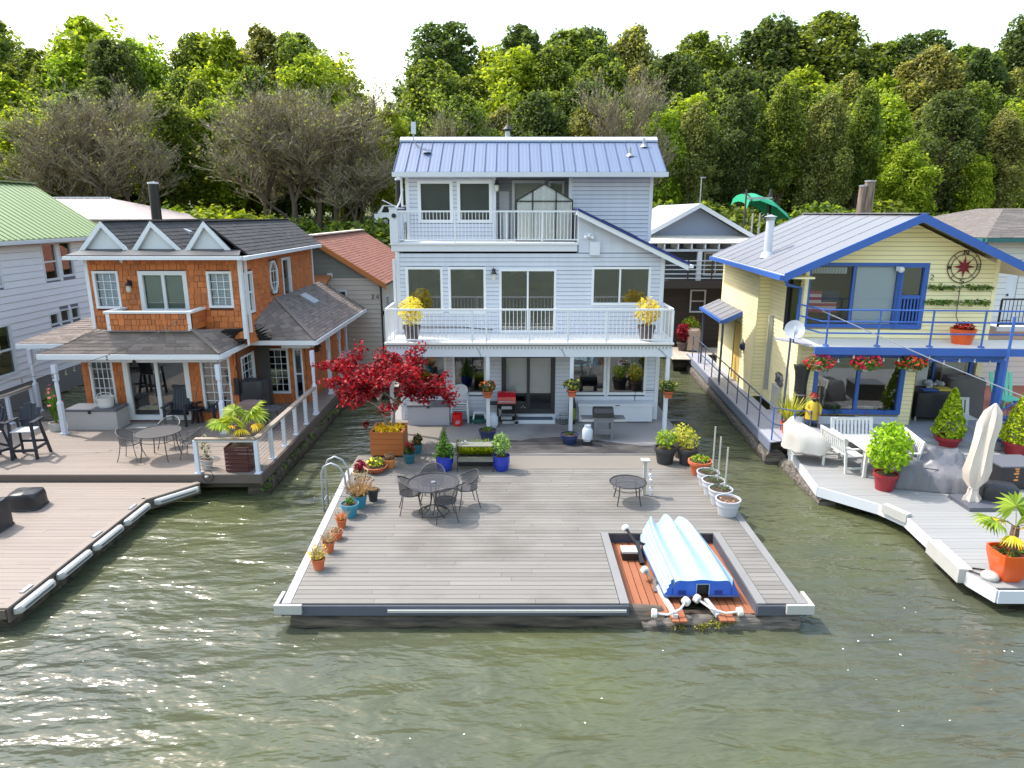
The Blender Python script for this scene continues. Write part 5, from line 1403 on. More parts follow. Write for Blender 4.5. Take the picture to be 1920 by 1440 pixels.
B().prism([(ax - .6, 28.1, az - .5), (ax + .55, 28.1, az - .5), (ax + .75, 28.9, az), (ax - .4, 28.9, az)], (0, 0, .06)).obj('awning', mat('copper_awning', lin(168, 104, 62), .5), rh)
nx, nz2 = gy(704, 556, YR).x, gy(704, 556, YR).z
B().tube([(nx - .16, YR - .03, nz2 + .06), (nx - .1, YR - .03, nz2 + .09), (nx - .06, YR - .03, nz2 + .04), (nx - .16, YR - .03, nz2 - .08), (nx - .05, YR - .03, nz2 - .08)], .014, 4).obj('house_number', M_dark, rh)
B().tube([(nx + .12, YR - .03, nz2 - .09), (nx + .12, YR - .03, nz2 + .09), (nx + .02, YR - .03, nz2 - .03), (nx + .16, YR - .03, nz2 - .03)], .014, 4).obj('house_number', M_dark, rh)
with frame(Matrix.Translation((xw1, YR, 0)) @ RZ(90)):
    wall(rh, .0, 9.5, .5, rz1_ + .1, 0, [(1.3, 2.0, 1.6, 3.3)], M_beige, M_beige, course=.2)
    window(rh, 1.3, 2.0, 1.6, 3.3, 0, M_white, M_glass, .07)
    ubox('downspout', rh, M_bronze, .05, -.08, .6, .13, -.02, rz1_ - .1)
    lantern(rh, .5, -.02, 2.6)
B().box(rx0_ - 3, 38.8, .5, xw1, 38.9, rz1_).box(rx0_ - 3, YR + 2, .5, xw1 - .2, YR + 2.1, 4).obj('shell', M_beige, rh)
vp = gy(661, 497, 31.5); B().cyl(vp - Vector((0, 0, .5)), vp + Vector((0, 0, .15)), .05, n=8).obj('vent_pipe', M_dark, rh)
wd = thing('side_dock', 'weathered plank dock beside the beige house with pots', 'dock', (-6.5, 27.5, .1))
planks(wd, [(-6.2, 25.0), (-4.3, 25.0), (-4.3, 28.9), (-6.2, 28.9)], .5, mat('weathered_planks', lin(170, 160, 146), .8, var=.08), 'y', .2, .01, seed=77)
log('float_log', (-6.1, 25.3, .1), (-4.4, 25.3, .1), .28, M_log, wd, 90)
# beige roof building behind the white house
bh = thing('beige_roof_house', 'low house with a plain pinkish-beige hip roof behind the green roof', 'house', (-24, 42, 2))
A1, A2 = gy(70, 373, 44), gy(206, 373, 44); E1_, E2_ = gy(40, 413, 40), gy(287, 413, 40)
roofb = B().prism([E1_, E2_, A2, A1], (0, 0, .06)).obj('roof', mat('pink_beige_roof', lin(168, 156, 152), .7, noise=(1, (1, 1, 1), .04)), bh)
for k in range(12):
    p, q = E1_.lerp(E2_, k / 11), A1.lerp(A2, k / 11); B().bar(p + Vector((0, 0, .07)), q + Vector((0, 0, .07)), .03, .02).obj('roof_seam', mat('pink_seam', lin(206, 190, 188), .7), roofb)
B().prism([E2_, E2_ + Vector((0, 8, 0)), A2], (0, 0, .05)).obj('hip', roofb.data.materials[0], bh)
B().box(E1_.x + .6, 40.4, .5, E2_.x - .6, 47.4, E1_.z).obj('wall', M_beige, bh)
B().bar(A1 + Vector((0, 0, .09)), A2 + Vector((0, 0, .09)), .3, .06).obj('ridge_cap', M_gutter, bh)
# grey back house with white porch
kh = thing('grey_back_house', 'slate grey gabled house with white roof and porch behind the blue-grey house', 'house', (8.7, 36, .5))
YK = 33.5
pk = gy(1308, 384, YK); er = gy(1408, 443, YK); el_ = Vector((2 * pk.x - er.x, YK, er.z))
M_slate = mat('slate_siding', lin(128, 138, 160), .6, var=.02); M_slated = mat('dark_grey_siding', lin(84, 88, 94), .6, var=.02); M_dbrown = mat('dark_brown_siding', lin(70, 60, 54), .7, var=.05)
ks = (pk.z - er.z) / (er.x - pk.x)
kw = B().prism([(el_.x + .3, YK, er.z - .0), (er.x - .3, YK, er.z - .0), (pk.x, YK, pk.z - .12)], (0, .1, 0)).obj('gable', M_slate, kh)
for k in range(8):
    z0 = er.z + k * .17
    hw = (pk.z - .16 - z0 - .17) / ks
    if hw > .1: B().hexa([(pk.x - hw - .3, YK - .02, z0), (pk.x + hw + .3, YK - .02, z0), (pk.x + hw + .3, YK, z0), (pk.x - hw - .3, YK, z0), (pk.x - hw, YK - .005, z0 + .17), (pk.x + hw, YK - .005, z0 + .17), (pk.x + hw, YK, z0 + .17), (pk.x - hw, YK, z0 + .17)]).obj('siding_board', M_slate, kw)
M_wroof = mat('white_metal_roof', lin(184, 184, 182), .5, noise=(.5, (1, 1, 1), .03))
for e in (el_, er):
    B().prism([(e.x, YK - .5, e.z), (pk.x, YK - .5, pk.z), (pk.x, YK + 9, pk.z), (e.x, YK + 9, e.z)], (0, 0, .06)).obj('roof', M_wroof, kh)
    B().prism([(e.x, YK - .55, e.z - .14), (pk.x, YK - .55, pk.z - .14), (pk.x, YK - .55, pk.z + .07), (e.x, YK - .55, e.z + .07)], (0, .045, 0)).obj('rake_board', M_gutter, kh)
B().prism([(el_.x, YK - 1.6, er.z - .28), (er.x + .2, YK - 1.6, er.z - .28), (er.x + .2, YK - .02, er.z + .0), (el_.x, YK - .02, er.z + .0)], (0, 0, .04)).obj('porch_roof', mat('porch_corrugated', lin(214, 206, 192), .6, noise=(6, (6, .2, 1), .12)), kh)
for k in range(9):
    x = el_.x + .2 + k * (er.x - el_.x) / 8.5
    ubox('rafter_tail', kh, M_white, x, YK - 1.62, er.z - .52, x + .05, YK - .1, er.z - .3)
ubox('porch_beam', kh, M_gutter, el_.x, YK - 1.5, er.z - .64, er.x, YK - 1.38, er.z - .53)
fz = gy(1300, 526, YK - 1.4).z
kops = [(gy(1320, 480, YK).x, gy(1385, 480, YK).x, fz + .1, er.z - .75)]
wall(kh, el_.x + .3, er.x - .2, fz, er.z, YK, inset(kops), mat('slate_joint', lin(50, 52, 58), .8), M_slated, course=.17)
window(kh, *kops[0], YK, M_white, M_glass, .08, cols=3, blind=(M_blind, .6), name='patio_door')
for px in (1231, 1312): x = gy(px, 480, YK - 1.44).x; ubox('porch_post', kh, M_white, x - .1, YK - 1.5, fz - .2, x + .1, YK - 1.32, er.z - .64)
ubox('balcony_floor', kh, M_dbrown, el_.x, YK - 1.6, fz - .35, er.x + .2, YK, fz)
ubox('lower_wall', kh, M_dbrown, el_.x, YK - .6, .5, er.x, YK - .5, fz - .36)
for k in range(10): ubox('siding_board', kh, M_dbrown, el_.x, YK - .625, .6 + k * .24, er.x, YK - .602, .82 + k * .24)
lwz = gy(1305, 582, YK - .62)
window(kh, lwz.x - .33, lwz.x + .42, lwz.z - .1, gy(1305, 543, YK - .62).z, YK - .63, M_white, M_glass, .07, hung=True, blind=(M_sage, .5))
xx = gy(1245, 500, YK - 1.5).x; x1 = er.x
for k in range(5):
    z = fz + .12 + k * .2; B().bar((xx, YK - 1.55, z), (x1, YK - 1.55, z), .03, .04).obj('railing_bar', M_white, kh)
for k in range(5): x = xx + (x1 - xx) * k / 4; ubox('railing_post', kh, M_dbrown, x - .03, YK - 1.6, fz, x + .03, YK - 1.58, fz + .95)
B().box(el_.x + .3, YK + 8.6, .5, er.x - .3, YK + 8.7, er.z).box(er.x - .4, YK, .5, er.x - .3, YK + 8.6, er.z).box(el_.x + .3, YK + 2.5, .5, er.x - .3, YK + 2.6, er.z).obj('shell', M_slated, kh)
B().cyl((pk.x, YK - .4, pk.z), (pk.x, YK - .4, pk.z + 1.25), .025, n=6).box(pk.x - .05, YK - .42, pk.z + 1.2, pk.x + .2, YK - .39, pk.z + 1.25).obj('weather_mast', M_galv, kh)
# green slide canopy
gc = thing('boat_canopy', 'curved green canopy on pale poles behind the yellow roof', 'canopy', gy(1430, 470, 40))
pts = [gy(1400, 392, 40), gy(1405, 378, 40), gy(1425, 376, 40), gy(1455, 388, 40), gy(1478, 408, 40), gy(1488, 425, 40)]
M_green = mat('green_canvas', lin(30, 150, 112), .6, noise=(1, (1, 1, 1), .04))
b = B()
for p, q in zip(pts[:-1], pts[1:]):
    for k in range(6):
        f0, f1 = math.pi * k / 6, math.pi * (k + 1) / 6
        o = lambda P, f: P + Vector((0, 1.6 * (1 - math.cos(f)), .45 * math.sin(f)))
        b.add([o(p, f0), o(q, f0), o(q, f1), o(p, f1)], [(0, 1, 2, 3)])
b.obj('canvas', M_green, gc, smooth=60, fix=False)
B().tube([pts[1] + Vector((.12, 1.6 * (1 - math.cos(f)), .47 * math.sin(f))) for f in np.linspace(0, 3.14, 9)], .05, 5).obj('seam', M_dark, gc)
for px, top in ((1400, 355), (1440, 400), (1425, 400), (1412, 400), (1448, 405)): p = gy(px, top, 39.8); B().cyl((p.x, p.y, .2), p, .05, n=6).obj('pole', mat('pale_pole', lin(176, 168, 156), .7) if px > 1400 else M_dbrown, gc)
p, q = gy(1400, 372, 39.8), gy(1448, 371, 39.8); B().bar(p, q, .1, .1).obj('beam', M_galv, gc)
# pilings
for px, tp, bw_, lab, cat in ((1632, 341, .28, 'taller weathered wooden piling rising behind the yellow roof ridge', 'piling'), (1619, 350, .22, 'shorter weathered piling beside a taller one behind the yellow roof', 'piling'), (1444, 370, .12, 'thin black pole with a pointed top behind the white chimney', 'pole'), (287, 345, .22, 'black piling with a white cap behind the orange house', 'piling'), (747, 338, .13, 'black stove flue left of the upper balcony of the blue-grey house', 'flue')):
    Yp = 41 if px > 1000 else (33 if px < 500 else 27.8)
    p = gy(px, tp, Yp)
    t = thing('piling' if bw_ > .15 else 'pole', lab, cat, (p.x, Yp, 0))
    blk = px in (287, 747, 1444)
    B().tube([(p.x - .1, Yp, -.3), (p.x, Yp, p.z)], [bw_ * 1.1, bw_], 12).obj('shaft', M_dark if blk else mat('piling_wood', lin(150, 132, 118), .85, noise=(3, (3, 3, .3), .1), hue=lin(96, 80, 70)), t, smooth=50)
    B().lathe([(bw_ * 1.1, 0), (bw_ * 1.1, .08), (.02, .1 if px != 1444 else .5)], (p.x, Yp, p.z), 12).obj('cap', M_gutter if px in (287, 747) else (M_dark if blk else M_galv), t)
# right rear house
eh = thing('white_house', 'white house with grey-brown shingle hip roof at the right edge behind the yellow house', 'house', (19, 27, .5))
YE = 24.0
e0, e1 = gy(1850, 446, YE - .5), gy(1990, 468, YE - .5); e1.z = e0.z; 
a0, a1 = gy(1882, 391, 28.5), gy(2000, 392, 28.5)
l0 = gy(1762, 424, 31)
roof_plane(eh, e0, (24, YE - .5, e0.z), (24, 28.5, a0.z), a0, mat('grey_brown_shingle', lin(112, 104, 99), .85, isl=.1, noise=(8, (1, 1, 1), .08)), seed=55, row=.16, tab=.4)
roof_plane(eh, (e0.x, 33.0, e0.z), e0, a0, (a0.x, 30, a0.z), MATS['grey_brown_shingle'], seed=56, row=.16, tab=.4)
B().box(e0.x - .05, YE - .62, e0.z - .14, 24, YE - .5, e0.z - .02).obj('gutter', mat('teal_gutter', lin(44, 104, 104), .5), eh)
B().box(e0.x - .12, YE - .495, e0.z - .14, e0.x - .0, 33, e0.z - .02).obj('gutter', mat('teal_gutter', lin(44, 104, 104), .5), eh)
dz0, dz1 = gy(1885, 602, YE).z, gy(1885, 492, YE).z
eo = [(gy(1884, 540, YE).x, gy(1908, 540, YE).x, dz0, dz1)]
wall(eh, e0.x + .4, 24, .5, e0.z - .03, YE, inset(eo), MATS['white_joint'], mat('white_siding', lin(224, 222, 218), .6, var=.02), course=.2, proud=.02)
ubox('door', eh, M_white, *[eo[0][0] + .03, YE + .02, eo[0][2], eo[0][1] - .03, YE + .06, eo[0][3] - .03])
B().ball((eo[0][0] + .12, YE - .02, (dz0 + dz1) / 2 - .1), .04, 6).obj('door_knob', M_dark, eh)
B().box(e0.x + .4, YE + .12, .5, e0.x + .5, 32, e0.z - .04).box(e0.x + .5, 31.9, .5, 24, 32, e0.z - .04).obj('shell', M_wlap, eh)
ubox('balcony_floor', eh, M_gutter, e0.x + .3, YE - 1.3, dz0 - .15, 24, YE - .03, dz0)
railing(eh, (e0.x + .35, YE - 1.25, dz0), (24, YE - 1.25, dz0), .95, M_dark, .13, posts=(0, .2, .4), bal_d=.022)
ubox('lower_deck', eh, mat('brick_red_deck', lin(190, 116, 96), .7, var=.05), e0.x - 1.6, YE - 4.0, .3, 24, YE - .03, .8)
b = B()
xx = gy(1905, 700, YE - 3)
adc = thing('deck_chair', 'mint green plastic lawn chair at the far right behind the blue post', 'chair', (xx.x, YE - 3, .8))
M_mint = mat('mint_plastic', lin(104, 206, 176), .5)
for s in range(5): B().bar((xx.x - .3 + s * .14, YE - 2.6, 1.1), (xx.x - .3 + s * .16, YE - 2.3, 1.95 - .06 * abs(s - 2)), .11, .02, (0, 1, 0)).obj('back_slat', M_mint, adc)
B().box(xx.x - .35, YE - 3.2, 1.06, xx.x + .35, YE - 2.6, 1.1).obj('seat', M_mint, adc)
for s in (-.33, .29):
    for yy in (-3.15, -2.62): ubox('leg', adc, M_mint, xx.x + s, YE + yy, .8, xx.x + s + .05, YE + yy + .05, 1.06)
# ================================================================ plants and pots
L_green = leafmat('leaf_green', lin(46, 74, 26), lin(120, 158, 56), .3)
L_dkgreen = leafmat('leaf_dark_green', lin(26, 46, 22), lin(78, 110, 44), .25)
L_lime = leafmat('leaf_lime', lin(96, 122, 20), lin(170, 190, 54), .35)
L_yel = leafmat('leaf_yellow', lin(180, 160, 30), lin(244, 232, 110), .35)
L_ygr = leafmat('leaf_yellow_green', lin(120, 130, 40), lin(206, 200, 84), .35)
L_red = leafmat('leaf_crimson', lin(84, 6, 26), lin(176, 26, 58), .35)
L_fred = leafmat('petal_red', lin(170, 10, 16), lin(226, 44, 40), .2)
L_fyel = leafmat('petal_yellow', lin(220, 170, 10), lin(250, 224, 60), .2)
L_dry = leafmat('dry_leaf', lin(120, 92, 66), lin(190, 160, 118), .2)
L_forg = leafmat('petal_orange', lin(200, 90, 20), lin(236, 150, 50), .2)
M_twig = mat('twig_brown', lin(120, 100, 84), .8); M_bark = mat('grey_bark', lin(138, 126, 120), .85, noise=(8, (2, 2, .4), .12))
M_terra = mat('terracotta', lin(190, 96, 58), .75, noise=(3, (1, 1, 1), .08), stain=(4, .4, lin(206, 150, 120)))
M_terrao = mat('orange_clay', lin(206, 130, 72), .75, noise=(3, (1, 1, 1), .06))
M_teal = mat('teal_glaze', lin(58, 134, 160), .3, noise=(3, (1, 1, 1), .08), stain=(5, .3, lin(120, 150, 140)))
M_teald = mat('deep_teal_glaze', lin(48, 106, 118), .3, noise=(3, (1, 1, 1), .08))
M_cobalt = mat('cobalt_glaze', lin(28, 52, 168), .2, noise=(3, (1, 1, 1), .05), coat=.4)
M_navyp = mat('navy_plastic', lin(38, 52, 92), .4)
M_gpot = mat('light_grey_pot', lin(180, 181, 188), .5, noise=(3, (1, 1, 1), .03))
M_dpot = mat('charcoal_pot', lin(48, 50, 54), .6, noise=(3, (1, 1, 1), .05))
M_mpot = mat('mid_grey_pot', lin(120, 126, 132), .6, noise=(3, (1, 1, 1), .05))
M_redpot = mat('dark_red_pot', lin(140, 34, 44), .4); M_orpot = mat('vivid_orange_pot', lin(226, 92, 30), .35, coat=.2)
M_brpot = mat('brown_ribbed_pot', lin(86, 74, 72), .6)
seedn = [100]
def ns(): seedn[0] += 1; return seedn[0]
def pot_mesh(par, c, H, rt, rb, m, style='plain', n=20):
    x, y, z = c; b = B(); w = max(.012, rt * .1)
    if style == 'rim': pr = [(rb, 0), (rt * .9, H * .78), (rt, H * .8), (rt, H), (rt - w, H), (rt - w, H * .86), (.01, H * .86)]
    elif style == 'band': pr = [(rb, 0), (rt * .86, H * .6), (rt * .92, H * .62), (rt * .93, H * .9), (rt, H * .92), (rt, H), (rt - w, H), (rt - w, H * .88), (.01, H * .88)]
    elif style == 'belly': pr = [(rb, 0), (rb * 1.25, H * .15), (rt * 1.02, H * .6), (rt, H * .95), (rt * 1.02, H), (rt - w, H), (rt - w, H * .88), (.01, H * .88)]
    elif style == 'bowl': pr = [(rb, 0), (rt * .8, H * .4), (rt, H), (rt - w, H), (rt - w, H * .8), (.01, H * .8)]
    else: pr = [(rb, 0), (rt, H), (rt - w, H), (rt - w, H * .88), (.01, H * .88)]
    o = b.lathe(pr, (x, y, z), n).obj('pot', m, par, smooth=35)
    B().lathe([(.01, H * .88), (rt - w - .004, H * .885), (rt - w - .004, H * .9), (.01, H * .93)], (x, y, z), 12).obj('soil', M_soil, par)
    return o
def blades(c, n, L, spread, seed, width=.01, droop=.5, r0=.03):
    r = np.random.default_rng(seed); out = []
    for _ in range(n):
        a = r.uniform(0, 2 * math.pi); t = r.random() ** .7 * spread; l = L * r.uniform(.6, 1.1)
        d = np.array([math.cos(a), math.sin(a), 0]); s = np.array([-d[1], d[0], 0]) * width * r.uniform(.7, 1.3)
        p = np.array(c) + d * r0 * r.random(); prev = p; k = 3
        for i in range(k):
            f = (i + 1) / k
            q = np.array(c) + d * (r0 + t * l * (f + droop * f * f * .5)) + np.array([0, 0, l * f * (1 - droop * .45 * f * t)])
            w0, w1 = 1 - i / k * .8, 1 - (i + 1) / k * .8
            out.append([prev - s * w0, prev + s * w0, q + s * w1, q - s * w1]); prev = q
    return np.array(out)
def stems(par, c, top, n, r, seed, spread=.15, m=None):
    rr = random.Random(seed); b = B()
    for _ in range(n):
        a = rr.uniform(0, 6.28); e = Vector((c[0] + spread * rr.random() * math.cos(a), c[1] + spread * rr.random() * math.sin(a), top * rr.uniform(.75, 1)))
        md = Vector(c).lerp(e, .5) + Vector((rr.uniform(-.03, .03), rr.uniform(-.03, .03), 0)); b.tube([c, md, e], [r, r * .8, r * .4], 4)
    b.obj('stems', m or M_twig, par)
def potted(label, px, py, H, rt, rb, m, style='rim', z=.452, kind='bush', ph=.4, pr=.25, lf=None, n=260, size=.035, fl=None, group='potted plants along the deck edge', dx=0, dy=0, name='potted_plant', loc=None, fr=.6, smp=None):
    """px, py: pixel at the pot's base centre"""
    c = Vector(loc) if loc is not None else gz(px, py, z)
    t = thing(name, label, 'potted plant', c, group)
    pot_mesh(t, c, H, rt, rb, m, style)
    s = (c.x, c.y, c.z + H * .9); sd = ns()
    if kind == 'bush':
        stems(t, s, s[2] + ph * .6, 6, .008, sd, pr * .5)
        quads('foliage', leaf_quads((s[0], s[1], s[2] + ph * .55), (pr, pr, ph * .5), n, size, sd, shell=.15), lf, t, kind='stuff')
    elif kind == 'grass':
        quads('leaf_blades', blades(s, n, ph, pr / ph, sd, size), lf, t, kind='stuff')
    elif kind == 'conifer':
        B().cyl(s, (s[0], s[1], s[2] + ph * .95), .014, .004, 5).obj('stem', M_twig, t)
        r = np.random.default_rng(sd); A = []
        for k in range(14):
            f = k / 13; A.append(leaf_quads((s[0], s[1], s[2] + ph * (.05 + .92 * f)), (pr * (1 - f) ** .8 + .015,) * 2 + (ph * .055,), int(n / 8 * (1 - f) + 8), size * (1 - .3 * f), sd + k, up=.1))
        quads('foliage', np.concatenate(A), lf, t, kind='stuff')
    elif kind == 'dry':
        quads('dry_stalks', blades(s, n, ph, pr / ph, sd, size * .25, .3, rt * .6), lf, t, kind='stuff')
        quads('dry_leaves', leaf_quads((s[0], s[1], s[2] + ph * .35), (pr, pr, ph * .35), n, size, sd + 1), smp or lf, t, kind='stuff')
    elif kind == 'none': pass
    if fl is not None:
        fm, fn, fs = fl
        A = leaf_quads((s[0], s[1], s[2] + ph * .62), (pr * .95, pr * .95, ph * .5), fn, fs, sd + 5, up=1.0, shell=.5, aspect=.95)
        quads('blossoms', A, fm, t, kind='stuff')
    return t
# --- left edge of the deck, front to back
potted('terracotta pot of straggly yellowing plant at the front-left deck edge', 598, 1066, .22, .13, .09, M_terra, kind='dry', ph=.26, pr=.2, lf=L_dry, n=120, size=.022, smp=L_ygr, fl=(L_fyel, 24, .02))
potted('terracotta pot of wispy dry grass, second from the front-left corner', 617, 1034, .21, .12, .085, M_terra, kind='dry', ph=.24, pr=.17, lf=L_dry, n=110, size=.02, smp=L_dry)
potted('wide-rimmed terracotta pot of low sedum, third from the front-left corner', 632, 1010, .17, .13, .09, M_terra, kind='bush', ph=.1, pr=.11, lf=L_dry, n=160, size=.016)
potted('small terracotta pot with brown seed heads below the teal pot', 641, 988, .18, .11, .08, M_terra, kind='dry', ph=.2, pr=.15, lf=L_dry, n=100, size=.02, smp=L_forg)
potted('teal glazed pot with white rim and a small green plant', 657, 967, .30, .20, .13, M_teal, 'rim', kind='bush', ph=.16, pr=.1, lf=L_green, n=150, size=.025)
potted('blue pot overflowing with dried brown flower heads', 674, 950, .30, .19, .13, M_teal, 'plain', kind='dry', ph=.36, pr=.3, lf=L_dry, n=260, size=.03, smp=L_dry)
potted('small dark grey tapered pot of bare soil behind the blue pots', 700, 938, .28, .135, .09, M_dpot, 'rim', kind='dry', ph=.1, pr=.1, lf=L_dry, n=40, size=.02)
potted('wide grey pot with bare stems near the ladder', 682, 918, .28, .24, .17, M_mpot, 'rim', kind='dry', ph=.3, pr=.14, lf=L_dry, n=24, size=.02)
potted('tan planter with a crimson-leaved plant behind the ladder', 676, 897, .2, .2, .17, mat('tan_planter', lin(196, 172, 140), .7), 'rim', kind='bush', ph=.3, pr=.13, lf=L_red, n=120, size=.05)
potted('low terracotta bowl of yellow pansies beside the cedar planter', 705, 884, .16, .3, .16, M_terra, 'bowl', kind='bush', ph=.2, pr=.24, lf=L_green, n=160, size=.035, fl=(L_fyel, 60, .035))
potted('round orange clay pot with a spiny grey succulent', 731, 876, .24, .165, .11, M_terrao, 'rim', kind='bush', ph=.16, pr=.14, lf=L_dry, n=140, size=.03)
potted('teal pot of red flowers right of the cedar planter', 768, 867, .26, .165, .11, M_teald, 'rim', kind='bush', ph=.3, pr=.14, lf=L_dkgreen, n=130, size=.045, fl=(L_fred, 34, .045))
potted('teal pot with dark foliage half hidden behind the red flowers', 783, 850, .26, .14, .1, M_teald, 'rim', kind='bush', ph=.3, pr=.13, lf=L_dkgreen, n=110, size=.05, fl=(L_fred, 20, .04))
potted('cobalt glazed pot with a cone-shaped dwarf conifer', 834, 881, .40, .22, .15, M_cobalt, 'belly', kind='conifer', ph=.72, pr=.3, lf=L_green, n=620, size=.045)
potted('cobalt glazed pot with a rounded pale green shrub', 940, 881, .40, .22, .15, M_cobalt, 'belly', kind='bush', ph=.62, pr=.25, lf=leafmat('leaf_pale', lin(70, 100, 50), lin(168, 196, 110), .3), n=420, size=.045)
# --- navy tubs at the porch posts
potted('navy ribbed tub with sparse green sprouts behind the plant stand', 914, 824, .3, .26, .17, M_navyp, 'band', kind='bush', ph=.12, pr=.16, lf=L_green, n=50, size=.04, group='navy tubs on the patio')
potted('navy ribbed tub below the second hanging basket post', 1067, 832, .3, .26, .17, M_navyp, 'band', kind='bush', ph=.1, pr=.15, lf=L_dkgreen, n=40, size=.04, group='navy tubs on the patio')
# --- right edge
potted('charcoal tub with a yellow-green bushy shrub at the patio edge', 1246, 867, .42, .29, .2, M_dpot, 'rim', kind='bush', ph=.5, pr=.29, lf=L_lime, n=300, size=.05)
potted('brown pot with an olive shrub between two charcoal tubs', 1277, 856, .4, .24, .17, M_brpot, 'rim', kind='bush', ph=.55, pr=.3, lf=L_ygr, n=260, size=.05)
potted('charcoal tub with a thin brownish shrub by the water', 1288, 869, .42, .27, .19, M_dpot, 'rim', kind='bush', ph=.56, pr=.3, lf=L_ygr, n=220, size=.045)
potted('wide terracotta planter with lime sprouts behind the grey pots', 1311, 888, .36, .30, .19, M_terra, 'rim', kind='bush', ph=.16, pr=.24, lf=L_lime, n=120, size=.045)
gl_ = [(1326, 911, 'light grey pot furthest back in the row of four, with a tall white cane'), (1336, 927, 'light grey pot second from the back of the row, with a white cane'), (1349, 944, 'light grey pot second from the front of the row, with a white cane'), (1363, 964, 'nearest light grey pot of the row of four, holding brown mulch')]
for k, (px, py, lab) in enumerate(gl_):
    t = potted(lab, px, py, .37, .275, .19, M_gpot, 'band', kind='dry' if k < 3 else 'none', ph=.22, pr=.2, lf=L_dkgreen, n=30, size=.025, group='row of light grey pots')
    c = gz(px, py, .452)
    if k < 3: B().cyl((c.x + .1, c.y, c.z + .2), (c.x + .1, c.y + .01, c.z + 1.5 - .08 * k), .018, n=6).obj('cane', M_pvc, t)
    else:
        quads('mulch', leaf_quads((c.x, c.y, c.z + .335), (.22, .22, .015), 90, .03, 7, up=1.5), leafmat('mulch', lin(96, 60, 46), lin(176, 122, 96), .0), t, kind='stuff')

# ---------------------------------------------------------------- cedar planter with red maple
c = gz(726, 858, .44); c.x += .0
pb = thing('maple_planter', 'square cedar planter box with a crimson-leaved maple and yellow flowers', 'potted tree', (c.x, c.y + .45, .44))
x0, x1, y0_, y1_ = c.x - .44, c.x + .44, c.y, c.y + .88
for k in range(4):
    z0 = .50 + k * .155; e = .02 * k / 3
    ubox('box_board', pb, M_cedarbox, x0, y0_, z0, x1, y0_ + .035, z0 + .148); ubox('box_board', pb, M_cedarbox, x0, y1_ - .035, z0, x1, y1_, z0 + .148)
    ubox('box_board', pb, M_cedarbox, x0, y0_ + .037, z0, x0 + .035, y1_ - .037, z0 + .148); ubox('box_board', pb, M_cedarbox, x1 - .035, y0_ + .037, z0, x1, y1_ - .037, z0 + .148)
for xx, yy in ((x0 + .06, y0_ + .06), (x1 - .12, y0_ + .06), (x0 + .06, y1_ - .12), (x1 - .12, y1_ - .12)): ubox('foot', pb, M_dark, xx, yy, .44, xx + .06, yy + .06, .499)
for a in ((x0 - .02, y0_ - .02, x1 + .02, y0_ + .06), (x0 - .02, y1_ - .06, x1 + .02, y1_ + .02), (x0 - .02, y0_ + .062, x0 + .06, y1_ - .062), (x1 - .06, y0_ + .062, x1 + .02, y1_ - .062)): ubox('box_cap', pb, M_cedarbox, a[0], a[1], 1.121, a[2], a[3], 1.15)
ubox('soil', pb, M_soil, x0 + .036, y0_ + .036, .9, x1 - .036, y1_ - .036, 1.09)
quads('yellow_groundcover', leaf_quads(((x0 + x1) / 2, (y0_ + y1_) / 2 - .05, 1.16), (.42, .42, .09), 520, .045, 91, up=1, aspect=.8), L_fyel, pb, kind='stuff')
tc = Vector(((x0 + x1) / 2, (y0_ + y1_) / 2, 1.08))
r_t = random.Random(21); tb_ = B(); tips = []
def grow(p, d, L, rad, lev):
    n = 3; pts = [p]; q = p
    for i in range(n):
        d = (d + Vector((r_t.uniform(-.2, .2), r_t.uniform(-.2, .2), r_t.uniform(-.12, .12)))).normalized(); q = q + d * L / n; pts.append(q)
    tb_.tube(pts, [rad * (1 - .45 * i / n) for i in range(n + 1)], 6 if lev < 2 else 4, caps=False)
    if lev >= 2: tips.extend((pts[1], pts[2], pts[3]))
    if lev == 4: return
    k = 3 if lev in (0, 1, 2) else 2
    for j in range(k):
        a = r_t.uniform(0, 6.28); sp = .75 if lev < 3 else .6
        nd = (d + Vector((math.cos(a) * sp * 1.1, math.sin(a) * sp * .8, r_t.uniform(-.55, .05)))).normalized()
        grow(q if j else pts[2], nd, L * r_t.uniform(.68, .9), rad * .6, lev + 1)
grow(tc, Vector((-.22, 0, 1)), .84, .055, 0); grow(tc + Vector((.08, 0, 0)), Vector((.35, .05, 1)), .82, .05, 0)
tb_.obj('trunk', M_bark, pb, smooth=60)
A = []
for i, p in enumerate(tips):
    A.append(leaf_quads(tuple(p + Vector((0, 0, .03))), (.2, .2, .14), 15, .055, 900 + i, up=.6, aspect=.55))
nodes = list(tips); ex_ = B()
for i in range(95):
    a = r_t.uniform(0, 6.283); f = math.sqrt(r_t.random()); dome = Vector((tc.x - .15 + 1.25 * f * math.cos(a), tc.y + 1.25 * f * math.sin(a), 2.15 + 1.25 * (1 - f * f) * r_t.uniform(.35, 1) - .35 * f * r_t.random()))
    q = min(nodes, key=lambda n_: (n_ - dome).length)
    ex_.tube([q, q.lerp(dome, .5) + Vector((0, 0, .05)), dome], [.012, .009, .005], 4, caps=False); nodes.append(dome)
    A.append(leaf_quads(tuple(dome), (.24, .22, .12), 26, .055, 1900 + i, up=.6, aspect=.55))
ex_.obj('branches', M_bark, pb)
A.append(leaf_quads((x0 - .1, y0_ + .1, 1.34), (.1, .1, .1), 16, .06, 31)); 
0 and print('maple tips', len(tips), [round(f, 2) for f in (min(p.x for p in tips) - tc.x, max(p.x for p in tips) - tc.x, min(p.z for p in tips), max(p.z for p in tips))])
quads('crown', np.concatenate(A), L_red, pb)

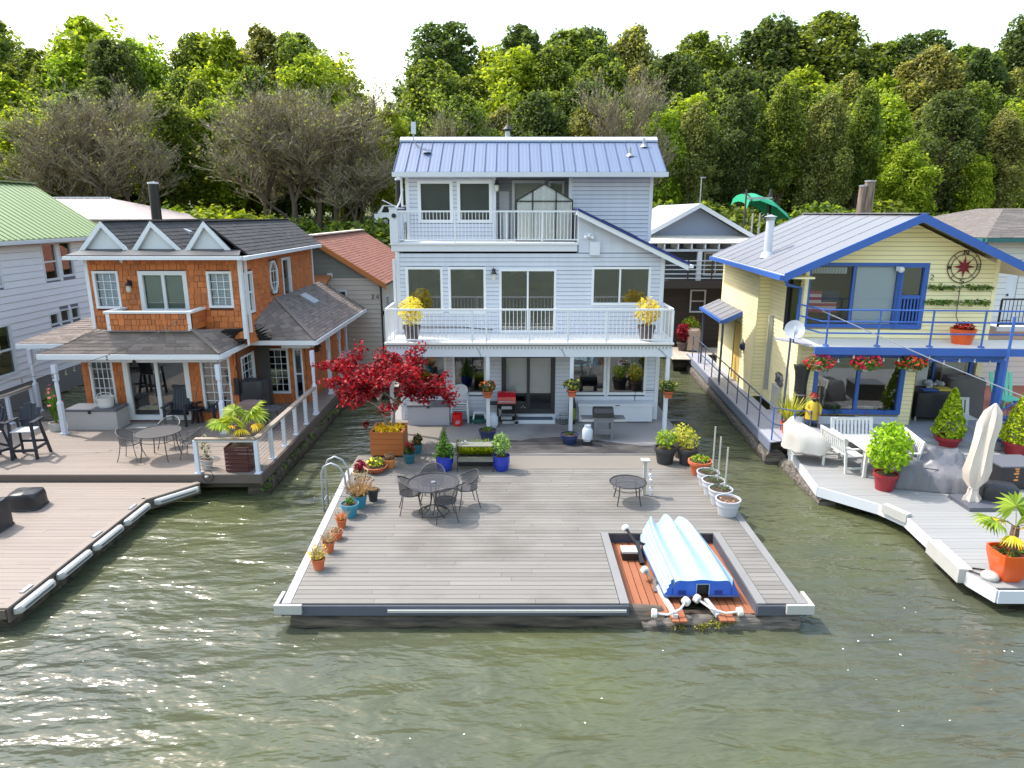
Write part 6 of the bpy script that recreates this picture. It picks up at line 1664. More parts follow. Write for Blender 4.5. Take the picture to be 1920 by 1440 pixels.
# ---------------------------------------------------------------- ladder hoops
p = gz(645, 925); la = thing('dock_ladder', 'grey metal ladder hoops at the left deck edge', 'ladder', (p.x, p.y, .45))
for dy in (0, .45):
    y = p.y + dy; x = XL0 - .18 + (XL1 - XL0) * (y - DF) / (DB - DF)
    B().tube([(x - .12, y, -.2), (x - .12, y, .95), (x - .05, y, 1.12), (x + .12, y, 1.2), (x + .3, y, 1.12), (x + .42, y, .9), (x + .45, y, .452)], .025, 8).obj('rail', M_galv, la, smooth=60)
for z in (-.05, .2): B().cyl((x - .12, p.y, z), (x - .12, p.y + .45, z), .02, n=6).obj('rung', M_galv, la)

# ---------------------------------------------------------------- wrought-iron tables and chairs
M_iron2 = mat('charcoal_iron', lin(52, 52, 56), .5); M_mesh = meshmat('expanded_metal', lin(70, 70, 76), .62); M_mesh2 = meshmat('expanded_metal_light', lin(96, 94, 94), .62)
def mesh_table(label, c, R, h, iron, mesh, ped=True, group=None):
    t = thing('patio_table', label, 'table', c, group); x, y, z = c
    B().lathe([(.02, 0), (R - .01, 0), (R - .01, .004), (.02, .004)], (x, y, z + h - .01), 40).obj('table_top', mesh, t)
    B().tube([(x + R * math.cos(a), y + R * math.sin(a), z + h) for a in np.linspace(0, 2 * math.pi, 41)[:-1]], .014, 6, closed=True).obj('rim', iron, t)
    for k in range(4):
        a = math.pi / 4 + k * math.pi / 2; ca, sa = math.cos(a), math.sin(a)
        if ped: L_ = [(x + .08 * ca, y + .08 * sa, z + h - .02), (x + .07 * ca, y + .07 * sa, z + .35), (x + .12 * ca, y + .12 * sa, z + .15), (x + R * .62 * ca, y + R * .62 * sa, z + .0)]
        else: L_ = [(x + R * .75 * ca, y + R * .75 * sa, z + h - .02), (x + R * .8 * ca, y + R * .8 * sa, z + h * .4), (x + R * .92 * ca, y + R * .92 * sa, z)]
        B().tube(L_, .014, 6).obj('leg', iron, t)
    if ped:
        B().tube([(x + R * .58 * math.cos(a), y + R * .58 * math.sin(a), z + .05) for a in np.linspace(0, 2 * math.pi, 31)[:-1]], .014, 5, closed=True).obj('base_ring', iron, t)
        B().lathe([(.045, 0), (.045, .03), (.02, .03), (.02, 0)], (x, y, z + h - .005), 10).obj('umbrella_hole', M_galv, t)
    else:
        B().tube([(x + R * .8 * math.cos(a), y + R * .8 * math.sin(a), z + h * .72) for a in np.linspace(0, 2 * math.pi, 31)[:-1]], .009, 5, closed=True).obj('brace_ring', iron, t)
    return t
tcn = gz(814, 962)
mesh_table('large round black mesh dining table on the grey deck', tuple(tcn), .56, .72, M_iron2, M_mesh)
def mesh_chair(label, c, rot, iron, mesh, group, name='patio_chair', arms=True):
    with frame(T(*c) @ RZ(rot)):             # faces +y
        t = thing(name, label, 'chair', (0, 0, 0), group)
        B().lathe([(.01, 0), (.22, -.008), (.235, .004), (.22, .0)], (0, 0, .43), 18).obj('seat', mesh, t)
        B().tube([(.235 * math.cos(a), .235 * math.sin(a), .435) for a in np.linspace(0, 2 * math.pi, 25)[:-1]], .011, 5, closed=True).obj('seat_rim', iron, t)
        rim = [(.29 * math.cos(a), .27 * math.sin(a), .64 + .17 * max(0, -math.sin(a)) ** 1.2) for a in np.linspace(math.radians(-190), math.radians(10), 17)]
        B().tube(rim, .013, 6).obj('back_rail', iron, t)
        b = B()
        for k in range(1, 16):
            a = math.radians(-190 + 200 * k / 16); p = rim[k]; q = (.235 * math.cos(a), .235 * math.sin(a), .435); k2 = min(16, k + 1)
            a2 = math.radians(-190 + 200 * k2 / 16); p2 = rim[k2]; q2 = (.235 * math.cos(a2), .235 * math.sin(a2), .435)
            b.add([q, q2, p2, p], [(0, 1, 2, 3)])
        b.obj('backrest', mesh, t, fix=False)
        for sx, sy in ((-1, -1), (1, -1), (-1, 1), (1, 1)): B().tube([(.17 * sx, .16 * sy, .43), (.2 * sx, .2 * sy, .2), (.24 * sx, .25 * sy, 0)], .011, 5).obj('leg', iron, t)
        for sx in (-1, 1): B().tube([(.285 * sx, .05, .65), (.27 * sx, .18, .6), (.2 * sx, .2, .43)], .011, 5).obj('arm', iron, t)
    return t
g_ = 'black mesh chairs at the dining table'
cx2, cy2 = tcn.x, tcn.y
mesh_chair('black mesh chair at the left of the dining table', (cx2 - .52, cy2 + .1, .452), -80, M_iron2, M_mesh, g_)
mesh_chair('black mesh chair at the near side of the dining table', (cx2 + .28, cy2 - .30, .452), 15, M_iron2, M_mesh, g_)
mesh_chair('black mesh chair at the right of the dining table', (cx2 + .70, cy2 + .40, .452), 110, M_iron2, M_mesh, g_)
mesh_chair('black mesh chair tucked behind the dining table', (cx2 - .1, cy2 + .68, .452), 175, M_iron2, M_mesh, g_)
st_c = gz(1176, 940)
mesh_table('small round black mesh side table on the grey deck', tuple(st_c), .41, .48, M_iron2, M_mesh, ped=False)
# white post with a ribbon spinner
p = gz(1207, 928)
wp = thing('deck_post', 'slim white post with a square top plate and hanging silver spinner', 'post', p)
ubox('shaft', wp, M_pvc, p.x - .035, p.y - .035, .452, p.x + .035, p.y + .035, 1.30); ubox('top_plate', wp, M_pvc, p.x - .1, p.y - .1, 1.301, p.x + .1, p.y + .1, 1.33)
b = B(); prev = None
for i in range(13):
    z = 1.15 - i * .055; a = i * 1.1; w = .045
    q = [Vector((p.x + .1 + w * math.cos(a) + .004 * i, p.y - .12 + w * math.sin(a), z)), Vector((p.x + .1 - w * math.cos(a) + .004 * i, p.y - .12 - w * math.sin(a), z))]
    if prev: b.add([prev[0], prev[1], q[1], q[0]], [(0, 1, 2, 3)])
    prev = q
b.obj('spinner', mat('silver_ribbon', lin(214, 218, 224), .3, metal=.5), wp, fix=False)
# plant stand with grass trough
p = gz(858, 885); q = gz(925, 885)
sx0, sx1, sy = p.x, q.x, p.y
sd_ = thing('plant_stand', 'two-shelf black metal garden rack between the cobalt pots', 'rack', (sx0, sy, .45))
for x in (sx0, sx1):
    for y in (sy, sy + .38): urod('leg', sd_, M_dark, (x, y, .452), (x, y, 1.17), .02)
for z in (.72, 1.13):
    B().box(sx0, sy, z, sx1, sy + .38, z + .006).obj('shelf', meshmat('rack_mesh', lin(150, 150, 140), .55), sd_)
    B().tube([(sx0, sy, z), (sx1, sy, z), (sx1, sy + .38, z), (sx0, sy + .38, z)], .011, 5, closed=True).obj('shelf_rim', M_dark, sd_)
B().tube([(sx0, sy, 1.16), (sx0 - .02, sy + .08, 1.22), (sx0, sy + .3, 1.22), (sx0, sy + .38, 1.16)], .01, 5).obj('handle', M_dark, sd_)
orn = thing('glass_ornament', 'small clear glass ornament on the left end of the garden rack', 'ornament', (sx0 + .12, sy + .18, 1.137))
B().ball((sx0 + .12, sy + .18, 1.18), .045, 6).ball((sx0 + .2, sy + .2, 1.2), .05, 6).cyl((sx0 + .12, sy + .18, 1.137), (sx0 + .12, sy + .18, 1.15), .03, n=8).obj('glass', glassmat('clear_glass', (.9, .92, .92), .25), orn)
gtr = thing('grass_planter', 'dark trough of bright lime grass behind the garden rack', 'potted plant', (sx0, sy + .5, .45))
ubox('trough', gtr, M_dpot, sx0 - .02, sy + .44, .442, sx1 + .02, sy + .8, .72)
A = [blades((sx0 + .05 + (sx1 - sx0 - .1) * k / 11, sy + .6, .7), 55, .42, .75, 500 + k, .011, .7) for k in range(12)]
quads('grass_blades', np.concatenate(A), L_lime, gtr, kind='stuff')
# ---------------------------------------------------------------- patio things under the porch
M_box = mat('pale_grey_resin', lin(168, 170, 180), .5, noise=(2, (1, 1, 1), .03)); M_lid = mat('dark_grey_lid', lin(96, 98, 106), .5)
db = thing('storage_box', 'pale grey resin deck box with dark lid left of the stacked chairs', 'storage box', gz(803, 796))
a_, e_ = gz(765, 797, .472), gz(843, 797, .472)
ubox('body', db, M_box, a_.x, a_.y, .472, e_.x, a_.y + .62, 1.05); ubox('lid', db, M_lid, a_.x - .02, a_.y - .02, 1.052, e_.x + .02, a_.y + .64, 1.11); ubox('latch', db, M_dark, (a_.x + e_.x) / 2 - .04, a_.y - .035, 1.02, (a_.x + e_.x) / 2 + .04, a_.y - .021, 1.08)
c = gz(862, 794, .472)
M_plw = mat('white_resin', lin(214, 216, 224), .5)
for k in range(4):
    z = .472 + k * .075; yo = c.y + .05 - k * .012
    labk = ['bottom', 'second from bottom', 'third from bottom', 'top'][k]
    t = thing('stacking_chair', f'white plastic stacking chair, {labk} of the stack by the storage box', 'chair', (c.x, yo, z), 'stacked white plastic chairs')
    for sx, sy_ in ((-1, 0), (1, 0), (-1, 1), (1, 1)): B().bar((c.x + sx * .27, yo + sy_ * .42, z), (c.x + sx * .24, yo + .02 + sy_ * .38, z + .42), .05).obj('leg', M_plw, t)
    B().box(c.x - .24, yo, z + .40, c.x + .24, yo + .42, z + .43).obj('seat', M_plw, t)
    bp = [(c.x + .24 * math.cos(a) * (1 if math.sin(a) >= 0 else 1), yo + .44 + .04, z + .70 + .22 * max(0, math.sin(a)) ** .8) for a in np.linspace(0, math.pi, 11)]
    B().prism([(c.x - .24, yo + .42, z + .43), (c.x + .24, yo + .42, z + .43)] + bp, (0, .03, 0)).obj('backrest', M_plw, t)
    for sx in (-1, 1): B().bar((c.x + sx * .26, yo + .02, z + .62), (c.x + sx * .25, yo + .46, z + .66), .05, .025).bar((c.x + sx * .26, yo + .03, z + .42), (c.x + sx * .26, yo + .03, z + .62), .03).obj('arm', M_plw, t)
p = gz(858, 797, .472)
bk = thing('bucket', 'red plastic bucket with a white slanted square mark', 'bucket', p)
B().lathe([(.13, 0), (.155, .34), (.165, .34), (.165, .37), (.15, .37), (.145, .03), (.01, .03)], p, 20).obj('pail', mat('red_plastic', lin(214, 16, 24), .4), bk, smooth=40)
b = B()
for k in range(5):
    u = -.05 + k * .026; b.bar((p.x + u, p.y - .146, .55 + .0), (p.x + u + .035, p.y - .152, .66 + .0), .017, .004, (0, 1, 0))
b.obj('printed_mark', M_pvc, bk)
p = gz(899, 794, .472)
sto = thing('stool', 'white plastic square stool standing in the hose coil', 'stool', p)
B().box(p.x - .19, p.y - .02, .80, p.x + .19, p.y + .36, .83).obj('seat', M_plw, sto)
for sx in (-1, 1):
    for y in (.0, .3): B().bar((p.x + sx * .21, p.y + y - .01, .472), (p.x + sx * .165, p.y + y + .02, .80), .05).obj('leg', M_plw, sto)
ho = thing('garden_hose', 'coiled dark green garden hose around the white stool', 'hose', p)
pts = [(p.x + (.36 + .012 * (k % 3)) * math.cos(k * .42), p.y + .15 + .25 * math.sin(k * .42), .49 + .0022 * k) for k in range(62)]
pts += [(p.x + .25, p.y + .5, .8), (p.x + .32, p.y + .62, 1.15)]
B().tube(pts, .014, 6).obj('coil', mat('hose_green', lin(30, 92, 84), .5), ho, smooth=60)
def gas_tank(label, c, s=1.0):
    t = thing('gas_cylinder', label, 'gas cylinder', c, 'white gas cylinders on the patio')
    B().lathe([(.11 * s, 0), (.11 * s, .03), (.145 * s, .06), (.15 * s, .12), (.15 * s, .3), (.12 * s, .37), (.04 * s, .39)], c, 18).obj('tank', mat('tank_white', lin(196, 202, 214), .4), t, smooth=40)
    B().lathe([(.09 * s, .37), (.09 * s, .46), (.08 * s, .46), (.08 * s, .38)], c, 14).cyl((c[0], c[1], c[2] + .38), (c[0], c[1], c[2] + .45), .03, n=8).obj('collar', MATS['tank_white'], t)
gas_tank('white gas cylinder behind the porch post beside the red grill', tuple(gz(925, 800, .472)))
# red grill
p = gz(950, 797, .472); M_grillr = mat('red_enamel', lin(178, 14, 36), .25, coat=.4)
gr = thing('barbecue', 'red-lidded barbecue grill on a black cart by the sliding door', 'barbecue', p)
gx0, gx1, gy0 = p.x - .3, p.x + .3, p.y
for x in (gx0, gx1 - .05):
    for y in (gy0, gy0 + .42): ubox('leg', gr, M_dark, x, y, .472, x + .05, y + .05, 1.12)
b = B(); prof = [(gy0 - .02, 1.16), (gy0 + .02, 1.36), (gy0 + .14, 1.48), (gy0 + .34, 1.48), (gy0 + .46, 1.36), (gy0 + .5, 1.16)]
b.prism([(gx0 + .02, y, z) for y, z in prof], (.56, 0, 0)); b.obj('lid', M_grillr, gr)
b = B().cyl((gx0 + .06, gy0 - .07, 1.24), (gx1 - .06, gy0 - .07, 1.24), .018, n=8).obj('lid_handle', M_galv, gr)
b = B().hexa([(gx0 + .08, gy0 + .08, .95), (gx1 - .08, gy0 + .08, .95), (gx1 - .08, gy0 + .42, .95), (gx0 + .08, gy0 + .42, .95), (gx0 + .02, gy0 - .02, 1.158), (gx1 - .02, gy0 - .02, 1.158), (gx1 - .02, gy0 + .5, 1.158), (gx0 + .02, gy0 + .5, 1.158)]).obj('firebox', M_dark, gr)
ubox('brand_plate', gr, M_galv, gx0 + .06, gy0 - .012, 1.2, gx0 + .18, gy0 - .0, 1.225)
ubox('control_panel', gr, M_galv, gx0 + .14, gy0 - .03, .99, gx1 - .14, gy0 + .02, 1.08)
ubox('side_shelf', gr, M_dark, gx0 - .28, gy0 + .05, 1.1, gx0 - .002, gy0 + .4, 1.13); ubox('shelf', gr, M_dark, gx0 + .052, gy0 + .02, .60, gx1 - .052, gy0 + .42, .63); ubox('shelf_bin', gr, M_galv, gx0 + .13, gy0 + .06, .631, gx1 - .13, gy0 + .3, .72)
for y in (gy0 - .02, gy0 + .48):
    w = B().cyl((gx1 + .0, y - .02, .56), (gx1 + .0, y + .02, .56), .088, n=18).obj('wheel', M_dark, gr)
    B().lathe([(.085, -.004), (.085, .004), (.06, .004), (.06, -.004)], (0, 0, 0), 18); wr2 = B()
    pts = [(gx1 + .072 * math.cos(a), y - .024, .56 + .072 * math.sin(a)) for a in np.linspace(0, 2 * math.pi, 21)[:-1]]
    wr2.tube(pts, .012, 5, closed=True).obj('rim', M_pvc, w)
for k in range(3): B().cyl((gx1 + .16 + .05 * k, gy0 + .1, 1.02 + .04 * (k % 2)), (gx1 + .16 + .05 * k, gy0 + .06, 1.02 + .04 * (k % 2)), .016, n=8).obj('knob', M_galv, gr)
ubox('side_burner', gr, M_dark, gx1 + .0, gy0 + .08, .95, gx1 + .3, gy0 + .42, 1.13)
# black grill seen from behind
p = gz(1131, 826, .472)
g2 = thing('barbecue', 'grey-backed gas barbecue with fold-out shelves in front of the chest', 'barbecue', p)
M_gb = mat('barbecue_grey', lin(116, 116, 122), .5)
gx0, gx1, gy0 = p.x - .28, p.x + .28, p.y
for x in (gx0, gx1 - .07): ubox('leg', g2, M_gb, x, gy0, .472, x + .07, gy0 + .06, 1.15); ubox('leg', g2, M_gb, x, gy0 + .4, .472, x + .07, gy0 + .46, 1.15)
ubox('back_panel', g2, M_gb, gx0 + .072, gy0 + .01, .66, gx1 - .072, gy0 + .04, .82); ubox('back_panel', g2, M_gb, gx0 + .072, gy0 + .01, 1.0, gx1 - .072, gy0 + .04, 1.16)
ubox('bottom_shelf', g2, M_dark, gx0 + .072, gy0 + .05, .66, gx1 - .072, gy0 + .44, .69)
b = B(); prof = [(gy0 - .03, 1.165), (gy0 - .01, 1.30), (gy0 + .1, 1.40), (gy0 + .36, 1.40), (gy0 + .48, 1.30), (gy0 + .5, 1.165)]
b.prism([(gx0 + .0, y, z) for y, z in prof], (.56, 0, 0)).obj('lid', M_dark, g2)
for s in (-1, 1):
    xa_, xb_ = (gx0 - .36, gx0 - .005) if s < 0 else (gx1 + .005, gx1 + .36)
    ubox('side_shelf', g2, M_pvc, xa_, gy0 + .02, 1.03, xb_, gy0 + .46, 1.10); ubox('shelf_top', g2, M_lid, xa_ + .01, gy0 + .03, 1.101, xb_ - .01, gy0 + .45, 1.108)
gas_tank('white gas cylinder standing left of the grey-backed barbecue', tuple(gz(1101, 826, .58)))
tk = thing('tank_stand', 'small black tray under the gas cylinder by the grey barbecue', 'stand', gz(1106, 832, .472)); q = gz(1101, 826, .58)
ubox('tray', tk, M_dark, q.x - .13, q.y - .13, .472, q.x + .13, q.y + .13, .578)
# long chest
a_, e_ = gz(1085, 792, .472), gz(1222, 792, .472)
lc = thing('deck_chest', 'long pale blue deck chest under the right ground-floor windows', 'chest', a_)
ubox('body', lc, M_trim, a_.x, a_.y, .50, e_.x, a_.y + .68, .98); ubox('lid', lc, M_trim, a_.x - .03, a_.y - .03, .982, e_.x + .03, a_.y + .70, 1.08); ubox('plinth', lc, M_dark, a_.x + .1, a_.y + .05, .472, e_.x - .1, a_.y + .6, .499); ubox('badge', lc, M_dark, (a_.x + e_.x) / 2 - .02, a_.y - .036, 1.02, (a_.x + e_.x) / 2 + .12, a_.y - .031, 1.045)
B().tube([(e_.x - .5, a_.y + .35, 1.08), (e_.x - .5, a_.y + .35, 1.36), (e_.x - .45, a_.y + .35, 1.42), (e_.x + .1, a_.y + .35, 1.42)], .012, 5).obj('bracket', M_dark, lc)
# paddle bag behind the post
p = gz(1072, 796, .472); pbg = thing('paddle_bag', 'black gear bag with yellow stripes leaning behind the porch post', 'bag', p)
B().tube([(p.x, p.y + .1, .472), (p.x + .02, p.y + .18, 1.0), (p.x - .03, p.y + .3, 1.75)], [.12, .13, .03], 10).obj('bag', M_dark, pbg, smooth=60)
for k in range(2): B().tube([(p.x + .02 + .04 * k, p.y - .03, .62), (p.x + .05 + .04 * k, p.y + .0, .82), (p.x + .06 + .03 * k, p.y + .05, .98)], .018, 5).obj('stripe', L_lime, pbg)
bn = thing('wire_basket', 'round black wire basket beside the door step', 'basket', gz(1056, 796, .472)); p = gz(1056, 796, .472)
for z in (.48, .62, .78): B().tube([(p.x + .12 * math.cos(a), p.y + .1 + .12 * math.sin(a), z) for a in np.linspace(0, 6.28, 17)[:-1]], .007, 4, closed=True).obj('hoop', M_dark, bn)
for k in range(8): a = k * .785; urod('wire', bn, M_dark, (p.x + .12 * math.cos(a), p.y + .1 + .12 * math.sin(a), .472), (p.x + .12 * math.cos(a), p.y + .1 + .12 * math.sin(a), .78), .007)
# hanging terracotta pots on porch posts
for k, (x, z, lab, fl) in enumerate(((-.71, 1.62, 'terracotta pot of orange and green flowers on the second porch post', L_forg), (1.75, 1.66, 'terracotta pot of yellow-green plants on the third porch post', L_ygr), (4.56, 1.62, 'terracotta pot of yellow plants on the right corner porch post', L_ygr))):
    yy = YB - .28
    t = potted(lab, 0, 0, .2, .15, .1, M_terra, 'rim', loc=(x, yy, z), kind='bush', ph=.32, pr=.27, lf=L_dkgreen, n=180, size=.045, fl=(fl, 60, .04), group='pots hung on the porch posts')
    B().tube([(x, YB - .07, z + .14), (x, yy + .165, z + .14)], .012, 5).tube([(x + .165 * math.cos(a), yy + .165 * math.sin(a), z + .15) for a in np.linspace(0, 6.28, 17)[:-1]], .008, 4, closed=True).obj('bracket', M_dark, t)
# balcony shrubs
for px, lab in ((773, 'yellow-leaved shrub in a brown pot at the left end of the white balcony'), (1211, 'yellow-leaved shrub in a brown pot at the right end of the white balcony')):
    q = gy(px, 640, YB + .25)
    t = potted(lab, 0, 0, .44, .26, .18, M_brpot, 'rim', loc=(q.x, YB + .25, 3.222), kind='bush', ph=.86, pr=.38, lf=L_yel, n=620, size=.05, group='yellow shrubs on the balcony')
# small greenhouse on upper balcony
q0, q1 = gy(968, 455, 21.45), gy(1072, 455, 21.45)
gho = thing('greenhouse', 'small gabled greenhouse of clear panels on the upper balcony', 'greenhouse', (q0.x, 21.45, 6.0))
M_clear = meshmat('poly_panel', lin(206, 210, 206), .3)
gx0, gx1, gm = q0.x, q1.x, gy(1021, 345, 21.45)
hz_ = gy(968, 376, 21.45).z; pz = gm.z; gy0, gy1 = 21.45, 22.25
for y in (gy0, gy1):
    b = B()
    for a, e in (((gx0, 6.0), (gx0, hz_)), ((gx1, 6.0), (gx1, hz_)), ((gx0, hz_), (gm.x, pz)), ((gm.x, pz), (gx1, hz_)), ((gx0, hz_ - .02), (gx1, hz_ - .02)), ((gx0 + .5, 6.0), (gx0 + .5, hz_ + .3)), ((gx1 - .5, 6.0), (gx1 - .5, hz_ + .3)), ((gx0, 6.03), (gx1, 6.03))): b.bar((a[0], y, a[1]), (e[0], y, e[1]), .035)
    b.obj('frame', M_dark, gho)
    B().prism([(gx0, y, 6.02), (gx1, y, 6.02), (gx1, y, hz_), (gm.x, y, pz), (gx0, y, hz_)], (0, .004, 0)).obj('panel', M_clear, gho)
for x, z in ((gx0, hz_), (gx1, hz_), (gm.x, pz)): B().bar((x, gy0, z), (x, gy1, z), .03).obj('frame', M_dark, gho)
for x in (gx0, gx1):
    B().box(x - .002, gy0, 6.02, x + .002, gy1, hz_).obj('panel', M_clear, gho)
    B().prism([(x, gy0, hz_), (x, gy1, hz_), (gm.x, gy1, pz), (gm.x, gy0, pz)], (0, 0, .004)).obj('roof_panel', M_clear, gho)
# ================================================================ things on the tan deck (left)
M_blk = mat('black_resin', lin(34, 38, 50), .45); M_cover = mat('black_vinyl_cover', lin(44, 44, 48), .42, noise=(3, (1, 1, 1), .06), bump=(3, (1, 1, 1), .5))
def tall_chair(label, c, rot):
    with frame(T(*c) @ RZ(rot)):                 # faces -y
        t = thing('bar_chair', label, 'chair', (0, 0, 0), 'tall black deck chairs')
        for sx in (-1, 1):
            B().bar((sx * .30, -.26, 0), (sx * .26, -.22, .98), .06).obj('leg', M_blk, t); B().bar((sx * .34, .34, 0), (sx * .25, .16, .98), .06).obj('leg', M_blk, t)
            B().bar((sx * .33, -.3, 1.0), (sx * .30, .25, 1.0), .12, .03).obj('arm', M_blk, t); B().bar((sx * .29, -.22, .28), (sx * .31, .28, .28), .05, .06).obj('side_rail', M_blk, t)
        B().bar((-.3, -.24, .24), (.3, -.24, .24), .05, .07).obj('foot_rail', M_blk, t); B().bar((-.32, .28, .35), (.32, .28, .35), .05, .06).obj('rear_rail', M_blk, t)
        for k in range(4): B().box(-.25, -.26 + k * .115, .74, .25, -.155 + k * .115, .765).obj('seat_slat', mat('pale_seat', lin(206, 206, 208), .5), t)
        for k in range(5):
            s = k - 2; h = 1.38 - .035 * s * s
            B().prism([(s * .088 - .04, .2, .76), (s * .088 + .04, .2, .76), (s * .105 + .05, .36, h), (s * .105 - .05, .36, h)], (0, .022, 0)).obj('back_slat', M_blk, t)
        B().bar((-.24, .25, .92), (.24, .25, .92), .03, .07).obj('back_rail', M_blk, t)
zc0 = PZU + .003
c = gz(45, 862, PZU); tall_chair('tall black slatted deck chair with pale seat on the tan deck', (c.x, c.y + .25, zc0), 8)
c = gz(-22, 868, PZU); tall_chair('tall black deck chair cut off by the left picture edge', (c.x, c.y + .2, zc0), -25)
# covered cube and covered grill at left
def covered(label, px, py, w, d, h, z, m=M_cover, name='covered_box', cat='covered furniture', rot=0, seed=1, loc=None, flare=.06):
    c = gz(px, py, z) if loc is None else Vector(loc); r = random.Random(seed)
    with frame(T(c.x, c.y, c.z) @ RZ(rot)):
        t = thing(name, label, cat, (0, 0, 0)); n = 24; b = B(); prof = [(1 + flare, 0), (1.02, h * .3), (1.0, h * .7), (.98, h * .93), (.9, h), (.02, h * 1.01)]
        for i, (k, z_) in enumerate(prof):
            for j in range(n):
                a = 2 * math.pi * j / n; ca, sa = math.cos(a), math.sin(a); q = 1 / (abs(ca) ** 7 + abs(sa) ** 7) ** (1 / 7)
                wob = 1 + r.uniform(-.035, .035) * (i < 4)
                b.v.append((w / 2 * k * q * ca * wob, d / 2 * k * q * sa * wob, z_ + (r.uniform(-.015, .015) * h if 0 < i < 5 else 0)))
        for i in range(len(prof) - 1):
            for j in range(n): b.f.append((i * n + j, i * n + (j + 1) % n, (i + 1) * n + (j + 1) % n, (i + 1) * n + j))
        b.f.append(tuple((len(prof) - 1) * n + j for j in range(n)))
        b.obj('cover', m, t, smooth=50)
        hem = [(w / 2 * (1 + flare) * 1.01 * math.cos(2 * math.pi * j / n) / (abs(math.cos(2 * math.pi * j / n)) ** 7 + abs(math.sin(2 * math.pi * j / n)) ** 7) ** (1 / 7), d / 2 * (1 + flare) * 1.01 * math.sin(2 * math.pi * j / n) / (abs(math.cos(2 * math.pi * j / n)) ** 7 + abs(math.sin(2 * math.pi * j / n)) ** 7) ** (1 / 7), .02) for j in range(n)]
        B().tube(hem, .012, 4, closed=True).obj('hem', m, t)
    return t
covered('black vinyl covered cube on the low tan dock', 54, 950, .62, .5, .38, .452, rot=6, seed=3)
covered('black covered round grill cut off by the left edge of the low tan dock', -14, 992, .56, .56, .62, .452, seed=4)
# patio table and chairs on the tan deck
M_tgrey = mat('grey_iron', lin(88, 86, 86), .5)
c = gz(297, 862, PZU); tcc = (c.x, c.y + .15, zc0)
mesh_table('round grey mesh table on the tan deck of the orange house', tcc, .55, .72, M_tgrey, M_mesh2, ped=False)
g_ = 'grey mesh chairs on the tan deck'
mesh_chair('grey mesh chair left of the round table on the tan deck', (tcc[0] - .72, tcc[1] - .1, zc0), -85, M_tgrey, M_mesh2, g_)
mesh_chair('grey mesh chair right of the round table on the tan deck', (tcc[0] + .82, tcc[1] + .05, zc0), 95, M_tgrey, M_mesh2, g_)
mesh_chair('grey mesh chair behind the round table on the tan deck', (tcc[0] - .15, tcc[1] + .85, zc0), 180, M_tgrey, M_mesh2, g_)
# porch items
a_, e_ = gz(128, 806, PZU), gz(222, 806, PZU)
t = thing('storage_box', 'grey-beige resin deck box with dark lid on the orange house porch', 'storage box', a_)
M_box2 = mat('warm_grey_resin', lin(176, 170, 168), .5)
ubox('body', t, M_box2, a_.x, a_.y, zc0, e_.x, a_.y + .65, PZU + .56); ubox('lid', t, M_lid, a_.x - .02, a_.y - .02, PZU + .562, e_.x + .02, a_.y + .67, PZU + .63); ubox('latch', t, M_dark, (a_.x + e_.x) / 2 - .06, a_.y - .04, PZU + .5, (a_.x + e_.x) / 2 + .02, a_.y - .021, PZU + .6)
t = thing('wicker_basket', 'white woven basket on the lid of the porch storage box', 'basket', (e_.x - .45, a_.y + .32, PZU + .63))
B().lathe([(.2, 0), (.24, .26), (.25, .3), (.23, .3), (.22, .05), (.01, .05)], (e_.x - .45, a_.y + .32, PZU + .632), 18).obj('basket', mat('white_wicker', lin(214, 210, 206), .7, noise=(40, (1, 1, 2), .15)), t, smooth=40)
B().tube([(e_.x - .45 + .24 * math.cos(x), a_.y + .32, PZU + .93 + .14 * math.sin(x)) for x in np.linspace(0, 3.14, 9)], .012, 5).obj('handle', MATS['white_wicker'], t)
potted('white square planter with tall flowering stems at the porch corner', 108, 806, .24, .2, .19, M_pvc, 'plain', z=zc0, kind='grass', ph=1.1, pr=.25, lf=L_green, n=70, size=.012, fl=(leafmat('petal_pink', lin(190, 40, 100), lin(240, 120, 170), .2), 16, .05), group='plants on the tan deck')
c = gz(337, 796, PZU)
def adirondack(label, c, rot, m=M_blk):
    with frame(T(c.x, c.y, zc0) @ RZ(rot)):
        t = thing('porch_chair', label, 'chair', (0, 0, 0), 'dark porch chairs')
        for k in range(6): s = k - 2.5; B().prism([(s * .085 - .038, .22, .36), (s * .085 + .038, .22, .36), (s * .085 + .038, .42, 1.1), (s * .085 - .038, .42, 1.1)], (0, .022, 0)).obj('back_slat', m, t)
        B().bar((-.27, .41, 1.1), (.27, .41, 1.1), .04, .08).obj('top_rail', m, t)
        for k in range(5): B().box(-.26, -.25 + k * .1, .37, .26, -.16 + k * .1, .395).obj('seat_slat', m, t)
        for sx in (-1, 1):
            B().bar((sx * .3, -.26, 0), (sx * .3, -.26, .6), .06).obj('leg', m, t); B().bar((sx * .3, .34, 0), (sx * .3, .28, .6), .06).obj('leg', m, t); B().bar((sx * .31, -.32, .615), (sx * .31, .36, .615), .12, .03).obj('arm', m, t)
adirondack('dark slatted porch chair in front of the patio door', c, 4)
adirondack('dark slatted porch chair half hidden behind the porch post', gz(398, 790, PZU), -14)
t = thing('side_table', 'small round dark table between the two porch chairs', 'table', gz(370, 792, PZU)); c = gz(370, 792, PZU)
B().lathe([(.02, .44), (.24, .44), (.25, .46), (.24, .48), (.02, .48)], (c.x, c.y, zc0), 18).obj('table_top', M_blk, t)
for k in range(3): B().bar((c.x + .18 * math.cos(k * 2.1), c.y + .18 * math.sin(k * 2.1), zc0), (c.x + .1 * math.cos(k * 2.1), c.y + .1 * math.sin(k * 2.1), zc0 + .44), .04).obj('leg', M_blk, t)
t = thing('door_mat', 'pale rectangular mat in front of the patio door', 'mat', gz(265, 800, PZU)); c = gz(265, 800, PZU)
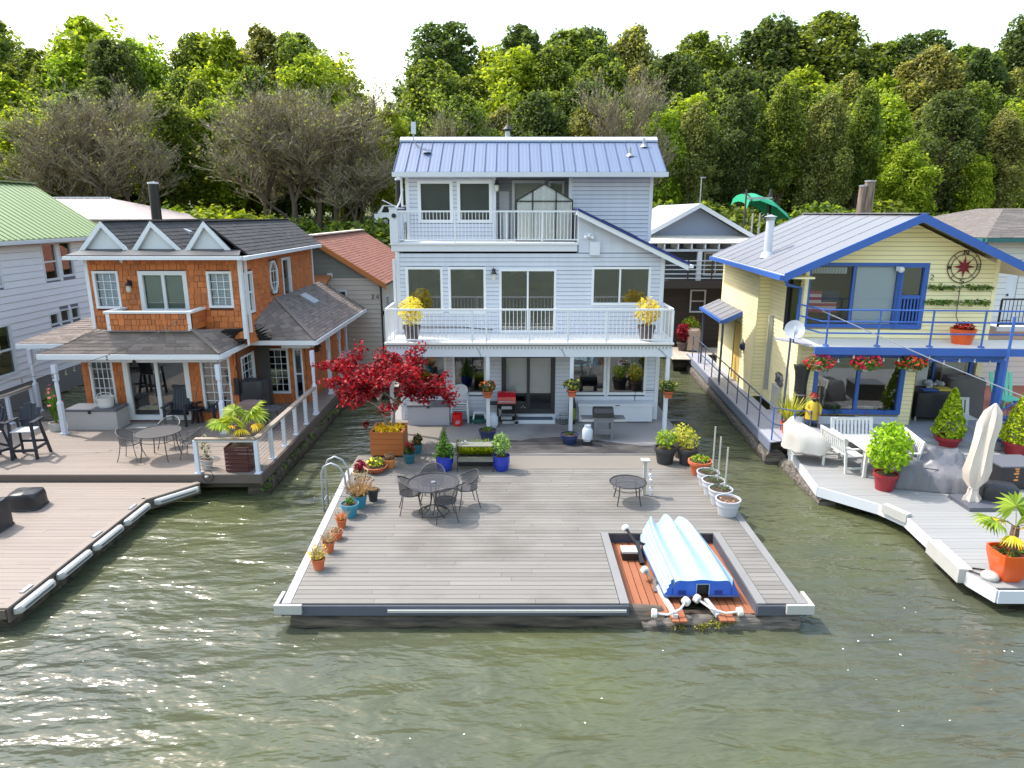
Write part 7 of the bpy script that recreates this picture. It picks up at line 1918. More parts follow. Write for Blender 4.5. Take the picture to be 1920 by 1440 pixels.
ubox('mat', t, mat('pale_mat', lin(176, 170, 164), .9), c.x - .35, c.y - .2, zc0, c.x + .45, c.y + .25, zc0 + .012)
t = thing('planter_stand', 'round metal side table behind the palm', 'table', gz(507, 800, PZU)); c = gz(507, 800, PZU)
B().lathe([(.02, .55), (.36, .55), (.37, .57), (.02, .575)], (c.x, c.y, zc0), 22).obj('table_top', M_mesh2, t)
for k in range(4): B().bar((c.x + .3 * math.cos(k * 1.57 + .6), c.y + .3 * math.sin(k * 1.57 + .6), zc0), (c.x + .22 * math.cos(k * 1.57 + .6), c.y + .22 * math.sin(k * 1.57 + .6), zc0 + .55), .03).obj('leg', M_tgrey, t)
covered('brown fabric sling chair behind the palm', 475, 812, .6, .5, .95, zc0, m=mat('taupe_sling', lin(110, 92, 86), .7), name='sling_chair', cat='chair', seed=8, flare=.02)
covered('black covered barbecue against the wing window', 482, 785, .75, .6, 1.25, zc0, seed=9, name='covered_barbecue', cat='covered barbecue')
covered('black wall-mounted mailbox panel beside the grid window', 0, 0, .16, .08, .5, 0, m=M_dark, name='wall_planter', cat='mailbox', loc=(gx(428, 740, -8.32).x - .04, 20.1, 1.5), seed=2, flare=0)
# palms
def fan_palm(t, c, h, nleaf, L, seed, mg, my, sp=1.0, tr=.09):
    r = random.Random(seed)
    b = B(); n = 7
    b.tube([(c[0], c[1], c[2] + h * i / n) for i in range(n + 1)], [tr * (1.15 - .25 * i / n + .06 * (i % 2)) for i in range(n + 1)], 9)
    b.obj('trunk', mat('palm_trunk', lin(112, 88, 68), .95, noise=(22, (1, 1, 2), .2), bump=(24, (1, 1, 3), 1)), t, smooth=60)
    top = Vector((c[0], c[1], c[2] + h))
    for i in range(nleaf):
        a = i * 2.4 + r.uniform(-.3, .3); el = r.uniform(.15, 1.1) if i < nleaf * .65 else r.uniform(-.3, .08); l = L * r.uniform(.55, .8) * sp * (1 if el > .1 else .7)
        d = Vector((math.cos(a) * math.cos(el), math.sin(a) * math.cos(el), math.sin(el)))
        e = top + d * l
        B().tube([top, top + d * l * .5 + Vector((0, 0, .04)), e], .009, 4).obj('leaf_stem', M_foot if el > 0 else M_twig, t)
        side = d.cross(Vector((0, 0, 1))).normalized(); upv = side.cross(d).normalized()
        A = []; R = L * r.uniform(.45, .6) * (1 if el > .1 else .72); ns_ = 19
        for k in range(ns_):
            th = math.radians(-125 + 250 * k / (ns_ - 1)); dd = (d * math.cos(th) + side * math.sin(th) + Vector((0, 0, -.25 - .2 * abs(th)))).normalized()
            w = upv.cross(dd).normalized() * R * .085; mid = e + dd * R * .55 + upv * .02; tip = e + dd * R * r.uniform(.9, 1.05) + Vector((0, 0, -.06))
            A.append([e, mid - w, tip, mid + w])
        quads('fan_leaf', np.array([[tuple(v) for v in q] for q in A]), mg if el > .1 else my, t)
L_palm = leafmat('palm_green', lin(92, 118, 26), lin(160, 178, 60), .35); L_palmy = leafmat('palm_yellow', lin(196, 160, 20), lin(236, 208, 70), .35)
c = gz(446, 886, PZU); pc = (c.x, c.y + .3, zc0)
t = thing('palm_planter', 'fan palm with yellowing lower leaves in a dark red-brown slatted planter', 'potted palm', pc)
M_brn = mat('red_brown_slat', lin(88, 46, 44), .5, var=.05)
for k in range(6):
    z = zc0 + .02 + k * .105
    for sx in (-1, 1): ubox('box_slat', t, M_brn, pc[0] + sx * .285 - .015, pc[1] - .28, z, pc[0] + sx * .285 + .015, pc[1] + .28, z + .095); ubox('box_slat', t, M_brn, pc[0] - .27, pc[1] + sx * .285 - .015, z, pc[0] + .27, pc[1] + sx * .285 + .015, z + .095)
ubox('soil', t, M_soil, pc[0] - .27, pc[1] - .27, zc0 + .45, pc[0] + .27, pc[1] + .27, zc0 + .6)
fan_palm(t, (pc[0], pc[1], zc0 + .58), .55, 11, .78, 5, L_palm, L_palmy)
potted('white ribbed pot with a scraggly variegated plant behind the cable railing', 389, 878, .26, .17, .11, M_pvc, 'band', z=zc0, kind='bush', ph=.62, pr=.14, lf=leafmat('leaf_variegated', lin(90, 96, 60), lin(200, 200, 170), .2), n=110, size=.035, group='plants on the tan deck')
t = thing('walkway_chair', 'white moulded plastic chair at the back end of the orange house walkway', 'chair', (-6.6, 26.4, .623))
B().box(-6.9, 26.2, 1.0, -6.4, 26.7, 1.03).obj('seat', M_plw, t); B().hexa([(-6.9, 26.66, 1.03), (-6.4, 26.66, 1.03), (-6.4, 26.72, 1.03), (-6.9, 26.72, 1.03), (-6.85, 26.8, 1.5), (-6.45, 26.8, 1.5), (-6.45, 26.85, 1.5), (-6.85, 26.85, 1.5)]).obj('backrest', M_plw, t)
for x in (-6.88, -6.45):
    for y in (26.22, 26.64): ubox('leg', t, M_plw, x, y, .623, x + .05, y + .05, 1.0)
for px, py, lab in ((660, 613, 'dark hanging-style pot on the dock beside the beige house'), (687, 615, 'small brown pot of orange flowers by the beige house door')):
    potted(lab, 0, 0, .3, .2, .14, M_brpot, 'plain', loc=(gz(px, py, .5).x, 28.4, .503), kind='bush', ph=.25, pr=.2, lf=L_dkgreen, n=60, size=.06, fl=(L_forg, 22, .07) if px > 670 else None, group='pots by the beige house')

# ================================================================ things on the pale dock (right)
M_wbench = mat('white_bench_paint', lin(206, 206, 204), .45)
def bench(label, c, rot, L=1.15, z=.452, group='white slatted benches', arms=True, seat_h=.43):
    with frame(T(c[0], c[1], z) @ RZ(rot)):              # faces -y
        t = thing('garden_bench', label, 'bench', (0, 0, 0), group); n = int(L / .1)
        for k in range(4): B().box(-L / 2, -.24 + k * .12, seat_h, L / 2, -.13 + k * .12, seat_h + .022).obj('seat_slat', M_wbench, t)
        for k in range(n): x = -L / 2 + .07 + (L - .14) * k / (n - 1); B().bar((x, .25, seat_h + .04), (x, .34, seat_h + .46), .055, .018, (0, 1, 0)).obj('back_slat', M_wbench, t)
        B().bar((-L / 2, .35, seat_h + .48), (L / 2, .35, seat_h + .48), .035, .07).obj('back_rail', M_wbench, t); B().bar((-L / 2, .25, seat_h + .05), (L / 2, .25, seat_h + .05), .03, .05).obj('lower_rail', M_wbench, t)
        for sx in (-1, 1):
            x = sx * (L / 2 - .03)
            B().bar((x, -.22, 0), (x, -.22, .62 if arms else seat_h), .055).obj('leg', M_wbench, t); B().bar((x, .22, 0), (x, .27, .5), .055).obj('leg', M_wbench, t); B().bar((x, .27, .5), (x, .36, seat_h + .5), .055, .04).obj('back_post', M_wbench, t)
            if arms: B().bar((x, -.27, .635), (x, .31, .635), .07, .03).obj('arm', M_wbench, t)
            B().bar((x, -.2, .12), (x, .22, .12), .03, .05).obj('stretcher', M_wbench, t)
    return t
tb_c = gz(1632, 878)
c = gz(1585, 878); bench('white slatted bench on the left side of the white dining table', (c.x, c.y + .2), 95)
c = gz(1603, 853); bench('white slatted bench behind the white dining table', (c.x, c.y + .05), 0)
c = gz(1694, 892); bench('white double-backed slatted bench on the right of the white dining table', (c.x + .05, c.y + .5), -100, L=1.3)
ct = ((gz(1585, 878).x + gz(1694, 892).x) / 2 - .1, 16.62)
t = thing('patio_table', 'white painted dining table between the white benches', 'table', (*ct, .452))
for k in range(7): B().box(ct[0] - .42 + k * .12, ct[1] - .75, 1.15, ct[0] - .31 + k * .12, ct[1] + .55, 1.175).obj('top_slat', M_wbench, t)
for sx in (-1, 1):
    for sy in (-.62, .42): ubox('leg', t, M_wbench, ct[0] + sx * .34 - .035, ct[1] + sy - .035, .452, ct[0] + sx * .34 + .035, ct[1] + sy + .035, 1.149)
# covered chair
M_sheet = mat('white_sheet', lin(200, 194, 186), .8, noise=(2, (1, 1, 1), .04))
c = gz(1513, 868)
with frame(T(c.x + .05, c.y + .25, .452) @ RZ(-20)):
    t = thing('covered_chair', 'white cloth draped over a chair at the left end of the pale dock', 'covered furniture', (0, 0, 0)); r = random.Random(5); b = B()
    sec = [[(-.55, -.35, .42), (-.3, -.45, .36), (.1, -.45, .32), (.5, -.38, .34), (.62, 0, .36), (.5, .38, .4), (0, .42, .45), (-.5, .4, .5)]]
    lv = [(1.0, 0), (.94, .25), (.8, .48), (.4, .66), (.05, .74)]
    n = 24
    for k, (s, dz) in enumerate(lv):
        for j in range(n):
            a = 2 * math.pi * j / n; x, y = .62 * s * math.cos(a), .45 * s * math.sin(a)
            peak = .0 if k < 2 else -.12 * (k - 1)
            fo = 1 + .07 * math.cos(7 * a + k) * (k < 3)
            b.v.append((x * fo * (1 + r.uniform(-.04, .04)) + peak, y * fo * (1 + r.uniform(-.04, .04)) + .0, .34 + dz + r.uniform(-.03, .03) * (k < 4) - (.1 * math.cos(a) if k else .03 * math.sin(5 * a))))
    for k in range(len(lv) - 1):
        for j in range(n): b.f.append((k * n + j, k * n + (j + 1) % n, (k + 1) * n + (j + 1) % n, (k + 1) * n + j))
    b.f.append(tuple(4 * n + j for j in range(n)))
    b.obj('cloth', M_sheet, t, smooth=70)
    for x, y in ((-.4, -.28), (.42, -.28), (-.4, .28), (.42, .28)): ubox('leg', t, M_wbench, x - .03, y - .03, 0, x + .03, y + .03, .36)
# shrub in red pot
potted('round lime shrub with red flowers in a dark red pot on the pale dock', 1657, 917, .42, .28, .19, M_redpot, 'rim', kind='bush', ph=1.25, pr=.5, lf=leafmat('leaf_bright_lime', lin(96, 140, 16), lin(178, 214, 48), .35), n=1500, size=.055, group='plants on the pale dock', fl=None)
c = gz(1668, 903); quads('x', leaf_quads((c.x + .05, c.y, .95), (.12, .12, .1), 24, .05, 3), L_fred, bpy.data.objects['potted_plant'] if False else None) if False else None
# dwarf conifers
L_con = leafmat('leaf_spruce_lime', lin(104, 134, 10), lin(186, 206, 44), .25)
def cone_tree(label, c, H, R, potm):
    t = thing('potted_conifer', label, 'potted tree', c, 'dwarf conifers in red pots')
    pot_mesh(t, c, .4, .34, .22, potm, 'rim')
    B().cyl((c[0], c[1], c[2] + .3), (c[0], c[1], c[2] + H), .03, .006, 6).obj('trunk', M_twig, t)
    r = np.random.default_rng(ns()); n = 2600; f = r.random(n) ** 1.25; a = r.uniform(0, 2 * math.pi, n)
    rr = R * ((1 - f) ** .8) * (1 + .1 * np.sin(a * 5 + f * 30)) * np.sqrt(r.uniform(.72, 1.0, n)) + .01
    rr *= np.where(f < .07, .75 + f * 3.6, 1)
    pos = np.stack([c[0] + rr * np.cos(a), c[1] + rr * np.sin(a), c[2] + .42 + f * (H - .42)], 1)
    A = leaf_quads((0, 0, 0), (.02, .02, .02), n, .045, ns(), up=.4) + pos[:, None, :]
    quads('foliage', A, L_con, t, kind='stuff')
c = gz(1780, 846); cone_tree('cone-shaped lime conifer in a red pot beside the black island cart', (c.x, c.y + .15, .452), 1.75, .42, M_redpot)
c = gz(1908, 856); cone_tree('cone-shaped lime conifer in a red pot at the right picture edge', (c.x, c.y + .1, .452), 1.75, .45, M_redpot)
# white step platform
a_, e_ = gz(1742, 862), gz(1886, 866)
t = thing('step_platform', 'low white step platform behind the closed parasol', 'platform', a_)
ubox('riser', t, M_gutter, a_.x + .02, a_.y + .03, .452, e_.x - .02, a_.y + .85, .56)
for k in range(6): ubox('tread_board', t, M_dgrey, a_.x, a_.y + k * .15, .561, e_.x, a_.y + k * .15 + .145, .585)
# grey covered fire table
M_gcov = mat('grey_tarp', lin(104, 104, 110), .38, noise=(2, (1, 1, 1), .08), bump=(2.5, (1, 1, 1), .9), hue=None)
c = gz(1765, 925)
with frame(T(c.x + .1, c.y + .75, .452) @ RZ(-16)):
    t = thing('covered_sofa', 'large dark grey tarp over a lounge set in front of the white step', 'covered furniture', (0, 0, 0)); r = random.Random(8); b = B(); nx, ny = 26, 18; Wd, Dp = 1.9, 1.5
    for j in range(ny):
        for i in range(nx):
            u, v = i / (nx - 1) * 2 - 1, j / (ny - 1) * 2 - 1
            m_ = max(abs(u), abs(v)); edge = min(1, (1 - m_) / .16)
            h = .42 + .3 * (v > .1) * min(1, max(0, v - .1) / .3) + .18 * (u < -.3) + .07 * math.sin(u * 5 + v * 3) + .05 * math.sin(u * 11 - v * 7) * math.cos(v * 9)
            z = h * edge ** .45 if edge > 0 else 0
            x, y = u * Wd / 2, v * Dp / 2
            b.v.append((x + r.uniform(-.02, .02), y + r.uniform(-.02, .02), max(.012, z + r.uniform(-.035, .035) * (edge > .3))))
    for j in range(ny - 1):
        for i in range(nx - 1): b.f.append((j * nx + i, j * nx + i + 1, (j + 1) * nx + i + 1, (j + 1) * nx + i))
    b.obj('tarp', M_gcov, t, smooth=65)
    for yy in (-.3, .35): B().tube([(-.9, yy, .46), (0, yy, .42), (.9, yy, .36)], .012, 4).obj('strap', M_dark, t)
covered('black vinyl cover over a low stool right of the parasol base', 1868, 940, .7, .55, .42, .452, seed=21, rot=-20)
# closed parasol
c = gz(1820, 945)
t = thing('closed_parasol', 'closed cream cantilever parasol tied near the bottom on a grey base', 'parasol', (c.x, c.y, .452))
M_cream = mat('cream_canvas', lin(200, 188, 176), .8, noise=(2, (1, 1, 1), .03))
tp = gy(1868, 758, c.y + .25); bx = c.x; by = c.y
with frame(T(bx, by, .452)):
    b = B(); tx, tz = tp.x - bx, tp.z - .452; prof = [(.0, .02, .16), (.05, .1, .18), (.1, .28, .11), (.16, .42, .09), (.24, .6, .2), (.34, .9, .24), (.46, 1.2, .22), (.62, 1.55, .19), (.8, 1.9, .2), (.92, 2.1, .15), (1.0, 2.3, .02)]
    n = 20; r = random.Random(6)
    for k, (f, _, rad) in enumerate(prof):
        for j in range(n):
            a = 2 * math.pi * j / n; q = rad * (1 + .3 * math.cos(a * 6 + k * .45))
            b.v.append((tx * f + q * math.cos(a) - .06 * math.sin(f * 3), .25 * f + q * .7 * math.sin(a), .02 + tz * f))
    for k in range(len(prof) - 1):
        for j in range(n): b.f.append((k * n + j, k * n + (j + 1) % n, (k + 1) * n + (j + 1) % n, (k + 1) * n + j))
    b.f += [tuple(range(n)), tuple((len(prof) - 1) * n + j for j in range(n))]
    b.obj('canopy', M_cream, t, smooth=50)
    B().tube([(tx * .16 + .1 * math.cos(a) - .05 * math.sin(.48) * 1, .04 + .075 * math.sin(a), .02 + tz * .16) for a in np.linspace(0, 6.28, 17)[:-1]], .014, 4, closed=True).obj('tie', M_sheet, t)
    B().prism([(-.3, -.42, 0), (.42, -.42, 0), (.55, -.2, 0), (.55, .35, 0), (-.3, .35, 0)], (0, 0, .09)).obj('base', mat('slate_base', lin(84, 86, 96), .5), t)
    B().cyl((0, 0, .09), (tx * .1, .03, .35), .035, n=8).obj('pole', M_galv, t)
# black cooler with orange mark
a_ = gz(1872, 918)
t = thing('cooler_box', 'black square fire-pit box with an orange flame mark at the right edge', 'box', a_)
ubox('body', t, M_cover, a_.x, a_.y, .452, a_.x + 1.0, a_.y + .8, 1.0); ubox('lid', t, M_lid, a_.x - .02, a_.y - .02, 1.002, a_.x + 1.02, a_.y + .82, 1.04)
b = B()
for k, (u, v, w) in enumerate(((.32, .62, .1), (.36, .7, .05), (.3, .78, .12), (.34, .84, .07), (.31, .9, .1))): b.box(a_.x + u, a_.y - .006, .452 + v - .4, a_.x + u + w, a_.y - .001, .452 + v - .38 + .02)
b.obj('printed_mark', mat('orange_print', lin(230, 150, 80), .6), t)
# palm in orange pot
c = gz(1886, 1083)
t = thing('palm_planter', 'fan palm with red flowers in a glossy orange square pot', 'potted palm', (c.x, c.y, .452))
B().lathe([(.17, 0), (.22, .1), (.30, .42), (.31, .55), (.28, .55), (.27, .46), (.01, .46)], (c.x, c.y, .452), 28, sq=5, rot=.3).obj('pot', M_orpot, t, smooth=40)
B().lathe([(.01, .46), (.26, .47), (.26, .48), (.01, .5)], (c.x, c.y, .452), 16).obj('soil', M_soil, t)
fan_palm(t, (c.x, c.y, .95), .5, 9, .64, 9, L_palm, L_palmy, tr=.07)
quads('underplanting', leaf_quads((c.x, c.y, 1.0), (.29, .29, .06), 90, .04, 77), L_green, t, kind='stuff'); quads('blossoms', leaf_quads((c.x - .02, c.y - .05, 1.03), (.32, .3, .06), 40, .035, 78, up=1), L_fred, t, kind='stuff')
# --- things on the upper grey deck of the yellow house
with frame(RM):
    zz = zu + .003
    def rgp(px, py): return rg(px, py, zu)
    c = rgp(1750, 792)
    t = thing('island_cart', 'black covered bar cart cluttered with bags under the blue balcony', 'cart', (c.x, c.y, zz))
    W_, D_ = .62, .55
    b = B()
    n = 24
    for k, (s, z) in enumerate(((.96, .16), (1.0, .45), (1.0, .8), (.98, .9), (.9, .93), (.02, .935))):
        for j in range(n):
            a = 2 * math.pi * j / n; ca, sa = math.cos(a), math.sin(a); q = 1 / (abs(ca) ** 6 + abs(sa) ** 6) ** (1 / 6)
            b.v.append((c.x + W_ * s * q * ca, c.y + .5 + D_ * s * q * sa, zz + z))
    for k in range(5):
        for j in range(n): b.f.append((k * n + j, k * n + (j + 1) % n, (k + 1) * n + (j + 1) % n, (k + 1) * n + j))
    b.obj('cover', M_cover, t, smooth=45)
    for x in (-.5, .5):
        for y in (.1, .9): B().cyl((c.x + x, c.y + y, zz), (c.x + x, c.y + y, zz + .2), .03, n=8).obj('caster', M_pvc, t)
    tp_ = zz + .94
    for nm, lab, cat, mm, bx in (('cutting_board', 'blue cutting board on the black bar cart', 'board', M_blue, (-.35, .12, .0, .1, .4, .03)), ('towel', 'folded yellow cloth on the black bar cart', 'cloth', mat('yellow_cloth', lin(206, 184, 84), .9), (.12, .15, 0, .5, .5, .06)), ('dish_rack', 'upright white freezer panel behind the black bar cart', 'appliance', M_plw, (-.55, .8, 0, .05, .95, .75)), ('napkin_box', 'small white box on the black bar cart', 'box', M_pvc, (-.12, .4, 0, .04, .5, .1))):
        q = thing(nm, lab, cat, (c.x + bx[0], c.y + bx[1], tp_)); ubox('body', q, mm, c.x + bx[0], c.y + bx[1], tp_ + .0, c.x + bx[3], c.y + bx[4], tp_ + bx[5]); ubox('edge', q, mm, c.x + bx[0] - .008, c.y + bx[1] - .008, tp_, c.x + bx[3] + .008, c.y + bx[4] + .008, tp_ + .008)
    q = thing('plastic_bag', 'crumpled clear plastic bags on the black bar cart', 'bag', (c.x + .1, c.y + .6, tp_)); b = B(); r = random.Random(4)
    for k in range(9): b.ball((c.x + r.uniform(-.05, .45), c.y + r.uniform(.55, .85), tp_ + r.uniform(.06, .16)), r.uniform(.06, .12), 6, .8)
    b.obj('film', mat('bag_film', lin(176, 178, 188), .3, noise=(9, (1, 1, 1), .25), bump=(18, (1, 1, 1), 1)), q, smooth=60)
    c2 = rgp(1835, 800)
    covered('tall taupe covered barbecue between the porch posts of the yellow house', 0, 0, 1.1, .7, 1.25, zz, m=mat('taupe_cover', lin(96, 92, 92), .5, noise=(2, (1, 1, 1), .06), bump=(3, (1, 1, 1), .6)), loc=(c2.x, c2.y + 1.1, zz), seed=33, name='covered_barbecue', cat='covered barbecue', flare=.08)
    c3 = rgp(1812, 815); bench('white slatted chair beside the lime conifer', (c3.x, c3.y + .25), 0, L=.55, z=zz, arms=False)
    t = thing('folded_rack', 'small white folding rack leaning beside the cream post', 'rack', tuple(rgp(1697, 792))); c4 = rgp(1697, 792)
    for dx in (0, .12): B().bar((c4.x + dx, c4.y, zz), (c4.x + .1 + dx * .5, c4.y + .1, zz + .55), .03).obj('rail', M_pvc, t)
    for k in range(5): B().bar((c4.x + .02 * k, c4.y + .02 * k, zz + .1 + k * .1), (c4.x + .12 + .01 * k, c4.y + .02 * k, zz + .1 + k * .1), .02).obj('rung', M_pvc, t)
    # window boxes
    for k, (p0, p1, lab) in enumerate(((1533, 1603, 'left white window planter with green herbs under the blue window'), (1606, 1680, 'right white window planter with green herbs and red blooms'))):
        a_, e_ = rgp(p0, 795), rgp(p1, 795)
        t = thing('window_planter', lab, 'planter', (a_.x, a_.y, zz), 'white planters under the window')
        B().hexa([(a_.x + .02, a_.y + .02, zz), (e_.x - .02, a_.y + .02, zz), (e_.x - .02, a_.y + .28, zz), (a_.x + .02, a_.y + .28, zz), (a_.x, a_.y, zz + .24), (e_.x, a_.y, zz + .24), (e_.x, a_.y + .3, zz + .24), (a_.x, a_.y + .3, zz + .24)]).obj('trough', M_plw, t)
        ubox('soil', t, M_soil, a_.x + .03, a_.y + .03, zz + .241, e_.x - .03, a_.y + .27, zz + .25)
        mx = (a_.x + e_.x) / 2 + (-.1 if k == 0 else .2)
        quads('herbs', leaf_quads((mx, a_.y + .15, zz + .4), (.32, .15, .18), 260, .035, 60 + k), L_dkgreen, t, kind='stuff')
        if k: quads('blossoms', leaf_quads((mx - .5, a_.y + .1, zz + .32), (.2, .1, .06), 16, .04, 66), L_fred, t, kind='stuff')
    # fisherman figurine
    c = rgp(1522, 800)
    t = thing('fisherman_figurine', 'painted fisherman figurine in a yellow raincoat and red-white cap', 'figurine', (c.x, c.y, zz)); x, y = c.x, c.y + .1
    b = B().lathe([(.19, .22), (.20, .3), (.17, .55), (.15, .72), (.10, .78), (.05, .8)], (x, y, zz), 16).tube([(x - .13, y - .02, zz + .7), (x - .2, y - .08, zz + .55), (x - .12, y - .18, zz + .48)], [.06, .055, .05], 8).tube([(x + .13, y - .02, zz + .7), (x + .21, y - .06, zz + .56), (x + .16, y - .16, zz + .42)], [.06, .055, .05], 8)
    b.obj('raincoat', mat('yellow_raincoat', lin(222, 190, 60), .5), t, smooth=50)
    B().ball((x, y - .02, zz + .87), .085, 8, 1.15).ball((x, y - .1, zz + .86), .022, 5).ball((x - .14, y - .2, zz + .47), .04, 6).ball((x + .16, y - .18, zz + .40), .04, 6).obj('head_and_hands', mat('figurine_skin', lin(190, 140, 112), .6), t, smooth=60)
    B().ball((x, y - .075, zz + .80), .06, 7).obj('beard', M_blk, t, smooth=60)
    B().lathe([(.13, 0), (.1, .02), (.095, .06), (.05, .11), (.01, .12)], (x, y - .01, zz + .91), 12).obj('cap', mat('cap_red', lin(196, 60, 60), .6), t)
    for s in (-1, 1): B().tube([(x + s * .08, y, zz + .26), (x + s * .085, y, zz + .08)], [.075, .065], 8).obj('leg', mat('jeans_blue', lin(82, 104, 150), .7), t); B().box(x + s * .085 - .06, y - .14, zz, x + s * .085 + .06, y + .06, zz + .08).obj('boot', M_dpot, t)
    B().tube([(x + .12, y - .24, zz), (x + .1, y - .1, zz + 1.45)], .012, 5).obj('rod', M_twig, t)
    # heater cover, foil heap, chest
    c = rgp(1496, 798)
    t = thing('covered_heater', 'tall black cover over a patio heater at the corner of the yellow house', 'covered furniture', (c.x, c.y, zz)); x, y = c.x + .05, c.y + .25
    B().lathe([(.2, .25), (.19, .6), (.17, 1.2), (.2, 1.55), (.26, 1.78), (.25, 1.8), (.02, 1.82)], (x, y, zz), 12).obj('cover', M_cover, t, smooth=40); B().lathe([(.22, 0), (.22, .26), (.02, .27)], (x, y, zz), 14).obj('base', M_plw, t); B().lathe([(.186, 0), (.188, .03)], (x, y, zz + .9), 14).obj('strap', M_galv, t)
    c = rgp(1452, 768)
    t = thing('utility_chest', 'white utility cabinet against the wall of the yellow house', 'cabinet', (c.x, c.y, zz)); cx0 = max(c.x - .1, -.25)
    ubox('body', t, M_pvc, cx0, 1.0, zz, cx0 + .5, 1.55, zz + .8); ubox('lid', t, M_pvc, cx0 - .02, .98, zz + .801, cx0 + .52, 1.57, zz + .84)
    for k in range(4): ubox('louvre', t, M_galv, cx0 + .05, .99, zz + .15 + k * .14, cx0 + .45, .998, zz + .2 + k * .14)
    t = thing('foil_heap', 'crumpled silver and black tarp heaped on the white cabinet', 'tarp', (cx0 + .25, 1.25, zz + .84)); b = B(); r = random.Random(9)
    for k in range(13): b.ball((cx0 + .25 + r.uniform(-.2, .22), 1.25 + r.uniform(-.2, .2), zz + .84 + r.uniform(.08, .4)), r.uniform(.08, .16), 6, .9)
    b.obj('tarp', mat('silver_tarp', lin(136, 136, 138), .35, noise=(5, (1, 1, 1), .2), hue=lin(30, 30, 32), bump=(9, (1, 1, 1), 1.2), metal=.3), t, smooth=40)
    c = rgp(1475, 812)
    cl = RM @ Vector((c.x, c.y, 0))
    t = potted('orange square pot of spiky yellow-green yucca at the walkway corner', 0, 0, .3, .24, .17, M_orpot, 'plain', loc=(c.x + .05, c.y + .05, zz), kind='grass', ph=.85, pr=.6, lf=L_ygr, n=150, size=.022, group='plants of the yellow house')
    # hanging baskets
    for px, lab in ((1535, 'hanging basket of red geraniums at the left of the blue window'), (1622, 'hanging basket of red geraniums in front of the blue mullion'), (1708, 'hanging basket of red geraniums by the cream post')):
        x, z = rl(px, 690, BYF2 - .05)
        t = thing('hanging_basket', lab, 'hanging basket', (x, BYF2 - .05, z - .1), 'baskets of red geraniums')
        B().lathe([(.06, -.1), (.16, -.04), (.2, .08), (.18, .08), (.01, .06)], (x, BYF2 - .05, z), 14).obj('basket', M_pvc, t)
        for k in range(3): a = k * 2.1; urod('chain', t, M_galv, (x + .18 * math.cos(a), BYF2 - .05 + .18 * math.sin(a), z + .08), (x, BYF2 - .05, 3.1), .006)
        quads('foliage', leaf_quads((x, BYF2 - .05, z + .12), (.42, .34, .2), 420, .05, ns(), shell=.2), L_green, t, kind='stuff'); quads('blossoms', leaf_quads((x, BYF2 - .05, z + .18), (.44, .36, .22), 150, .055, ns(), shell=.6, up=.8), L_fred, t, kind='stuff')
    # balcony pot and espalier
    bx_, bz_ = rl(1804, 620, -.6)
    t = potted('orange square pot of flowers on the yellow house balcony', 0, 0, .42, .34, .24, M_orpot, 'plain', loc=(bx_, -.65, 3.303), kind='bush', ph=.22, pr=.28, lf=L_red, n=90, size=.05, fl=(L_fred, 30, .05), group='plants of the yellow house')
    t = thing('espalier', 'leafy vine trained in two level tiers on the yellow wall', 'climbing plant', (bx_, -.3, 3.72)); y = -.1
    z1_, z2_ = rl(1798, 539, y)[1], rl(1798, 567, y)[1]; xl1, xr1 = rl(1742, 540, y)[0], rl(1858, 540, y)[0]; xm_ = rl(1797, 560, y)[0]
    B().tube([(xm_, -.4, 3.7), (xm_, y - .02, 4.0), (xm_, y, z1_)], .015, 5).tube([(xl1, y, z1_), (xr1, y, z1_)], .01, 5).tube([(xl1, y, z2_), (xr1, y, z2_)], .01, 5).obj('stem', M_twig, t)
    A = []
    for zt_ in (z1_, z2_):
        for k in range(26): A.append(leaf_quads((xl1 + (xr1 - xl1) * k / 25, y, zt_ + .02 * math.sin(k * 2)), (.1, .06, .09), 16 if abs(k - 13) > 2 else 5, .04, ns()))
    quads('foliage', np.concatenate(A), L_green, t, kind='stuff')
    # back-left corner plants and covered grill
    for px, py, ph, pr_, lf, lab in ((1292, 650, 1.1, .5, L_lime, 'large leafy lime shrub in a brown pot at the back of the walkway'), (1272, 640, 2.0, .4, L_green, 'tall narrow green shrub behind the lime shrub on the walkway'), (1335, 632, 1.2, .35, L_yel, 'pale yellow topiary ball behind the side porch post'), (1280, 655, .9, .35, L_red, 'dark red leaved plant at the back corner of the walkway')):
        q = RMI @ gz(px, py, zu); potted(lab, 0, 0, .4, .3, .2, M_brpot, 'rim', loc=(min(q.x, -.6), q.y, zz - .05), kind='bush', ph=ph, pr=pr_, lf=lf, n=420, size=.07, fl=(L_fred, 10, .06) if lf is L_lime else None, group='plants at the back of the walkway')
    bpad = thing('back_float', 'weathered plank float carrying pots behind the yellow house walkway', 'dock', (-1.2, 10.6, 0))
    planks(bpad, [(-2.0, 9.4), (-1.2, 9.4), (-1.2, 12.2), (-2.0, 12.2)], zz - .055, MATS['weathered_planks'], 'y', .2, .01); planks(bpad, [(-1.195, 10.51), (.8, 10.51), (.8, 12.2), (-1.195, 12.2)], zz - .055, MATS['weathered_planks'], 'y', .2, .01)
    log('float_log', (-1.9, 10.2, .2), (.7, 10.8, .2), .3, M_log, bpad, 95)
    q = RMI @ gz(1322, 655, zu)
    covered('tan covered barbecue on the side walkway of the yellow house', 0, 0, .6, .7, .95, zz, m=mat('tan_cover', lin(186, 164, 144), .7, bump=(3, (1, 1, 1), .5)), loc=(-.75, q.y, zz), name='covered_barbecue', cat='covered barbecue', seed=44)
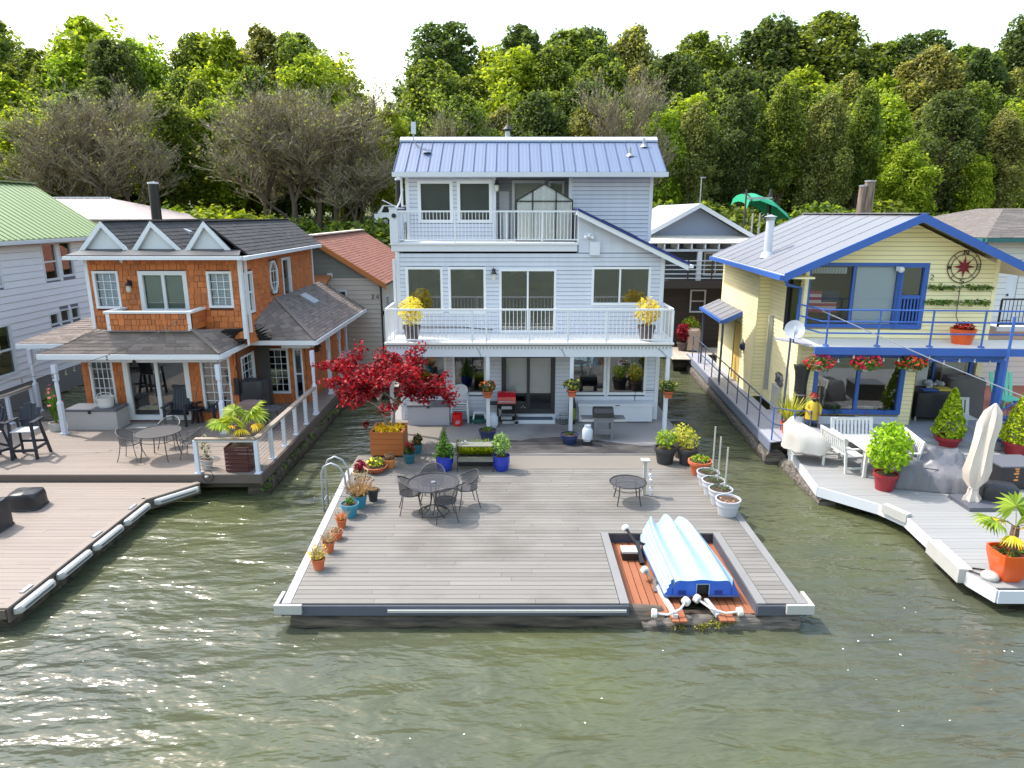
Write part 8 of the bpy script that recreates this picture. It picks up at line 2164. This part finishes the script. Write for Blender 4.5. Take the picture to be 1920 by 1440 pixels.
    t = thing('wall_ornament', 'dark blue fish ornament on the yellow side wall', 'ornament', (-.37, 4.2, 2.1)); B().ball((-.375 - .02, 4.35, 2.2), .13, 7, 1.2).obj('fish', mat('navy_ornament', lin(28, 44, 84), .4), t); B().tube([(-.395, 4.35, 2.3), (-.395, 4.5, 2.45)], [.05, .01], 5).obj('tail', mat('navy_ornament', lin(28, 44, 84), .4), t)
# ================================================================ forest on the bank
M_trunk = mat('forest_bark', lin(92, 80, 70), .9, noise=(3, (2, 2, .3), .15))
M_bare = mat('bare_twigs', lin(140, 130, 110), .9, isl=.25)
FL = dict(mid=leafmat('forest_mid', lin(66, 86, 36), lin(144, 160, 70), .55), lime=leafmat('forest_lime', lin(92, 116, 26), lin(178, 192, 62), .5), dark=leafmat('forest_dark', lin(50, 68, 38), lin(108, 124, 66), .5), olive=leafmat('forest_olive', lin(84, 92, 48), lin(158, 158, 92), .5))
def leafy(name, h, w, nleaf, seed, m, low=.18, leaf=.13):
    """template: trunk with limbs and a crown of leaf clumps"""
    r = np.random.default_rng(seed); rr = random.Random(seed)
    t = thing(name, 'x', 'tree', (0, 0, 0)); b = B()
    pts = [(rr.uniform(-.15, .15) * i, rr.uniform(-.15, .15) * i, h * .95 * i / 6) for i in range(7)]
    b.tube([(p[0], p[1], p[2] - .4) for p in pts], [.2 * (1 - .14 * i) + .02 for i in range(7)], 7)
    cl = []; nc = 110
    for i in range(nc):
        f = low + (1 - low) * (i + r.random()) / nc
        prof = math.sin(math.pi * min(1, (f - low) / (1 - low) * .86 + .12)) ** .6
        a = r.uniform(0, 6.283); rad = w * prof * r.uniform(.3, 1.05)
        c = np.array([rad * math.cos(a), rad * math.sin(a), h * f]); cl.append((c, r.uniform(.3, .95) * (.6 + .5 * prof)))
        base = pts[min(5, int(max(0, f - .22) * 6))]
        if i % 3 == 0: b.tube([base, tuple(np.array(base) * .5 + c * .5 + np.array([0, 0, .2])), tuple(c)], [.06, .04, .015], 4, caps=False)
    b.obj('trunk', M_trunk, t, smooth=60)
    A = []
    for k, (c, s) in enumerate(cl):
        A.append(leaf_quads(c, (s, s, s * r.uniform(.7, 1.7)), int(nleaf / nc * (.45 + s)), leaf, seed * 100 + k, up=.55, shell=.3, aspect=.62))
    for k in range(5):
        f = low + (1 - low) * (.18 + .16 * k); pr = math.sin(math.pi * min(1, (f - low) / (1 - low) * .86 + .12)) ** .6
        A.append(leaf_quads((0, 0, h * f), (w * pr * 1.02, w * pr * 1.02, h * .13), int(nleaf * .055), leaf, seed * 777 + k, up=.5, shell=.35, aspect=.62))
    quads('crown', np.concatenate(A), m, t)
    return t
def bare(name, h, seed, spread=.62):
    rr = random.Random(seed); t = thing(name, 'x', 'tree', (0, 0, 0)); b = B(); tw = []
    def g(p, d, L, rad, lev):
        q = p; n = 3
        pl = [p]
        for i in range(n):
            d = (d + Vector((rr.uniform(-.22, .22), rr.uniform(-.22, .22), rr.uniform(-.08, .14)))).normalized(); q = q + d * L / n; pl.append(q)
        if lev < 3: b.tube(pl, [rad * (1 - .4 * i / n) for i in range(n + 1)], 6 if lev < 2 else 4, caps=False)
        else:
            s = d.cross(Vector((rr.uniform(-1, 1), rr.uniform(-1, 1), rr.uniform(-1, 1)))).normalized() * max(.013, rad)
            for i in range(n): tw.append([tuple(pl[i] - s), tuple(pl[i] + s), tuple(pl[i + 1] + s * .7), tuple(pl[i + 1] - s * .7)])
        if lev == 6: return
        for j in range((5, 5, 5, 4, 4, 2)[lev]):
            a = rr.uniform(0, 6.28); nd = (d + Vector((math.cos(a), math.sin(a), rr.uniform(-.1, .3))) * spread * (1.1 if lev < 2 else 1)).normalized()
            g(pl[rr.choice((1, 2, 3))], nd, L * rr.uniform(.55, .78), rad * .55, lev + 1)
    g(Vector((0, 0, -.4)), Vector((0, 0, 1)), h * .36, .2, 0)
    b.obj('trunk', M_trunk, t, smooth=60); quads('twigs', np.array(tw), M_bare, t)
    ends = np.array(tw)[:, 2]; rn = np.random.default_rng(seed); e_ = ends[rn.choice(len(ends), 1700)]
    quads('young_leaves', leaf_quads((0, 0, 0), (.12, .12, .12), 1700, .085, seed + 40, up=.5) + e_[:, None, :], leafmat('young_leaf', lin(96, 98, 50), lin(160, 160, 96), .45), t)
    return t
T_mid = leafy('deciduous_tree', 12, 3.1, 21000, 1, FL['mid']); T_mid2 = leafy('deciduous_tree', 13, 2.7, 21000, 2, FL['olive'], .1)
T_lime = leafy('deciduous_tree', 10, 2.6, 18000, 3, FL['lime'], .12); T_dark = leafy('deciduous_tree', 13, 3.2, 21000, 4, FL['dark'], .08)
T_tall = leafy('deciduous_tree', 15, 2.0, 20000, 6, FL['mid'], .32); T_sh = leafy('shrub', 3.2, 1.7, 4200, 5, FL['lime'], .02, .17)
T_bare = bare('bare_tree', 12.5, 3); T_bare2 = bare('bare_tree', 11, 8, .8)
T_shd = leafy('shrub', 3.2, 1.7, 4200, 15, FL['mid'], .02, .16)
TPL = dict(shrubd=T_shd, mid=T_mid, mid2=T_mid2, lime=T_lime, dark=T_dark, tall=T_tall, shrub=T_sh, bare=T_bare, bare2=T_bare2)
HT = {k: max(v.co.z for c_ in o_.children for v in c_.data.vertices) for k, o_ in TPL.items()}
used = set(); rt = random.Random(77)
def gnd(y): return float(np.interp(y, [p[0] for p in prof_bank], [p[1] for p in prof_bank]))
prof_bank = prof_b
def plant(kind, px, y, top, label, group, wide=1.0, base_h=None):
    """px: column in the photograph; top: row of the crown's top"""
    tpl = TPL[kind]; hh = HT[kind]
    top -= 32 * kind.startswith('bare'); p = gy(px, top, y); z0 = gnd(y) if base_h is None else base_h
    s = max(.2, (p.z - z0) / hh)
    w = Matrix.Translation((p.x, y, z0)) @ RZ(rt.uniform(0, 360)) @ Matrix.Diagonal((s * wide, s * wide, s, 1))
    if kind in used: copy_tree(tpl, w, label, group)
    else:
        used.add(kind); move(tpl, w); tpl['label'] = label; tpl['group'] = group
G1 = 'trees along the river bank'
for a in (
 ('lime', 30, 51, 196, 'yellow-green leafy tree above the green metal roof at far left', 1.3),
 ('bare', 118, 50, 222, 'grey leafless tree leaning behind the green roof', 1.0),
 ('bare', 218, 50.5, 176, 'tall dark-trunked bare tree left of the black piling', .9),
 ('mid', 300, 54, 168, 'leafy green tree between the bare trees at left', 1.1),
 ('bare2', 70, 49.5, 250, 'low grey bare tree over the green roof ridge', 1.0),
 ('bare2', 165, 49.5, 205, 'spreading bare tree between two taller bare trees', 1.1),
 ('bare', 470, 50, 190, 'brown bare tree left of the broad bare tree', 1.2),
 ('bare', 575, 50.5, 165, 'tallest brownish bare tree behind the red roof', 1.2),
 ('bare2', 665, 49.5, 290, 'low bare tree right of the red roof ridge', 1.1),
 ('lime', 395, 57, 178, 'bright green tree top above the orange house gables', 1.2),
 ('bare2', 530, 50, 172, 'broad brownish bare tree behind the red roof', 1.15),
 ('bare2', 610, 49.5, 205, 'wide grey-brown bare tree reaching over the red roof house', 1.1),
 ('lime', 650, 55, 190, 'yellow-green tree below the gap of sky', .8),
 ('lime', 728, 53, 196, 'lime-green slender tree just left of the blue roof', .75),
 ('mid', 865, 52, 176, 'leafy green tree behind the left half of the blue roof', 1.1),
 ('bare', 860, 50, 222, 'pale leafless crown peeping over the blue roof ridge', .8),
 ('dark', 1010, 53, 170, 'dark green tree behind the middle of the blue roof', 1.2),
 ('mid2', 1110, 52, 182, 'green leafy tree above the roof vent pipes', 1.1),
 ('bare', 1190, 50.5, 150, 'dark bare tree rising behind the right end of the blue roof', .7),
 ('lime', 1245, 51, 200, 'yellow-green tree right of the blue roof', .9),
 ('mid2', 1310, 51, 185, 'olive leafy tree behind the weather mast', 1.0),
 ('dark', 1390, 52, 172, 'dense dark tree behind the green canopy', 1.0),
 ('tall', 1475, 51, 150, 'tall narrow leafy tree left of the pilings', 1.0),
 ('mid2', 1560, 50.5, 168, 'slim olive tree with visible trunk behind the yellow roof ridge', .9),
 ('tall', 1630, 51, 160, 'tall narrow tree directly behind the wooden pilings', .9),
 ('lime', 1708, 49, 262, 'bright lime maple-like tree above the yellow gable', 1.15),
 ('dark', 1790, 52, 165, 'dark green tree right of the bright lime tree', 1.1),
 ('lime', 1835, 50, 285, 'smaller lime tree beside the grey-brown shingle roof', .9),
 ('mid2', 1890, 51, 200, 'greyish green tree at the upper right picture edge', 1.1)):
    plant(a[0], a[1], a[2], a[3], a[4], G1, a[5])
G2 = 'shrubs at the foot of the bank'
for k, (px, y, top, lab) in enumerate(((265, 47.5, 395, 'shrub left of the black piling'), (325, 47.5, 372, 'lime shrub just right of the black piling'), (385, 47.5, 372, 'bright lime shrub above the right orange house gable'), (445, 47.5, 380, 'lime shrub above the dark roof ridge'), (500, 47.5, 392, 'shrub at the end of the dark roof ridge'), (700, 46.5, 405, 'green shrub below the parked white car'), (735, 46.5, 425, 'green shrub touching the left wall of the blue-grey house'), (560, 46.5, 405, 'dark shrub at the foot of the broad bare tree'), (640, 46.5, 412, 'shrub above the red roof ridge'), (1330, 47, 372, 'green shrub left of the weather mast'), (1380, 46.5, 382, 'green shrub beside the green canopy'), (1530, 47, 375, 'shrub behind the yellow roof ridge, left of the pilings'), (1570, 47, 380, 'low shrub touching the left piling'), (1660, 47, 372, 'shrub right of the tall piling'), (1760, 47, 395, 'shrub between the yellow gable and the grey-brown roof'), (1240, 47, 372, 'shrub beside the right wall of the blue-grey house'))):
    plant('shrub' if 250 < px < 520 else 'shrubd', px, y, top, lab, G2, 1.25, gnd(y) - .3)
G3 = 'trees deeper in the forest'
LM = ((40, 'beyond the left picture edge'), (120, 'above the green metal roof'), (210, 'above the beige roof'), (300, 'above the black piling'), (390, 'above the white gables'), (470, 'above the dark shingle roof'), (560, 'above the end of the orange house'), (650, 'above the red roof'), (745, 'under the sky gap'), (820, 'above the roof antenna'), (900, 'above the left part of the blue roof'), (975, 'above the roof flue'), (1060, 'above the middle of the blue roof'), (1150, 'above the right part of the blue roof'), (1235, 'above the roof vent pipes'), (1320, 'above the weather mast'), (1410, 'above the green canopy'), (1490, 'above the white chimney'), (1580, 'above the yellow house ridge'), (1660, 'above the wooden pilings'), (1740, 'above the yellow gable peak'), (1820, 'above the compass ornament'), (1900, 'above the grey-brown shingle roof'), (9999, 'at the right picture edge'))
ADJ = dict(mid='mid-green', dark='dark green', mid2='olive green', tall='tall slender', lime='yellow-green'); SEEN = {}
def deep(px, row, k):
    s = f"{ADJ[k]} tree in the {('first', 'second', 'rearmost')[row]} forest rank {next(n for m_, n in LM if px < m_)}"
    SEEN[s] = SEEN.get(s, 0) + 1
    return s if SEEN[s] == 1 else s + ', further right'
kinds = ['mid', 'dark', 'mid2', 'tall', 'dark', 'mid', 'lime']
for row, (y, n, t0, t1) in enumerate(((59, 25, 140, 205), (67, 27, 70, 140), (77, 30, 20, 100))):
    for i in range(n):
        px = -120 + 2160 * (i + rt.uniform(.1, .9)) / n
        gap = 615 < px < 790
        if gap and row > 0: continue
        top = rt.uniform(t0, t1) + (60 if gap else 0)
        kk = kinds[(i * 3 + row * 2 + int(px) % 3) % 7]
        plant(kk, px, y + rt.uniform(-2, 2), top, deep(px, row, kk), G3, rt.uniform(.95, 1.25))
# far conifers in the gap
def conifer(label, px, top, y, first=[None]):
    if first[0] is None:
        t = thing('conifer_tree', label, 'tree', (0, 0, 0), 'distant dark conifers'); B().cyl((0, 0, -.5), (0, 0, 19.5), .25, .03, 6).obj('trunk', M_trunk, t)
        A = []
        for k in range(40):
            f = k / 39; A.append(leaf_quads((0, 0, 2 + 17.8 * f), (3.1 * (1 - f) ** .85 + .1,) * 2 + (.35,), int(110 * (1 - f) + 12), .3, 3000 + k, up=.2))
        quads('crown', np.concatenate(A), leafmat('conifer_needles', lin(18, 34, 22), lin(48, 68, 44), .15), t); first[0] = t; o = t
    else: o = copy_tree(first[0], Matrix.Identity(4), label, 'distant dark conifers')
    p = gy(px, top, y); s = (p.z - gnd(y)) / 20; move(o, Matrix.Translation((p.x, y, gnd(y))) @ RZ(px % 90) @ Matrix.Diagonal((s * .8, s * .8, s, 1)))
for px, top, lab in ((636, 176, 'leftmost distant conifer in the sky gap'), (655, 182, 'distant conifer second from left in the sky gap'), (700, 180, 'distant conifer in the middle of the sky gap'), (722, 188, 'short distant conifer in the sky gap'), (748, 165, 'distant conifer left of the tallest one by the blue roof'), (765, 140, 'tallest dark distant conifer in the sky gap'), (788, 130, 'rightmost distant conifer of the sky gap')): conifer(lab, px, top, 105)
A = []; rg_ = np.random.default_rng(18)
for k in range(900):
    x = rg_.uniform(-52, 52); y = rg_.uniform(53, 72); zt = gnd(y) + rg_.random() ** .9 * (9 + (y - 53) * .25); s_ = rg_.uniform(.5, 1.2)
    if abs(x / y * 1280 * 1.02 + 960 - 700) < 95 and zt > 13: continue
    A.append(leaf_quads((x, y, zt), (s_, s_, s_ * 1.5), 52, .14, 20000 + k, up=.5))
tag(quads('forest_understory', np.concatenate(A), leafmat('understory_leaf', lin(66, 84, 34), lin(158, 168, 74), .55)), 'leafy understory filling the gaps between the forest trees', None, kind='stuff')
# undergrowth on the slope, one leafy mass
A = []; rg_ = np.random.default_rng(8)
for k in range(240):
    x = rg_.uniform(-44, 44); y = rg_.uniform(46.2, 58); A.append(leaf_quads((x, y, gnd(y) + .5), (1.1, .8, .8), 46, .2, 7000 + k, up=.6))
tag(quads('undergrowth', np.concatenate(A), FL['dark']), 'dark tangled undergrowth covering the river bank', None, kind='stuff')
# parked car glimpsed on the bank road
p = gy(762, 412, 50); zc = gnd(50) + .02
zc = p.z - .5
t = thing('parked_car', 'white car parked on the bank, just left of the blue-grey house', 'car', (p.x, 50, zc))
M_car = mat('white_car_paint', lin(232, 234, 238), .25, coat=.5)
def car_sec(b, prof, y0, y1): b.prism([(p.x + x, y0, zc + z) for x, z in prof], (0, y1 - y0, 0))
b = B(); car_sec(b, [(-2.1, .35), (2.1, .35), (2.15, .7), (1.9, .88), (-1.2, .98), (-2.1, .9)], 49.1, 50.9); b.obj('body', M_car, t)
b = B(); car_sec(b, [(-1.9, .95), (1.0, .95), (.4, 1.48), (-1.5, 1.5)], 49.2, 50.8); b.obj('cabin', M_car, t)
b = B(); car_sec(b, [(-1.6, 1.0), (.8, 1.0), (.35, 1.4), (-1.4, 1.42)], 49.18, 49.199); b.obj('side_window', mat('car_glass', (.02, .02, .025), .1), t)
for x in (-1.35, 1.35):
    for y in (49.2, 50.6): w = B().cyl((p.x + x, y - .1, zc + .34), (p.x + x, y + .12, zc + .34), .34, n=16).obj('wheel', M_dark, t); B().cyl((p.x + x, y - .12, zc + .34), (p.x + x, y - .1, zc + .34), .2, n=12).obj('rim', M_galv, w)
tag(B().box(p.x - 5, 47.8, zc - .6, p.x + 6, 52, zc - .005).obj('parking_pad', mat('asphalt', lin(70, 70, 72), .9)), None, kind='structure')
